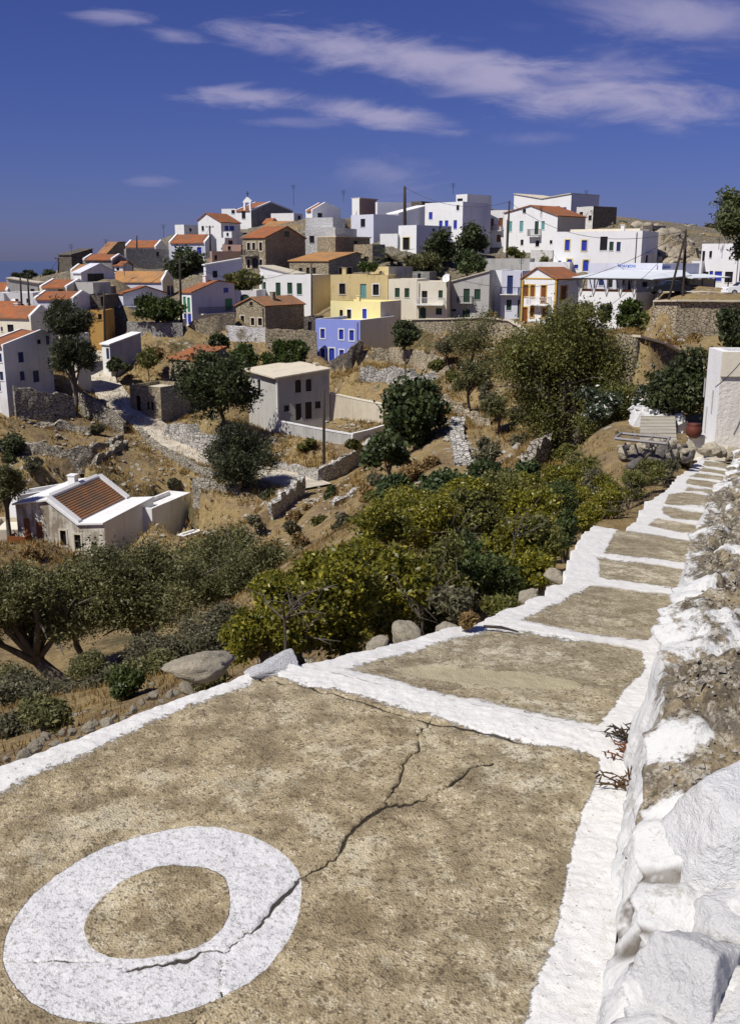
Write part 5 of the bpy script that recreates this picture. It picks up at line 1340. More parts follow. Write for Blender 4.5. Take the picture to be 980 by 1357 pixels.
FB = [[(-.1, -.2, 1, .62), (-.95, -.25, .3, .78), (.45, -.9, -.05, .55), (-.4, -.85, .15, .70), (.9, .3, .1, .9), (0, 1, .2, .85), (0, 0, -1, .7), (-.5, .6, .5, .8), (.3, -.5, .75, .74)],
      [(-.55, -.15, .8, .55), (.55, -.8, .12, .48), (-.8, -.55, .2, .72), (.8, .5, .2, .8), (0, 1, .1, .8), (0, 0, -1, .8), (.5, -.1, .85, .72)],
      [(-.75, -.3, .55, .55), (.6, -.75, .25, .42), (.2, .3, .95, .75), (.7, .7, 0, .8), (-.2, 1, .1, .8), (0, 0, -1, .9), (-.3, -.9, -.1, .8)]]
FBM = [facet_rock(3 + i, f) for i, f in enumerate(FB)]
for me_, u, v, z, r, sc, rz, l in (
        (FBM[0], 1022, 1112, -1.70, .285, (1.1, 1.1, 1.0), .0, 'largest whitewashed boulder with a flat bright top, lower right corner'),
        (FBM[0], 1020, 1262, -1.86, .24, (1.15, .9, .9), -.25, 'pale grey shaded boulder under the largest whitewashed one'),
        (FBM[2], 925, 1345, -1.86, .21, (.85, .9, 1.2), .15, 'sharp ridged whitewashed boulder at the bottom edge of the view'),
        (FBM[1], 1010, 1400, -1.86, .22, (1.2, 1, .9), -.2, 'whitewashed boulder cut by the lower right frame corner'),
        (FBM[2], 866, 1185, -1.98, .11, (.6, 1.0, 1.3), .3, 'whitewashed wedge stone leaning against the wall foot above the dark gap'),
        (FBM[1], 826, 1340, -2.02, .065, (1.2, .8, .8), .5, 'low whitewashed stone at the foot of the wall, bottom edge')):
    place(me_, 'boulder', PZ(u, v, z), r, l, 'boulder', BG, (0, 0, rz), sc)
for i in range(110):
    t = random.random()
    p = P(838 + 64 * t, 564 + 18 * t, 34.2 - 1.6 * t) + Vector((0, random.uniform(-.3, .2), random.uniform(.05, .75)))
    place(random.choice(BOULD), 'stone', p, random.uniform(.06, .14), 'thickly whitewashed stone of the rough wall beside the lower steps', 'stone', 'whitewashed stones beside the lower steps', None, (1.2, 1, .8))
for i, (u, v, Y, r) in enumerate(((858, 322, 150, 2.4), (872, 326, 149, 2.8), (884, 324, 152, 2.2), (893, 330, 148, 2.0), (866, 336, 146, 2.2), (880, 340, 146, 2.4), (896, 343, 144, 1.8), (910, 340, 150, 1.8), (903, 326, 158, 1.8), (854, 312, 165, 2.2), (892, 316, 170, 2.4), (872, 310, 172, 2.2), (848, 330, 148, 1.6), (915, 350, 143, 1.4), (862, 349, 142, 1.6), (888, 352, 141, 1.5), (905, 310, 190, 2.2), (840, 305, 178, 1.8))):
    place(random.choice(CRAG), 'crag', P(u, v, Y), r, 'weathered tan crag of the rocky hilltop', 'rock', 'crags of the rocky hilltop', None, (1.3, 1.0, .8))
# pile of stones with the metal frame at the end of the path
PG = 'stones of the pile under the metal frame'
for i in range(85):
    u = random.uniform(822, 915); t = (u - 822) / 93
    v = 616 - 12 * t + random.uniform(-30, 4) * (1 - .15 * t) * (.9 if t < .9 else .5)
    p = P(u, v, random.uniform(19.5, 21.5))
    place(random.choice(ROCKS + ROCKSD), 'stone', p, random.uniform(.07, .17), 'round field stone heaped under the rusty metal frame', 'stone', PG)
A0, A1, A2, A3 = P(814, 585, 19.6), P(882, 592, 19.2), P(886, 584, 20.6), P(822, 578, 21.0)
root = empty('metal_frame', A0, 'rusty pale metal frame lying on the stone pile at the path end', 'metal frame')
mb = MB()
for a, b in ((A0, A1), (A1, A2), (A2, A3), (A3, A0)): mb.tube([a + K * .06, b + K * .06], .035, 6)
mb.build('rim', MT['rust'], root)
mb = MB()
for t in (.33, .66): mb.tube([A0.lerp(A1, t) + K * .06, A3.lerp(A2, t) + K * .06], .018, 5)
mb.build('crossbar', MT['rust'], root)
# terracotta pot and gate post
root = empty('flower_pot', P(918, 580, 24.2), 'round terracotta pot on the low post at the white building corner', 'flower pot')
mb = MB()
c0 = P(918, 580, 24.2)
prof = [(.10, 0), (.17, .06), (.20, .16), (.19, .26), (.14, .33), (.16, .36)]
mb.tube([c0 + K * z for r, z in prof], [r for r, z in prof], 14)
MT['terracotta'] = paint('dark_terracotta', (.13, .035, .022), .6)
mb.build('pot', MT['terracotta'], root, True)
mb = MB(); mb.tube([c0 + K * .35, c0 + K * .352], [.13, .12], 12); mb.build('soil', MT['rockdark'], root)
c0 = P(923, 604, 24.2)
mb = MB(); mb.box(c0 - Vector((.16, 0, .3)), (.32, 0, 0), (0, .3, 0), (0, 0, .73)); mb.box(c0 - Vector((.19, .03, -.433)), (.38, 0, 0), (0, .36, 0), (0, 0, .06))
tag(mb.build('gate_post', MT['palecream']), 'short cream stone post under the terracotta pot', 'post')
for u, v, r in ((943, 596, .22), (955, 600, .16), (934, 598, .15), (970, 600, .2)):
    place(random.choice(ROCKS), 'rock', P(u, v, 23.6), r, 'brown stone in the little heap before the white building', 'rock', 'stones before the white building')
WALLS = WALLS
# ================================================================ terrain
def anc(*l):
    for u, v, Y in l: ANCH.append(P(u, v, Y))
anc((100, 960, 6), (20, 930, 12), (200, 900, 14), (150, 895, 25), (95, 905, 24), (318, 815, 32), (250, 850, 20), (330, 860, 10), (440, 700, 55), (380, 780, 40),
    (560, 640, 50), (640, 600, 50), (700, 640, 40), (600, 560, 65), (760, 612, 45), (840, 600, 32), (560, 480, 104), (500, 520, 99), (470, 570, 94), (430, 570, 95), (640, 520, 80), (680, 480, 85),
    (700, 450, 100), (800, 440, 105), (870, 460, 78), (920, 462, 76), (892, 400, 88), (925, 398, 88), (965, 398, 90), (920, 385, 105), (880, 388, 112), (960, 480, 60), (900, 520, 42), (870, 548, 36),
    (60, 600, 85), (150, 640, 79), (60, 640, 78.5), (20, 540, 93), (100, 552, 94), (60, 585, 87.5), (250, 640, 83), (200, 600, 87), (300, 660, 79), (100, 700, 72), (0, 720, 68), (200, 680, 75), (30, 780, 50), (260, 760, 60), (150, 800, 40),
    (127, 470, 112), (133, 500, 106), (150, 524, 102), (180, 553, 98), (215, 578, 94), (255, 598, 90), (290, 612, 87), (345, 626, 84), (380, 634, 81), (415, 645, 78),
    (960, 395, 98), (930, 392, 100), (900, 392, 100), (985, 388, 112), (940, 384, 118), (850, 440, 100), (845, 446, 90), (820, 440, 98), (855, 452, 84), (850, 302, 205), (870, 330, 165), (887, 314, 220), (930, 320, 230), (980, 325, 230), (905, 345, 150), (480, 470, 110), (600, 490, 100), (540, 505, 101), (620, 470, 95), (420, 600, 88), (470, 600, 86),
    (240, 555, 97), (285, 560, 93), (330, 590, 92), (500, 600, 80), (470, 640, 68), (540, 590, 64), (515, 640, 52), (610, 600, 55), (820, 560, 50), (720, 600, 48), (690, 560, 60))
anc((345, 880, 6.2), (395, 872, 6.6), (455, 862, 7.0), (520, 842, 7.6), (580, 832, 8.2), (430, 800, 9.5), (500, 780, 10.0), (565, 760, 10.8), (630, 745, 11.6), (360, 820, 9.0), (700, 745, 11.8), (545, 735, 12), (600, 715, 13), (660, 705, 14), (640, 660, 17), (585, 668, 16), (535, 690, 15))
for w in ((-60, 240, -30), (0, 245, -16), (60, 255, 0), (-30, 215, -10), (10, 215, -3), (40, 215, 3), (-100, 205, -24), (-80, 185, -13), (-110, 150, -18), (0, -10, -1.6), (-10, -8, -3.2), (8, -8, -1.0), (-12, 5, -6), (-25, 15, -10), (25, 10, .5),
          (30, 40, -5), (45, 80, -5.5), (45, 100, -4.5), (60, 125, -3), (-40, 40, -17.5), (-60, 60, -22), (-90, 100, -18), (130, 200, 8), (110, 120, 0), (-140, 150, -20)):
    ANCH.append(Vector(w))
for p, q in ((LE, -1), (RE, 1)):
    for i in range(0, len(p), 3):
        d = (p[min(i + 1, len(p) - 1)] - p[max(i - 1, 0)]); d.z = 0
        if d.length < 1e-4: continue
        nrm = Vector((d.y, -d.x, 0)).normalized() * q
        if q < 0:
            ANCH.append(p[i] + nrm * .7 - K * .45); ANCH.append(p[i] + nrm * 2.6 - K * 1.35)
        else:
            ANCH.append(p[i] + nrm * 1.2 + K * .1); ANCH.append(p[i] + nrm * 6 + K * .9)
A = np.array([tuple(a) for a in ANCH])
def tps_fit(A, lam):
    d = np.hypot(A[:, None, 0] - A[None, :, 0], A[:, None, 1] - A[None, :, 1])
    Km = np.where(d > 0, d * d * np.log(np.maximum(d, 1e-9)), 0) + np.eye(len(A)) * lam
    Pm = np.column_stack([np.ones(len(A)), A[:, :2]])
    Mx = np.block([[Km, Pm], [Pm.T, np.zeros((3, 3))]])
    return np.linalg.solve(Mx, np.concatenate([A[:, 2], np.zeros(3)]))
TW = tps_fit(A, 1.2)
def tps(x, y):
    x, y = np.asarray(x, float), np.asarray(y, float)
    sh = x.shape
    x, y = x.ravel(), y.ravel()
    out = np.empty(len(x))
    for i in range(0, len(x), 20000):
        d2 = (x[i:i + 20000, None] - A[None, :, 0]) ** 2 + (y[i:i + 20000, None] - A[None, :, 1]) ** 2
        out[i:i + 20000] = (.5 * d2 * np.log(np.maximum(d2, 1e-12))) @ TW[:len(A)]
    out += TW[-3] + TW[-2] * x + TW[-1] * y
    return out.reshape(sh)
LXY = [(p.x, p.y) for p in LE]; RXY = [(p.x, p.y) for p in RE]
CORR = LXY + RXY[::-1]
EX, EY, EZ = (np.array([getattr(p, c) for p in LE + RE]) for c in 'xyz')
def terr(x, y):
    x, y = np.asarray(x, float), np.asarray(y, float)
    z = tps(x, y)
    d = np.hypot(x, y)
    amp = np.clip((d - 6) / 40, 0, 1)
    z = z + fbm(x / 9, y / 9, 21, 4) * .7 * amp + fbm(x / 2.2, y / 2.2, 23, 3) * .22 * np.clip(d / 12, .15, 1)
    for line, nrm, hh, terrace, rad in WALLS:
        lo, hi = line.min(0) - 5, line.max(0) + 5
        mk = (x > lo[0]) & (x < hi[0]) & (y > lo[1]) & (y < hi[1])
        if not mk.any(): continue
        xn, yn = x[mk], y[mk]
        d2 = (xn[:, None] - line[None, :, 0]) ** 2 + (yn[:, None] - line[None, :, 1]) ** 2
        j = d2.argmin(1); dist = np.sqrt(d2.min(1))
        side = (xn - line[j, 0]) * nrm[j, 0] + (yn - line[j, 1]) * nrm[j, 1]
        ww = np.exp(-(np.maximum(dist - rad, 0) / 1.7) ** 2)
        tgt = np.where(side > -.1, line[j, 2] + .02, line[j, 2] + (hh[j] - .3 if terrace else .1))
        zz = z[mk]; zz = zz * (1 - ww) + tgt * ww
        z = z.copy(); z[mk] = zz
    # keep houses on level pads
    for C, e1, e2, w1, w2 in FOOT:
        s = (x - C.x) * e1.x + (y - C.y) * e1.y; t = (x - C.x) * e2.x + (y - C.y) * e2.y
        ds = np.maximum(np.maximum(-s, s - w1), 0); dt = np.maximum(np.maximum(-t, t - w2), 0)
        front = np.hypot(ds, dt)
        lim = C.z - .12 + np.clip(front - .8, 0, None) * 2.0
        z = np.where(((front < 2.5) & (t < w2 * .7) & (s < w1 + .1)) | (front < .5), np.minimum(z, lim), z)
    # the path corridor
    near = (y < 30) & (y > -5) & (x < 16) & (x > -8)
    if near.any():
        xn, yn = x[near], y[near]
        dd = (xn[:, None] - EX[None]) ** 2 + (yn[:, None] - EY[None]) ** 2
        j = dd.argmin(1)
        ins = sdf(xn, yn, CORR)
        zz = z[near]
        zz = np.where(ins > -.45, np.minimum(zz, EZ[j] - .32), zz)
        zz = np.where((ins <= -.45) & (ins > -2.0), np.minimum(zz, EZ[j] - .2 + np.where(xn > 2 * NX / NY * 0 + EX[j], .35, 0)), zz)
        z = z.copy(); z[near] = zz
    # the island falls to the sea
    e = np.maximum(np.maximum(np.abs(x) - 150, y - 262), -y - 25)
    z = z - np.clip(e, 0, None) ** 1.3 * .35
    return z
def tz(x, y): return float(terr(np.array([x]), np.array([y]))[0])
ax_x = np.concatenate([np.arange(-420, -100, 8), np.arange(-100, -16, 1.0), np.arange(-16, 18, .35), np.arange(18, 110, 1.0), np.arange(110, 421, 8)])
ax_y = np.concatenate([np.arange(-200, -16, 8), np.arange(-16, -3, .8), np.arange(-3, 26, .3), np.arange(26, 130, .65), np.arange(130, 262, 1.3), np.arange(262, 540, 8)])
gx, gy = np.meshgrid(ax_x, ax_y)
gz = terr(gx, gy)
def ground_material():
    m = M('hillside_ground')
    a, b, c = m.noise(.09, 5, .6), m.noise(.45, 6, .7), m.noise(3.2, 6, .75)
    grass = m.mix(m.step(c, .35, .65), (.20, .145, .07), (.32, .24, .115))
    earth = m.mix(m.step(c, .35, .65), (.15, .105, .06), (.25, .185, .11))
    col = m.mix(m.step(b, .45, .6), grass, earth)
    scrub = m.step(m.math('ADD', m.math('MULTIPLY', a, .5), m.math('MULTIPLY', b, .5)), .53, .6)
    col = m.mix(m.math('MULTIPLY', scrub, .75), col, m.mix(c, (.045, .05, .022), (.13, .115, .055)))
    sxy = nd(m.nt, 'ShaderNodeSeparateXYZ', None, {0: m.co})
    farm = m.math('MULTIPLY', m.step(sxy.outputs[1], 112, 150), m.step(m.noise(.16, 5, .7), .36, .5))
    col = m.mix(farm, col, m.mix(m.step(c, .4, .6), (.085, .075, .05), (.24, .21, .165)))
    st = m.vor(1.3, 'F1', None, 'Distance')
    stones = m.math('MULTIPLY', m.step(st, .30, .22), m.step(m.noise(.25, 4, .6, m.map(loc=(31, 5, 0))), .5, .58))
    col = m.mix(stones, col, (.36, .33, .28))
    return m.out(col, .97, m.bump(m.math('ADD', m.math('ADD', c, m.math('MULTIPLY', b, .6)), m.math('MULTIPLY', stones, .5)), .9, .15), .05)
MT['ground'] = ground_material()
ny, nx = gx.shape
idx = np.arange(nx * ny).reshape(ny, nx)
fq = np.stack([idx[:-1, :-1], idx[:-1, 1:], idx[1:, 1:], idx[1:, :-1]], -1).reshape(-1, 4)
tag(np_mesh('terrain', np.stack([gx, gy, gz], -1).reshape(-1, 3), fq, MT['ground'], None, True), kind='structure')
m = M('sea_water')
n = m.noise(.02, 5, .6)
m.out((.012, .045, .09), .12, m.bump(n, .15, 1.0), .5)
MT['sea'] = m.mat
mb = MB(); mb.poly([(-60000, -3000, -75), (60000, -3000, -75), (60000, 90000, -75), (-60000, 90000, -75)])
tag(mb.build('sea', MT['sea']), kind='structure')
# loose rubble scattered on the terraces
def rubble(spots, name, mat, lo, hi, seed):
    rs = np.random.RandomState(seed)
    V, Fc = [], []
    b = np.array([[1, 0, 0], [-1, 0, 0], [0, 1, 0], [0, -1, 0], [0, 0, 1], [0, 0, -1], [.6, .6, .5], [-.6, .6, .5], [.6, -.6, .5], [-.6, -.6, .5]])
    fcs = np.array([[0, 6, 4], [6, 2, 4], [2, 7, 4], [7, 1, 4], [1, 9, 4], [9, 3, 4], [3, 8, 4], [8, 0, 4], [0, 5, 2], [0, 2, 6], [2, 5, 1], [2, 1, 7], [1, 5, 3], [1, 3, 9], [3, 5, 0], [3, 0, 8]])
    k = 0
    for (u, v, Y, su, sY, n) in spots:
        c = P(u, v, Y)
        xs = c.x + rs.normal(0, su, n); ys = c.y + rs.normal(0, sY, n)
        zs = terr(xs, ys)
        for x, y, z in zip(xs, ys, zs):
            r = rs.uniform(lo, hi) * (1 if rs.rand() < .85 else 1.8)
            q = b * r * rs.uniform(.7, 1.2, (10, 1)) * np.array([1, 1, .7])
            an = rs.uniform(0, 6.28); ca, sa = math.cos(an), math.sin(an)
            q = np.stack([q[:, 0] * ca - q[:, 1] * sa, q[:, 0] * sa + q[:, 1] * ca, q[:, 2]], 1)
            V.append(q + np.array([x, y, z + r * .15])); Fc.append(fcs + k * 10); k += 1
    return tag(np_mesh(name, np.concatenate(V), np.concatenate(Fc), mat), kind='stuff')
MT['rub'] = rockmat('rubble_stone', (.42, .39, .33), (.26, .24, .20), None, 1.5)
rubble([(60, 590, 89, 5, 3, 96), (150, 640, 84, 5, 4, 78), (250, 640, 80, 4, 4, 90), (265, 575, 92, 3, 3, 156), (230, 590, 91, 2, 2, 60), (560, 500, 95, 5, 4, 132), (660, 455, 102, 4, 3, 96), (640, 500, 88, 4, 3, 96), (690, 475, 92, 3, 3, 96),
        (480, 515, 96, 3, 2, 54), (400, 690, 66, 5, 6, 72), (380, 660, 74, 2, 3, 78), (470, 640, 68, 3, 5, 36), (608, 590, 58, .5, 5, 78), (720, 620, 44, 3, 3, 36), (880, 345, 150, 6, 8, 156), (905, 330, 180, 14, 16, 156), (120, 700, 82, 6, 3, 36), (850, 470, 78, 4, 3, 30), (880, 460, 80, 5, 1.5, 48)],
       'rubble', MT['rub'], .07, .24, 10)

# gravel and broken stone lying on top of the wall
Vb, cb, sb, lb = BANK[0]
rs = np.random.RandomState(17)
b = np.array([[1, 0, 0], [-1, 0, 0], [0, 1, 0], [0, -1, 0], [0, 0, 1], [0, 0, -1]]) * 1.0
fcs = np.array([[0, 2, 4], [2, 1, 4], [1, 3, 4], [3, 0, 4], [2, 0, 5], [1, 2, 5], [3, 1, 5], [0, 3, 5]])
V, Fc = [], []
ok = np.argwhere((cb > .34) & (cb < 2.4) & (sb > -.5) & (lb < -.02))
for k in range(6000):
    i, j = ok[rs.randint(len(ok))]
    r = rs.gamma(2.0, .0032) + .003
    q = b * r * rs.uniform(.6, 1.3, (6, 3)) @ np.linalg.qr(rs.normal(size=(3, 3)))[0]
    q[:, 2] *= .8
    V.append(q + Vb[i, j] + np.array([rs.uniform(-.02, .02), rs.uniform(-.02, .02), r * .3])); Fc.append(fcs + k * 6)
tag(np_mesh('gravel', np.concatenate(V), np.concatenate(Fc), MT['rub']), kind='stuff')
# ================================================================ trees and shrubs
MT['olive'] = leaf('olive_leaf', (.215, .21, .082), (.115, .118, .046), .32, (.29, .27, .13))
MT['carob'] = leaf('carob_leaf', (.20, .20, .05), (.11, .118, .034), .34, (.28, .25, .075))
MT['lentisk'] = leaf('mastic_leaf', (.28, .255, .026), (.10, .112, .02), .36, (.46, .39, .04), .42, .4)
MT['lentiskdark'] = leaf('dark_mastic_leaf', (.085, .115, .03), (.05, .07, .022), .28, (.15, .17, .04))
MT['fig'] = leaf('fig_leaf', (.09, .125, .042), (.05, .072, .027), .3, (.14, .17, .06))
MT['pine'] = leaf('pine_needle', (.075, .085, .038), (.042, .05, .025), .22, (.11, .115, .055))
MT['green'+'leaf'] = leaf('fresh_green_leaf', (.085, .125, .024), (.045, .068, .016), .28, (.13, .15, .03))
MT['darkleaf'] = leaf('dark_evergreen_leaf', (.09, .11, .038), (.048, .06, .024), .26)
MT['greyshrub'] = leaf('grey_shrub_leaf', (.16, .15, .085), (.09, .087, .05), .22, (.24, .21, .12))
MT['oleander'] = leaf('oleander_leaf', (.06, .085, .035), (.035, .05, .025), .2, (.75, .72, .66))
MT['palm'] = leaf('palm_leaf', (.16, .18, .08), (.10, .115, .05), .2)
MT['drystalk'] = leaf('dry_stalk', (.33, .22, .09), (.20, .13, .05), .2)

def leaf_quads(C, n_each, spread, size, rs, aspect=.45, droop=0, squash=.8):
    """C (m,3) clump centres -> diamond leaves scattered round each"""
    m = len(C)
    c = np.repeat(C, n_each, 0)
    N = len(c)
    c = c + rs.normal(0, 1, (N, 3)) * np.repeat(spread, n_each)[:, None] * np.array([1, 1, squash])
    d = rs.normal(size=(N, 3)); d[:, 2] -= droop
    d /= np.linalg.norm(d, axis=1)[:, None]
    w = np.cross(d, rs.normal(size=(N, 3))); w /= np.linalg.norm(w, axis=1)[:, None] + 1e-9
    s = size * rs.uniform(.6, 1.35, (N, 1))
    a = s * aspect * .5
    V = np.stack([c - d * s * .5, c + w * a - d * s * .05, c + d * s * .5, c - w * a - d * s * .05], 1).reshape(-1, 3)
    return V, np.arange(N * 4).reshape(-1, 4)
def crown_points(center, rad, n, rs, lobes=7, shell=.5, flat=0.):
    """clump centres in a union of uneven lobes"""
    L = rs.normal(size=(lobes, 3)); L /= np.linalg.norm(L, axis=1)[:, None]
    L = L * rs.uniform(.40, .80, (lobes, 1)); L[:, 2] = L[:, 2] * .9 + .05
    lr = rs.uniform(.26, .54, lobes)
    i = rs.choice(lobes, n, p=lr ** 2 / (lr ** 2).sum())
    d = rs.normal(size=(n, 3)); d /= np.linalg.norm(d, axis=1)[:, None]
    r = rs.uniform(0, 1, (n, 1)) ** shell
    p = L[i] + d * r * lr[i][:, None]
    if flat: p[:, 2] = np.where(p[:, 2] < -flat, -flat + (p[:, 2] + flat) * .3, p[:, 2])
    return np.array(center) + p * np.array(rad), np.array(center) + L * np.array(rad)
def tree(name, label, cat, base, crown, mat, nclump=160, per=28, lsize=.16, group=None, seed=1, trunk=.18, lobes=7, limbs=True, aspect=.45, clump=.16, lean=None, bark='bark', shell=.5, stems=1, flat=0., depthf=1.0, snap=True):
    """base (u, v, Y) at the ground; crown (u, v, ru, rv) in survey pixels at the same distance"""
    rs = np.random.RandomState(seed)
    b = P(*base)
    if snap: b.z = max(min(tz(b.x, b.y), P(crown[0], crown[1], base[2]).z - .2), b.z - 6)
    c = P(crown[0], crown[1], base[2])
    px = depth(c) / F
    rad = np.array([crown[2] * px, crown[2] * px * depthf, crown[3] * px]) * 1.05
    root = empty(name, b, label, cat, group)
    pts, lob = crown_points(c, rad, nclump, rs, lobes, shell, flat)
    V, Fq = leaf_quads(pts, per, np.full(nclump, clump * min(rad[0], rad[2])) * rs.uniform(.6, 1.3, nclump), lsize, rs, aspect)
    np_mesh('crown', V, Fq, MT[mat], root)
    if trunk:
        mb = MB()
        cv = Vector(c)
        for sidx in range(stems):
            b2 = b + Vector((rs.uniform(-1, 1), rs.uniform(-1, 1), 0)) * trunk * 2.0 * (sidx > 0)
            low = cv - K * rad[2] * .45 + Vector((rs.uniform(-1, 1) * rad[0] * .25, rs.uniform(-1, 1) * rad[1] * .25, 0)) * (1 if stems > 1 else .5)
            if lean: low = low + Vector(lean)
            mid = b2.lerp(low, .5) + Vector((rs.uniform(-1, 1), rs.uniform(-1, 1), 0)) * (low - b2).length * .10
            q1, q2 = b2.lerp(mid, .5) + Vector((rs.uniform(-1, 1), 0, 0)) * trunk * .4, mid.lerp(low, .5)
            mb.tube([b2 - K * .4, b2, q1, mid, q2, low], [trunk * 1.5, trunk * 1.15, trunk * .95, trunk * .82, trunk * .75, trunk * .6], 9)
            if limbs:
                for l in lob[sidx::stems]:
                    l = Vector(l)
                    st = mid.lerp(low, rs.uniform(.1, 1))
                    m1 = st.lerp(l, .5) + Vector((rs.uniform(-1, 1), rs.uniform(-1, 1), rs.uniform(-.2, .6))) * (l - st).length * .15
                    mb.tube([st, st.lerp(m1, .5), m1, m1.lerp(l, .6), l], [trunk * .5, trunk * .42, trunk * .32, trunk * .22, trunk * .1], 6)
                    for _ in range(2):
                        e = l + Vector(rs.normal(0, 1, 3)) * rad[0] * .28
                        mb.tube([m1, m1.lerp(e, .6) + K * .05 * rad[2], e], [trunk * .2, trunk * .14, trunk * .05], 5)
        mb.build('trunk', MT[bark], root, True)
    return root

# near slope, left: three spreading old olives
NG = 'old olives on the near slope'
tree('olive_tree', 'largest dark olive tree with a forked trunk, below the valley house', 'tree', (152, 897, 25), (182, 770, 100, 74), 'olive', 520, 80, .10, NG, 3, .30, 11, True, .4, .115, (.3, 0, -.5), flat=.35)
tree('olive_tree', 'dark olive tree with a long bent trunk at the left frame edge', 'tree', (92, 908, 23), (28, 812, 92, 72), 'olive', 480, 80, .10, NG, 8, .22, 10, True, .4, .115, (.2, 0, -.6), flat=.3)
tree('olive_tree', 'grey green olive tree leaning beside the yellow green bushes', 'tree', (320, 832, 30), (300, 755, 94, 62), 'olive', 500, 80, .11, NG, 12, .2, 10, True, .4, .12, flat=.4)
tree('olive_tree', 'thin stemmed olive between the two big dark olives', 'tree', (118, 900, 27), (100, 800, 50, 50), 'olive', 260, 90, .105, NG, 15, .11, 7, True, .4, .18)
SG_ = 'low grey green shrubs below the olives'
for i, (u, v, ru, rv, Y, bv, mt) in enumerate(((30, 925, 62, 28, 14, 950, 'greyshrub'), (95, 925, 45, 26, 13, 950, 'greyshrub'), (150, 918, 45, 24, 12, 940, 'greyshrub'), (205, 895, 42, 30, 12, 922, 'olive'), (250, 850, 42, 28, 15, 875, 'greyshrub'),
        (215, 860, 36, 26, 17, 885, 'greyshrub'), (20, 965, 50, 22, 9, 985, 'greyshrub'), (60, 955, 40, 16, 8, 972, 'olive'), (292, 842, 36, 28, 14, 868, 'greyshrub'), (120, 890, 30, 20, 18, 908, 'olive'), (270, 900, 20, 14, 9, 912, 'olive'), (172, 905, 22, 18, 9.5, 925, 'lentiskdark'), (5, 905, 40, 26, 17, 930, 'olive'))):
    tree('low_shrub', 'low dense grey green shrub in the scrub under the olive trees', 'shrub', (u, bv, Y), (u, v, ru, rv), mt, 170, 70, .06, SG_, 30 + i, .03, 6, False, .4, .22, stems=2)
# leafy yellow green bushes along the left of the path
LG = 'leafy mastic bushes along the path'
bl = [(345, 838, 42, 42, 6.2, 880), (395, 815, 52, 52, 6.6, 872), (455, 795, 55, 58, 7.0, 862), (520, 775, 55, 60, 7.6, 842), (580, 768, 52, 58, 8.2, 832), (635, 755, 48, 52, 8.6, 815), (685, 735, 44, 46, 9.3, 795), (430, 745, 45, 40, 9.5, 800),
      (500, 715, 52, 44, 10.0, 780), (565, 695, 52, 42, 10.8, 760), (630, 685, 52, 42, 11.6, 745), (700, 690, 50, 42, 11.8, 745), (750, 682, 38, 36, 13.0, 725), (795, 660, 36, 28, 15.5, 690), (740, 652, 38, 28, 16.0, 690), (685, 652, 38, 28, 16.5, 695), (832, 650, 24, 18, 17.0, 668), (722, 735, 22, 26, 9.6, 765), (715, 762, 24, 24, 8.6, 788), (748, 712, 20, 26, 10.2, 738), (778, 690, 18, 22, 12, 712), (806, 670, 20, 20, 14, 690), (660, 665, 46, 34, 14, 705), (600, 668, 48, 34, 13, 715), (545, 680, 44, 34, 12, 735), (360, 780, 30, 30, 9.0, 820)]
for i, (u, v, ru, rv, Y, bv) in enumerate(bl):
    tree('mastic_bush', 'leafy yellow green bush in the thicket beside the stepped path', 'bush', (u, bv, Y), (u, v - 4 + (9 if i < 8 else 0), ru, rv * (1.0 + (.16 if i < 8 else 0) + .22 * ((i * 7) % 5 - 2) / 2)), ('carob' if i % 6 == 4 else 'lentiskdark' if i % 7 == 5 else 'lentisk'), int(170 + ru * 3.2), 46, .036 + .005 * (i * 5 % 4), LG, 60 + i, .022, 8, True, .50, .12, stems=3, shell=.40)
rs_ = np.random.RandomState(55)
for i in range(14):
    u, v, ru, rv, Y, bv = bl[rs_.randint(len(bl))]
    c = P(u + rs_.uniform(-.8, .8) * ru, v + rs_.uniform(-.5, .9) * rv, Y - .25)
    mb = MB()
    for k in range(5):
        d = Vector((rs_.uniform(-1, 1), rs_.uniform(-.6, .3), rs_.uniform(-.1, 1))).normalized() * rs_.uniform(.25, .55)
        m1 = c + d * .5 + Vector(rs_.normal(0, .03, 3))
        mb.tube([c - K * .3, c, m1, c + d], [.011, .008, .006, .002], 5)
        for q in range(3):
            e = m1.lerp(c + d, q / 3) + Vector(rs_.normal(0, .09, 3))
            mb.tube([m1.lerp(c + d, q / 3), e], [.004, .0015], 4)
    tag(mb.build('dead_branch', MT['bark']), 'bare grey dead branch poking out of the leafy thicket', 'branch', 'dead branches in the thicket')
for i, (u, v, ru, rv, Y, bv) in enumerate(((585, 640, 40, 20, 16, 668), (640, 632, 40, 20, 17, 660), (535, 660, 36, 22, 15, 690), (690, 630, 26, 18, 18, 655))):
    tree('dark_bush', 'darker green bush behind the yellow green thicket', 'bush', (u, bv, Y), (u, v, ru, rv), 'fig', 120, 36, .10, 'darker bushes behind the thicket', 90 + i, .03, 6, False, .55, .18)
for i, (u, v, ru, rv, Y, bv) in enumerate(((775, 620, 26, 22, 21, 645), (800, 640, 26, 18, 19, 660), (850, 628, 30, 16, 18, 645), (880, 622, 20, 12, 19, 634), (720, 700, 26, 22, 9.4, 725), (600, 800, 26, 20, 6.9, 825), (660, 800, 22, 16, 7.2, 818))):
    tree('dry_shrub', 'scraggly half dry shrub at the path side', 'shrub', (u, bv, Y), (u, v, ru, rv), 'greyshrub' if i % 2 else 'carob', 90, 34, .07, 'scraggly shrubs at the path side', 110 + i, .02, 6, True, .35, .2, stems=3)
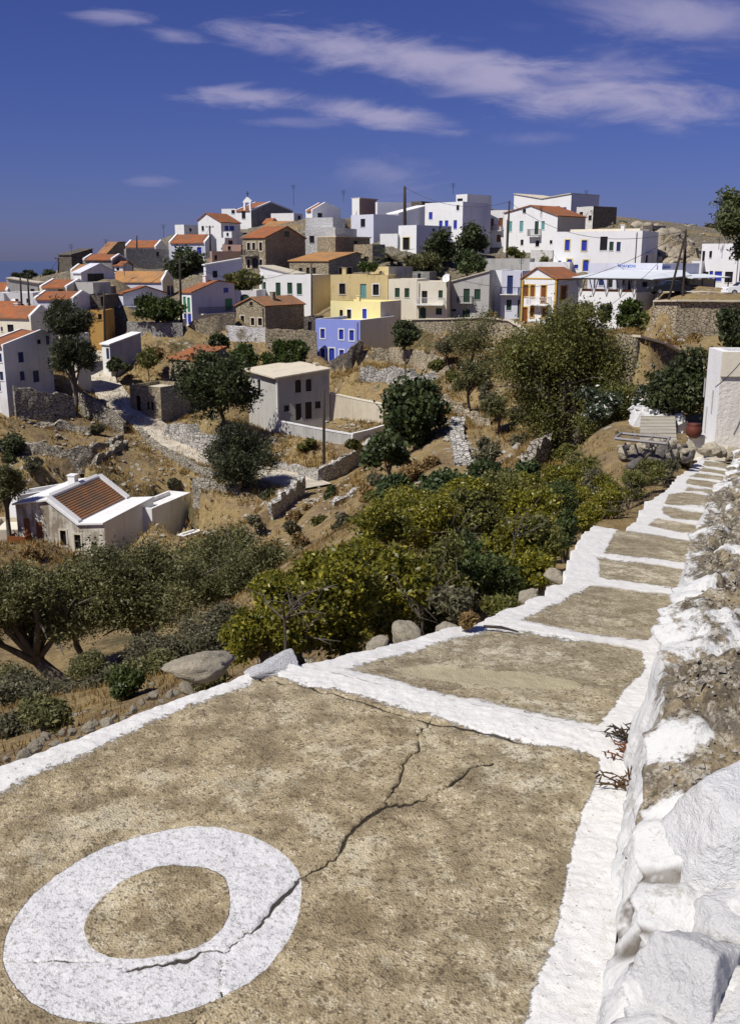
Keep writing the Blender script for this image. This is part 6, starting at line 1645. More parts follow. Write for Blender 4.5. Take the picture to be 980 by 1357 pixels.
# the big carob right of centre
tree('carob_tree', 'big yellow green carob tree in front of the ochre trimmed gabled house', 'tree', (742, 612, 46), (752, 510, 84, 92), 'carob', 900, 85, .15, None, 21, .28, 14, True, .42, .13, stems=2, shell=.55)
tree('carob_tree', 'smaller yellow green tree right of the big carob, before the white rock wall', 'tree', (808, 612, 40), (806, 553, 42, 50), 'carob', 360, 80, .13, None, 22, .12, 9, True, .42, .16)
tree('oleander', 'pale flowering oleander in front of the big carob tree', 'shrub', (800, 560, 38), (795, 532, 34, 20), 'oleander', 90, 40, .16, None, 23, .03, 6, False, .4, .2)
tree('oleander', 'small pale flowering oleander above the whitewashed rock wall', 'shrub', (852, 545, 36), (850, 528, 20, 15), 'oleander', 60, 40, .15, None, 24, .03, 5, False, .4, .2)
tree('evergreen_tree', 'dark evergreen tree before the shaded wall, left of the roadside building', 'tree', (896, 562, 33), (897, 515, 34, 44), 'darkleaf', 260, 50, .19, None, 25, .12, 9, True, .45, .17)
tree('evergreen_tree', 'dark tree above the roadside building, at the right frame edge', 'tree', (972, 475, 60), (970, 440, 26, 27), 'darkleaf', 160, 45, .3, None, 26, .15, 7, True, .45, .18)
# fig trees and olives of the middle slope
tree('fig_tree', 'large dark fig tree with broad crown in the middle of the brown slope', 'tree', (556, 588, 62), (552, 543, 47, 46), 'fig', 330, 50, .36, None, 31, .14, 11, True, .62, .13, stems=3)
tree('fig_tree', 'smaller fig tree with bare stems below the large fig', 'tree', (516, 634, 53), (514, 603, 34, 27), 'fig', 170, 40, .30, None, 32, .08, 8, True, .62, .15, stems=3)
OG = 'small olives on the brown slope'
for i, (l, bs, cr, n, mt, tr) in enumerate((
        ('round small olive on the brown slope, left one', (622, 540, 72), (622, 499, 25, 24), 110, 'olive', .12),
        ('airy olive with leaning trunk above the round small olive', (622, 474, 88), (628, 442, 38, 32), 150, 'olive', .15),
        ('low faded olive beside the round small olive', (642, 550, 68), (644, 532, 18, 16), 60, 'greyshrub', .07),
        ('thin olive with bare forked trunk near the big carob', (664, 572, 60), (662, 543, 20, 20), 70, 'olive', .1),
        ('wispy grey olive sapling above the bushes', (647, 618, 44), (645, 597, 17, 24), 60, 'greyshrub', .05),
        ('pale scrubby olive below the curved retaining wall', (598, 472, 92), (590, 455, 22, 16), 70, 'greyshrub', .09))):
    tree('olive_tree', l, 'tree', bs, cr, mt, n, 40, .24, OG, 40 + i, tr, 7, True, .32, .17)
# valley and village trees
tree('pine_tree', 'dark leaning pine beside the white lane end', 'tree', (331, 655, 78), (320, 603, 44, 42), 'pine', 330, 60, .36, None, 51, .45, 10, True, .2, .15)
tree('mulberry_tree', 'green spreading tree in front of the grey slab roofed house', 'tree', (297, 562, 91), (286, 512, 48, 44), 'darkleaf', 300, 50, .36, None, 52, .22, 12, True, .5, .13)
for i, (u, v, ru, rv, l) in enumerate(((335, 472, 24, 20, 'fresh green tree behind the slab roof, left one'), (372, 470, 26, 21, 'fresh green tree behind the slab roof, middle one'), (398, 468, 14, 15, 'fresh green tree behind the slab roof, smallest'))):
    tree('garden_tree', l, 'tree', (u, 492, 105.5), (u, v, ru, rv), 'greenleaf', 150, 40, .38, 'green trees behind the slab roof', 54 + i, .15, 7, False, .5, .17)
tree('evergreen_tree', 'dark round bush by the stone yard wall', 'tree', (291, 465, 110), (291, 450, 15, 17), 'darkleaf', 90, 40, .36, None, 58, .12, 6, False, .5, .18)
tree('pine_tree', 'dark pine with broad crown by the navy shuttered house, upper crown', 'tree', (98, 470, 95.5), (96, 424, 30, 28), 'pine', 240, 60, .42, 'dark pines by the lane', 59, .22, 9, True, .2, .17)
tree('pine_tree', 'dark rounded pine on a bare trunk beside the lane, lower crown', 'tree', (98, 515, 93), (97, 473, 24, 27), 'pine', 220, 60, .40, 'dark pines by the lane', 60, .22, 8, True, .2, .17)
tree('mulberry_tree', 'bright round green tree before the white two-storey house', 'tree', (211, 436, 115), (209, 411, 28, 21), 'greenleaf', 220, 50, .36, None, 61, .3, 9, True, .5, .16)
tree('evergreen_tree', 'dark round tree below the pale blue windowed house', 'tree', (246, 375, 147), (246, 350, 25, 19), 'darkleaf', 150, 45, .5, None, 62, .2, 7, False, .5, .18)
tree('garden_shrub', 'olive green shrubs along the lavender gable wall', 'shrub', (318, 385, 128.5), (318, 370, 26, 14), 'carob', 120, 40, .42, None, 63, .1, 7, False, .5, .18)
tree('garden_shrub', 'green shrub on the slope below the white lane shed', 'shrub', (195, 492, 104), (196, 474, 16, 13), 'carob', 80, 40, .34, None, 64, .08, 6, False, .5, .2)
tree('garden_shrub', 'dark shrub at the corner of the white lane shed', 'shrub', (155, 492, 104.5), (156, 484, 15, 9), 'darkleaf', 70, 40, .34, None, 65, .08, 5, False, .5, .2)
tree('evergreen_tree', 'dark rounded shrub against the lilac blue house side wall', 'shrub', (536, 461, 106), (536, 442, 20, 18), 'darkleaf', 150, 45, .38, None, 66, .12, 7, False, .5, .17)
tree('garden_shrub', 'small bright green shrub left of the palm', 'shrub', (487, 362, 134), (488, 352, 12, 9), 'greenleaf', 60, 40, .4, None, 67, .08, 5, False, .5, .2)
tree('evergreen_tree', 'tall dark tree behind the white cubic house', 'tree', (583, 366, 141), (580, 335, 22, 24), 'darkleaf', 170, 45, .5, None, 68, .2, 8, False, .5, .17)
tree('olive_tree', 'grey green tree right of the palm', 'tree', (562, 368, 139), (560, 350, 25, 17), 'olive', 150, 45, .42, None, 69, .15, 8, False, .4, .17)
tree('evergreen_tree', 'dark round tree in front of the tall blue shuttered house', 'tree', (630, 338, 147), (629, 317, 20, 19), 'darkleaf', 170, 45, .5, None, 70, .2, 7, False, .5, .17)
tree('evergreen_tree', 'mid green tree below the dark round one on the terrace', 'tree', (622, 368, 138), (621, 350, 20, 15), 'fig', 140, 45, .5, None, 71, .2, 7, False, .5, .17)
tree('garden_shrub', 'brownish hedge under the teal shuttered house', 'shrub', (686, 343, 149), (686, 335, 16, 7), 'carob', 70, 40, .42, None, 72, .08, 6, False, .5, .2)
tree('garden_shrub', 'dark upright shrub against the taverna wall', 'shrub', (799, 430, 104), (798, 415, 10, 14), 'darkleaf', 80, 45, .36, None, 73, .1, 5, False, .5, .2)
tree('garden_shrub', 'leafy bright shrub at the right end of the taverna wall', 'shrub', (834, 438, 102), (834, 419, 23, 18), 'greenleaf', 160, 45, .36, None, 74, .1, 8, False, .5, .17)
tree('garden_shrub', 'thin pale shrub at the left end of the taverna wall', 'shrub', (776, 424, 105), (776, 412, 9, 10), 'olive', 40, 40, .3, None, 75, .07, 5, True, .4, .22)
tree('evergreen_tree', 'flat topped dark tree on the far left skyline', 'tree', (33, 371, 134), (33, 364, 15, 4.5), 'pine', 80, 40, .45, None, 76, .15, 6, False, .3, .2)
tree('evergreen_tree', 'small dark trees on the left skyline beside the stone ruin', 'tree', (66, 374, 160), (66, 366, 10, 8), 'darkleaf', 60, 40, .5, None, 77, .15, 5, False, .5, .2)
tree('garden_shrub', 'dark green tree at the left edge above the grey scrub', 'shrub', (22, 615, 84), (20, 599, 25, 19), 'darkleaf', 160, 45, .34, None, 78, .12, 8, False, .45, .17)
tree('olive_tree', 'grey leafed olive at the left frame edge beside the valley house', 'tree', (8, 672, 72), (10, 645, 24, 25), 'olive', 170, 45, .28, None, 79, .2, 8, True, .35, .17)
HG = 'dark scrub on the hilltop'
for i, (u, v, Y, r) in enumerate(((836, 298, 185, 8), (868, 304, 200, 10), (885, 311, 210, 10), (900, 330, 170, 10), (915, 345, 150, 9), (895, 350, 148, 8), (822, 296, 180, 6), (905, 318, 210, 8), (860, 340, 150, 7))):
    tree('hill_shrub', 'dark scrub clump among the hilltop rocks', 'shrub', (u, v + r * .6, Y), (u, v, r * 1.3, r * .8), 'greyshrub' if i % 2 else 'darkleaf', 60, 36, .5, HG, 130 + i, .06, 5, False, .5, .2)
FG_ = 'grey scrub of the far hill'
rs_ = np.random.RandomState(9)
for i in range(34):
    u = rs_.uniform(885, 985); Y = rs_.uniform(205, 250)
    x = (u - CX) / F * Y
    zt = tz(x, Y)
    uu, vv = proj(x, Y, zt)
    tree('hill_shrub', 'grey green scrub clump on the far hill', 'shrub', (uu, vv, Y), (uu, vv - 4, 9, 7), 'greyshrub', 45, 30, .6, FG_, 150 + i, 0, 5, False, .5, .22)
FT = 'scrub bushes scattered on the terraces'
for i, (u, v, Y, ru, rv, mt) in enumerate(((70, 600, 88, 12, 7, 'greyshrub'), (205, 590, 92, 8, 6, 'darkleaf'), (230, 640, 84, 9, 6, 'greyshrub'), (180, 640, 86, 10, 6, 'carob'), (45, 615, 82, 14, 8, 'greyshrub'), (470, 590, 84, 10, 7, 'carob'), (440, 655, 66, 9, 10, 'darkleaf'),
        (360, 660, 74, 9, 7, 'darkleaf'), (575, 482, 95, 16, 8, 'carob'), (655, 470, 98, 20, 8, 'greyshrub'), (690, 455, 100, 12, 7, 'carob'), (610, 520, 86, 14, 8, 'carob'), (690, 585, 52, 12, 8, 'greyshrub'), (750, 600, 44, 16, 12, 'carob'), (860, 432, 92, 14, 9, 'carob'),
        (900, 455, 80, 14, 6, 'drystalk'), (925, 452, 80, 12, 7, 'drystalk'), (880, 458, 80, 10, 6, 'drystalk'), (640, 462, 98, 18, 7, 'drystalk'), (600, 478, 94, 14, 6, 'drystalk'), (205, 470, 106, 14, 7, 'drystalk'), (390, 700, 60, 12, 8, 'greyshrub'), (420, 690, 60, 10, 8, 'carob'), (130, 570, 90, 9, 6, 'greyshrub'), (340, 690, 66, 10, 8, 'greyshrub'),
        (500, 660, 46, 14, 10, 'carob'), (690, 640, 36, 14, 9, 'greyshrub'), (830, 585, 30, 14, 10, 'olive'), (780, 600, 34, 16, 14, 'carob'), (810, 605, 28, 14, 10, 'olive'), (470, 690, 40, 12, 9, 'carob'), (400, 760, 30, 12, 9, 'greyshrub'), (350, 770, 26, 14, 9, 'olive'), (930, 470, 56, 14, 8, 'olive'), (870, 500, 50, 12, 8, 'olive'))):
    tree('scrub_bush', 'dry scrub tuft on the brown terraces' if mt == 'drystalk' else 'low scrub bush on the brown terraces', 'bush', (u, v + rv * .8, Y), (u, v, ru, rv), mt, 60, 36, .004 * Y + .04, ('dry tufts on the terraces' if mt == 'drystalk' else FT), 200 + i, 0, 5, False, .4, .22)

rs_ = np.random.RandomState(41)
for i in range(80):
    if i < 55: u, v, Y = rs_.uniform(0, 720), rs_.uniform(500, 680), rs_.uniform(45, 98)
    else: u, v, Y = rs_.uniform(200, 860), 0, rs_.uniform(95, 150)
    x = (u - CX) / F * Y
    zt = tz(x, Y); uu, vv = proj(x, Y, zt)
    if any((-1 < (x - C.x) * e1.x + (Y - C.y) * e1.y < w1 + 1) and (-1 < (x - C.x) * e2.x + (Y - C.y) * e2.y < w2 + 1) for C, e1, e2, w1, w2 in FOOT): continue
    if any(np.hypot(l[:, 0] - x, l[:, 1] - Y).min() < 1.8 for l, _, _, _, _ in WALLS): continue
    k = rs_.choice(['greyshrub', 'carob', 'drystalk', 'drystalk', 'darkleaf'])
    r = rs_.uniform(.4, .95) * F / Y
    tree('scrub_bush', 'dry scrub tuft on the brown terraces' if k == 'drystalk' else 'low scrub bush on the brown terraces', 'bush', (uu, vv, Y), (uu, vv - r * .45, r, r * .6), k, 55, 36, .0035 * Y + .03, ('dry tufts on the terraces' if k == 'drystalk' else FT), 400 + i, 0, 5, False, .4, .22)

# palm
b = P(519, 372, 139)
root = empty('palm_tree', b, 'date palm with arching fronds in front of the tan square block', 'palm tree')
top = P(519, 346, 139)
mb = MB(); mb.tube([b - K * 1, b, b.lerp(top, .5), top], [.35, .3, .26, .24], 9); mb.build('trunk', MT['bark'], root, True)
rs_ = np.random.RandomState(3)
V, n = [], 0
for k in range(34):
    az, el = rs_.uniform(0, 6.28), rs_.uniform(.0, 1.5)
    L = rs_.uniform(2.8, 3.9)
    h = Vector((math.cos(az), math.sin(az), 0))
    for j in range(26):
        t = (j + 1) / 26
        p = top + h * (L * t * math.cos(el * (1 - .35 * t))) + K * (L * (t * math.sin(el) - .42 * t * t))
        side = Vector((-h.y, h.x, 0))
        for sg in (-1, 1):
            ln = .55 * (1 - .6 * t) + .1
            tip = p + side * sg * ln * .8 + h * ln * .6 - K * .18 * ln
            V += [tuple(p - h * .10), tuple(p + h * .10), tuple(tip), tuple(p.lerp(tip, .5) - h * .08)]
V = np.array(V)
np_mesh('crown', V, np.arange(len(V)).reshape(-1, 4), MT['palm'], root)

# overhanging tree at the right frame edge
b = P(1035, 520, 26)
root = empty('carob_tree', b, 'leafy branch of a tree reaching in at the upper right frame edge', 'tree')
rs_ = np.random.RandomState(77)
c1, c2, c3 = P(975, 283, 24), P(1030, 290, 26), P(985, 332, 24)
MT['edgeleaf'] = leaf('broad_green_leaf', (.14, .165, .06), (.075, .095, .035), .3, (.22, .23, .10))
V, Fq = [], []
off = 0
for c, rad, n in ((c1, (.60, .6, .62), 150), (c2, (.8, 1.2, 1.2), 220), (c3, (.2, .4, .25), 22), (P(968, 300, 24), (.25, .3, .2), 26)):
    pts, lob = crown_points(c, rad, n, rs_, 7)
    v, f = leaf_quads(pts, 26, np.full(n, .10), .12, rs_, .36, .3)
    V.append(v); Fq.append(f + off); off += len(v)
np_mesh('crown', np.concatenate(V), np.concatenate(Fq), MT['edgeleaf'], root)
mb = MB()
mb.tube([b - K * .5, b, b.lerp(c2, .6), c2], [.2, .18, .13, .09], 9)
mb.tube([b.lerp(c2, .8), c1.lerp(c2, .4), c1], [.08, .05, .02], 6); mb.tube([b.lerp(c2, .7), c3.lerp(c2, .4), c3], [.06, .04, .015], 6)
mb.build('trunk', MT['bark'], root, True)

# dry grass: one mass over the brown terraces
rs_ = np.random.RandomState(15)
N = 52000
xs = np.concatenate([rs_.uniform(-38, 26, N), rs_.uniform(-6, 12, 9000), rs_.uniform(-9, 1, 16000)]); ys = np.concatenate([rs_.uniform(34, 112, N), rs_.uniform(12, 46, 9000), rs_.uniform(4, 22, 16000)])
keep = fbm(xs / 5, ys / 5, 71, 4) + rs_.uniform(-.25, .25, len(xs)) > -.05
keep &= ~inside(xs, ys, [(p.x, p.y) for p in LE] + [(p.x, p.y) for p in RE][::-1])
for C, e1, e2, w1, w2 in FOOT:
    s = (xs - C.x) * e1.x + (ys - C.y) * e1.y; t = (xs - C.x) * e2.x + (ys - C.y) * e2.y
    keep &= ~((s > -.5) & (s < w1 + .5) & (t > -.5) & (t < w2 + .5))
xs, ys = xs[keep], ys[keep]
zs = terr(xs, ys)
per = 4
sc = np.clip(ys / 60, .3, 1.2)
base = np.repeat(np.stack([xs, ys, zs - .03], 1), per, 0); sc = np.repeat(sc, per)
n = len(base)
base[:, :2] += rs_.normal(0, .12, (n, 2)) * sc[:, None]
an = rs_.uniform(0, 6.28, n); h = rs_.uniform(.14, .42, n) * sc
wv = np.stack([np.cos(an), np.sin(an), np.zeros(n)], 1) * (.003 + .036 * sc ** 1.5)[:, None]
tip = base + np.stack([rs_.normal(0, .10, n) * sc, rs_.normal(0, .10, n) * sc, h], 1)
V = np.stack([base - wv, base + wv, tip], 1).reshape(-1, 3)
MT['grass'] = leaf('dry_grass_blade', (.42, .29, .11), (.27, .17, .06), .3, (.16, .13, .05), .8, .1)
tag(np_mesh('dry_grass', V, np.arange(n * 3).reshape(-1, 3), MT['grass']), kind='stuff')

# dry weeds rooted at the wall foot
for i, (pts, l) in enumerate((([(838, 985), (850, 968), (856, 950), (845, 940)], 'dark curled dry weed at the foot of the wall, upper one'), ([(838, 1012), (848, 1005), (852, 1000)], 'reddish dry weed at the wall foot between the two dark ones'), ([(836, 1052), (842, 1035), (838, 1025), (846, 1028)], 'brown dry weed at the wall foot, lowest one'))):
    rs_ = np.random.RandomState(300 + i)
    b = P0(pts[0][0] + 1, pts[0][1]) + K * .01
    mb = MB()
    for k in range(9):
        a = b + Vector((rs_.uniform(-.03, .03), rs_.uniform(-.03, .03), 0))
        d = Vector((rs_.uniform(-1, .1), rs_.uniform(-.3, 1), rs_.uniform(.2, .9))).normalized()
        L = rs_.uniform(.06, .17)
        q = [a + d * L * t + Vector((0, 0, -.25 * L * t * t)) for t in (0, .3, .6, 1)]
        mb.tube(q, [.004, .0035, .003, .0012], 5)
        for j in range(5):
            p = q[1].lerp(q[3], j / 5)
            e = p + Vector(rs_.normal(0, 1, 3)) * .02
            mb.tube([p, p.lerp(e, .6) + K * .003, e], [.003, .004, .001], 4)
    MT['weed%d' % i] = paint('dry_weed', [(.05, .035, .022), (.14, .05, .02), (.08, .045, .015)][i], .8)
    tag(mb.build('dry_weed', MT['weed%d' % i]), l, 'weed', 'dry weeds at the wall foot')
# fallen dry stick and rusty tuft on the path edge
a, b = PI_(640, 836), PI_(686, 841)
mb = MB(); mb.tube([a + K * .03, a.lerp(b, .5) + K * .035, b + K * .02], [.008, .010, .004], 6)
tag(mb.build('dry_stick', MT['wood']), 'thin dark stick lying across the edge of the second tread', 'stick')
tree('dry_shrub', 'rust coloured dry tuft at the end of the dark stick', 'tuft', (625, 832, 5.6), (622, 824, 13, 9), 'drystalk', 40, 26, .05, None, 140, 0, 5, False, .3, .22)
# ================================================================ poles, cables, cars
UG = 'wooden utility poles of the village'
TOPS = {}
def pole(key, label, u0, v0, u1, v1, Y, r=.11, arms=0, top_u=None):
    b, t = P(u0, v0, Y), P(u1, v1, Y)
    root = empty('utility_pole', b, label, 'pole', UG)
    mb = MB(); mb.tube([b - K * 1.2, b, b.lerp(t, .5), t], [r * 1.15, r * 1.1, r, r * .8], 8)
    mb.build('shaft', MT['wood'], root, True)
    if arms:
        mb = MB()
        for i in range(arms):
            c = t - K * (.25 + .5 * i)
            mb.box(c - Vector((.6, .05, 0)), (1.2, 0, 0), (0, .1, 0), (0, 0, .1))
            for x in (-.5, 0, .5): mb.tube([c + Vector((x, 0, .1)), c + Vector((x, 0, .28))], [.05, .04], 6)
        mb.build('crossarm', MT['wood'], root)
    TOPS[key] = t - K * .15
    return root
pole('skl', 'utility pole on the left skyline beside the dark ruin', 78, 372, 77.5, 341, 158, .14, 1)
pole('l1', 'utility pole before the far left white house, left of the pair', 29, 403, 27, 368, 113, .11)
pole('l2', 'utility pole before the far left white house, right of the pair', 39, 402, 37, 370, 113, .11)
pole('lane', 'tall utility pole between the dark pines and the white shed', 139, 450, 138, 386, 111, .11)
pole('tree', 'dark utility pole right of the round green tree', 241, 440, 238, 342, 117, .14, 1)
pole('gap', 'utility pole left of the big stone house', 279, 352, 278, 299, 150, .14, 1)
pole('blk', 'slim utility pole against the bright white block house', 413, 421, 412.5, 346, 126, .1)
pole('tall', 'tallest utility pole rising above the skyline houses', 536, 300, 536, 247, 158, .24, 0)
pole('dish', 'utility pole by the balcony house and the roof dish', 597, 425, 596, 365, 123, .13)
pole('thin', 'thin utility pole in front of the teal shuttered house', 671, 342, 674.5, 266, 150, .15)
pole('cafe', 'upright dark utility pole above the parked cars', 904, 401, 908, 304, 101, .15)
root = pole('lean', 'leaning dark prop pole beside the upright one above the cars', 884, 402, 907, 312, 100.5, .12)
pole('wall', 'black lamp pole standing before the patterned block wall', 429, 632, 429, 516, 82, .12)
pole('field', 'short wooden post on the terraces below the lilac blue house', 537, 522, 537, 475, 93, .07)
pole('lane2', 'pole on the left skyline above the long orange roof', 181.5, 330, 181.5, 312, 171, .12)
CG = 'overhead power cables'
def cable(a, b, sag, label, r=.016):
    mb = MB()
    pts = [a.lerp(b, t) - K * (sag * 4 * t * (1 - t)) for t in np.linspace(0, 1, 25)]
    mb.tube(pts, r, 5)
    tag(mb.build('power_cable', MT['iron']), label, 'cable', CG)
T = TOPS
cable(T['tall'], T['thin'], 1.6, 'cable from the tallest pole to the teal shuttered house', .03)
cable(T['thin'], T['cafe'], 2.5, 'cable from the thin pole across the yellow framed doors', .028)
cable(T['dish'], T['cafe'], 3.0, 'long cable crossing in front of the taverna roof', .026)
cable(T['cafe'], P(600, 470, 70), 3.2, 'cable slanting down across the taverna wall to the olives', .02)
cable(T['gap'], T['tree'], 1.0, 'cable between the stone house pole and the round tree pole', .025)
cable(T['tree'], T['lane'], 1.2, 'cable from the round tree pole to the lane pole', .022)
cable(T['skl'], P(50, 372, 150), .5, 'cable dropping from the left skyline pole', .025)
cable(T['tree'], T['blk'], 2.2, 'cable from the round tree pole to the bright block house', .022)
cable(P(985, 475, 24.6), P(947, 513, 24.4), .05, 'cable slanting over the rough front of the roadside building', .012)
# antennas and dishes on roofs
def antenna(u, v, Y, h, label):
    b = P(u, v, Y)
    mb = MB(); mb.tube([b - K * .6, b + K * h], .035, 5)
    for i in range(4): mb.tube([b + K * (h - .1 - i * .18) - Vector((.45 - .06 * i, 0, 0)), b + K * (h - .1 - i * .18) + Vector((.45 - .06 * i, 0, 0))], .02, 4)
    tag(mb.build('antenna', MT['iron']), label, 'antenna', 'rooftop antennas')
antenna(95, 336, 158, 1.4, 'tv antenna on the dark stone ruin roof')
antenna(141, 327, 168, 1.2, 'tv antenna over the brown hipped roof on the left skyline')
antenna(217, 310, 180, 1.6, 'tv antenna left of the cube white house')
antenna(389, 268, 186, 3.0, 'thin mast antenna between the church and the tower house')
antenna(776, 259, 184, .9, 'tv antenna on the broad white skyline house')
antenna(952, 324, 126, .9, 'tv antenna on the blue shuttered house by the cars')
antenna(600, 252, 172, 1.1, 'tv antenna on the plain white box house behind the blue shutters')
antenna(455, 262, 170, 1.2, 'tv antenna on the white skyline house with the brown side')
antenna(716, 283, 156, 1.2, 'tv antenna over the orange roof of the teal shuttered house')
antenna(330, 375, 122, 1.1, 'tv antenna on the green shuttered house roof')
antenna(505, 372, 129, 1.2, 'tv antenna on the peeling ochre house')
antenna(690, 354, 130, 1.1, 'tv antenna on the pale lavender house')
antenna(165, 360, 139, 1.2, 'tv antenna on the broad ochre tile roof')
def dish(u, v, Y, r, label):
    b = P(u, v, Y)
    root = empty('satellite_dish', b, label, 'satellite dish', 'satellite dishes')
    n = Vector((-.4, -.75, .45)).normalized(); a = n.cross(K).normalized(); c = n.cross(a)
    mb = MB(); rings = []
    for q in range(5):
        t = q / 4
        mb.v += [tuple(b + (a * math.cos(2 * math.pi * k / 16) + c * math.sin(2 * math.pi * k / 16)) * r * max(t, .02) + n * (.25 * r * t * t)) for k in range(16)]
    for q in range(4):
        for k in range(16): mb.f.append((q * 16 + k, q * 16 + (k + 1) % 16, q * 16 + 16 + (k + 1) % 16, q * 16 + 16 + k)); mb.m.append(0)
    mb.build('reflector', MT['white_clean'], root, True)
    mb = MB(); mb.tube([b - n * .05, b - n * .15 - K * r * .5, b - n * .15 - K * r * 2], .04, 6); mb.tube([b + c * r * .9, b + n * r * .8], .02, 5); mb.build('bracket', MT['iron'], root)
dish(591.5, 369, 125, .55, 'white satellite dish on the roof by the grey slanted house')
dish(18, 400, 117.5, .4, 'white satellite dish on the far left low house')
# water tanks, crosswise details
# ---- parked cars
MT['carblack'] = paint('black_car_paint', (.02, .022, .026), .25, .05, .2)
MT['carwhite'] = paint('white_car_paint', (.75, .76, .77), .3, .05)
MT['glass'] = paint('dark_glass', (.02, .025, .03), .08, .02)
MT['tyre'] = paint('tyre_rubber', (.02, .02, .02), .85, .1)
MT['chrome'] = paint('wheel_rim', (.4, .4, .42), .35, .1, .6)
MT['lampred'] = paint('lamp_plastic', (.35, .03, .02), .3, .1)
def car(label, loc, yaw, body):
    root = empty('parked_car', loc, label, 'car', 'cars parked by the taverna road')
    L, W = 4.1, 1.65
    cy, sy = math.cos(yaw), math.sin(yaw)
    def T_(x, y, z): return Vector(loc) + Vector((x * cy - y * sy, x * sy + y * cy, z))
    low = [(-2.05, .32), (-2.02, .72), (-1.95, .86), (-.95, .93), (1.1, .95), (1.95, .88), (2.05, .70), (2.05, .34)]
    cab = [(-1.0, .93), (-.35, 1.40), (.95, 1.42), (1.55, .95)]
    def loft(mb, prof, w0, w1, zr, m=0):
        n = len(prof)
        def wd(z): t = (z - zr[0]) / (zr[1] - zr[0]); return w0 + (w1 - w0) * max(0, min(1, t))
        a = [T_(x, -wd(z) / 2, z) for x, z in prof]; b_ = [T_(x, wd(z) / 2, z) for x, z in prof]
        mb.poly(a, m); mb.poly(b_, m)
        for i in range(n): mb.poly([a[i], a[(i + 1) % n], b_[(i + 1) % n], b_[i]], m)
    mb = MB(); loft(mb, low, W, W - .12, (.3, .95)); 
    loft(mb, [(x, z + .004) for x, z in cab], W - .14, W - .42, (.93, 1.42))
    mb.build('body', MT[body], root)
    for yv, sg in ((-1, -1), (1, 1)):
        mb = MB()
        for q in (((-.78, .98), (-.32, 1.33), (.25, 1.345), (.25, .99)), ((.32, .99), (.32, 1.345), (.88, 1.34), (1.32, 1.0))):
            mb.poly([T_(x, sg * ((W - .14) / 2 - (z - .93) * .285 + .012), z) for x, z in q])
        mb.build('side_window', MT['glass'], root)
    mb = MB()
    mb.poly([T_(-.98 + .03, -.62, .99), T_(-.98 + .03, .62, .99), T_(-.42, .55, 1.37), T_(-.42, -.55, 1.37)]); mb.build('windscreen', MT['glass'], root).location.z += .012
    for x in (-1.3, 1.25):
        for sg in (-1, 1):
            mb = MB(); mb.tube([T_(x, sg * .62, .31), T_(x, sg * .84, .31)], .31, 16); wv = mb.build('wheel', MT['tyre'], root)
            mb = MB(); mb.tube([T_(x, sg * .83, .31), T_(x, sg * .85, .31)], .19, 12); mb.build('rim', MT['chrome'], wv)
    for sg in (-1, 1):
        mb = MB(); mb.box(T_(-2.055, sg * .6 - .12, .62), T_(0, .24, 0) - Vector(loc), T_(.03, 0, 0) - Vector(loc), K * .12); mb.build('headlight', MT['chrome'], root)
    return root
p = P(885, 390, 105)
p.z = max(tz(p.x, p.y), p.z)
car('black parked saloon car above the stone terrace wall', p, .12, 'carblack')
p2 = P(983, 391.5, 106)
car('white parked car cut by the right frame edge', p2, .1, 'carwhite')

# ================================================================ sky, sun, camera
TS = Vector((-.48, -.35, .80)).normalized()
w = bpy.data.worlds.new('World'); SC.world = w; w.use_nodes = True
nt = w.node_tree; nt.nodes.clear()
wm = M.__new__(M); wm.nt = nt
sky = nd(nt, 'ShaderNodeTexSky', {'sky_type': 'NISHITA', 'sun_disc': False, 'sun_elevation': math.asin(TS.z), 'sun_rotation': math.atan2(TS.x, TS.y), 'altitude': 300, 'air_density': 1.0, 'dust_density': .45, 'ozone_density': 3.0}).outputs[0]
dirn = nd(nt, 'ShaderNodeTexCoord').outputs['Generated']
sp = nd(nt, 'ShaderNodeSeparateXYZ', None, {0: dirn})
gam = nd(nt, 'ShaderNodeGamma', None, {0: sky, 1: 1.0}).outputs[0]
sky2 = wm.mix(1.0, gam, SKYMUL, 'MULTIPLY')
yy = wm.math('MAXIMUM', sp.outputs[1], .02)
pp, qq = wm.math('DIVIDE', sp.outputs[0], yy), wm.math('DIVIDE', sp.outputs[2], yy)
cv = nd(nt, 'ShaderNodeCombineXYZ', None, {0: pp, 1: qq}).outputs[0]
def pq(u, v):
    r = ray(u, v); return r.x / r.y, r.z / r.y
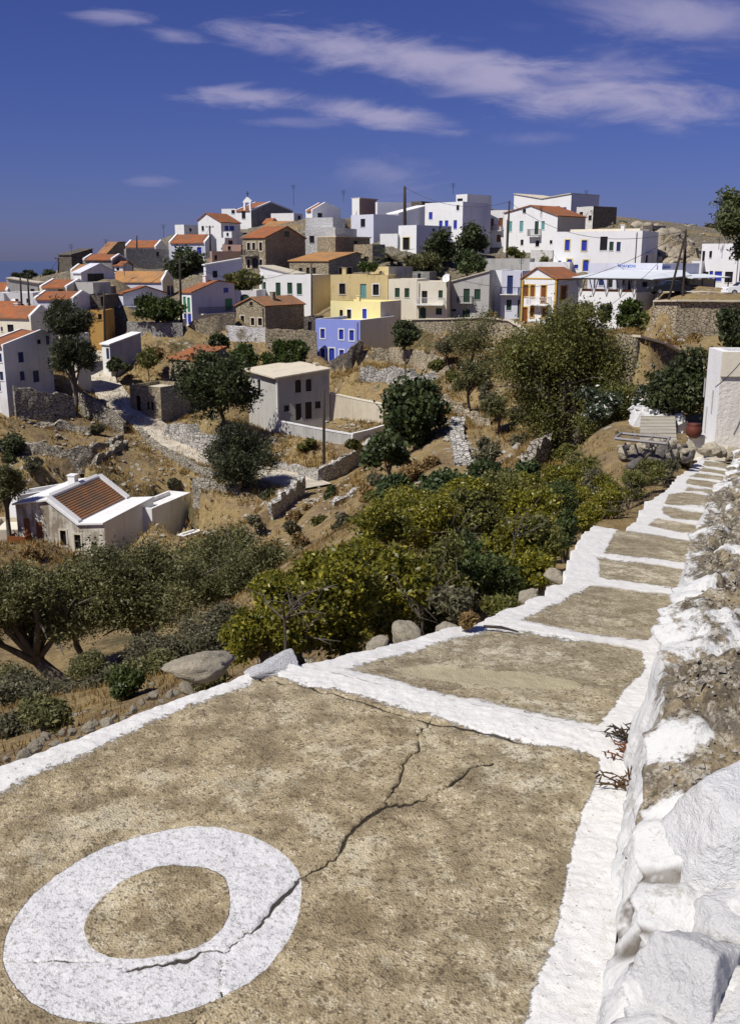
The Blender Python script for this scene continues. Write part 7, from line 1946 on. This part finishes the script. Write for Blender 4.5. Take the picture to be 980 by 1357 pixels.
def blob(u0, v0, u1, v1, wpx, dens, ns, edge=.0):
    (p0, q0), (p1, q1) = pq(u0, v0), pq(u1, v1)
    cxp, cyp = (p0 + p1) / 2, (q0 + q1) / 2
    L = math.hypot(p1 - p0, q1 - q0) / 2; an = math.atan2(q1 - q0, p1 - p0)
    vv = nd(nt, 'ShaderNodeMapping', {'vector_type': 'TEXTURE'}, {'Vector': cv, 'Location': (cxp, cyp, 0), 'Rotation': (0, 0, an), 'Scale': (L, wpx / F, 1)}).outputs[0]
    n = nd(nt, 'ShaderNodeTexNoise', None, {'Vector': nd(nt, 'ShaderNodeMapping', None, {'Vector': cv, 'Rotation': (0, 0, -an), 'Scale': (ns, ns * 3.6, 1), 'Location': (u0, v0, 0)}).outputs[0], 'Scale': 1.0, 'Detail': 8, 'Roughness': .6, 'Distortion': .7}).outputs['Fac']
    ln = nd(nt, 'ShaderNodeVectorMath', {'operation': 'LENGTH'}, {0: vv}).outputs['Value']
    f = wm.math('ADD', wm.math('SUBTRACT', 1.0, ln), wm.math('MULTIPLY', wm.math('SUBTRACT', n, .5), 2.2))
    return wm.math('MULTIPLY', wm.step(f, -.05, 1.1), dens)
tot = None
for b_ in ((280, 42, 590, 78, 30, .85, 13), (400, 52, 720, 106, 32, .85, 12), (500, 74, 840, 130, 36, .95, 11), (600, 116, 1080, 144, 34, .95, 11), (205, 124, 450, 134, 15, .75, 13), (370, 134, 640, 174, 17, .85, 13), (680, 10, 1060, 30, 46, .75, 7), (720, 95, 920, 80, 26, .4, 10),
           (85, 17, 225, 27, 11, .55, 18), (170, 37, 280, 53, 12, .5, 18), (420, 228, 610, 234, 34, .5, 8), (150, 240, 245, 242, 10, .28, 15), (650, 185, 760, 182, 10, .2, 14), (840, 165, 930, 175, 12, .3, 14), (320, 158, 460, 162, 8, .3, 15)):
    k = blob(*b_)
    tot = k if tot is None else wm.math('ADD', tot, wm.math('MULTIPLY', k, wm.math('SUBTRACT', 1.0, tot)))
front = wm.step(sp.outputs[1], .1, .3)
tot = wm.math('MULTIPLY', tot, front)
cloud = wm.mix(tot, sky2, CLOUD)
bg = nd(nt, 'ShaderNodeBackground', None, {0: cloud, 1: .1}).outputs[0]
nd(nt, 'ShaderNodeOutputWorld', None, {0: bg})
sun = bpy.data.lights.new('sun', 'SUN'); sun.energy = 4.0; sun.angle = math.radians(.53); sun.color = (1, .955, .88)
so = bpy.data.objects.new('sun', sun); COL.objects.link(so)
so.rotation_euler = TS.to_track_quat('Z', 'Y').to_euler()
so.location = (-60, -40, 90)
cam = bpy.data.cameras.new('camera'); co = bpy.data.objects.new('camera', cam); COL.objects.link(co)
cam.sensor_fit = 'VERTICAL'; cam.sensor_height = 36; cam.lens = 36 * F / 1357.0
cam.clip_start = .05; cam.clip_end = 120000
co.rotation_euler = (math.pi / 2 - TH, 0, 0)
SC.camera = co
vs = SC.view_settings
vs.view_transform = 'Standard'; vs.look = 'None'; vs.gamma = 1; vs.use_curve_mapping = False; vs.exposure = EXPO
SC.cycles.use_denoising = True
SC.cycles.max_bounces = 6
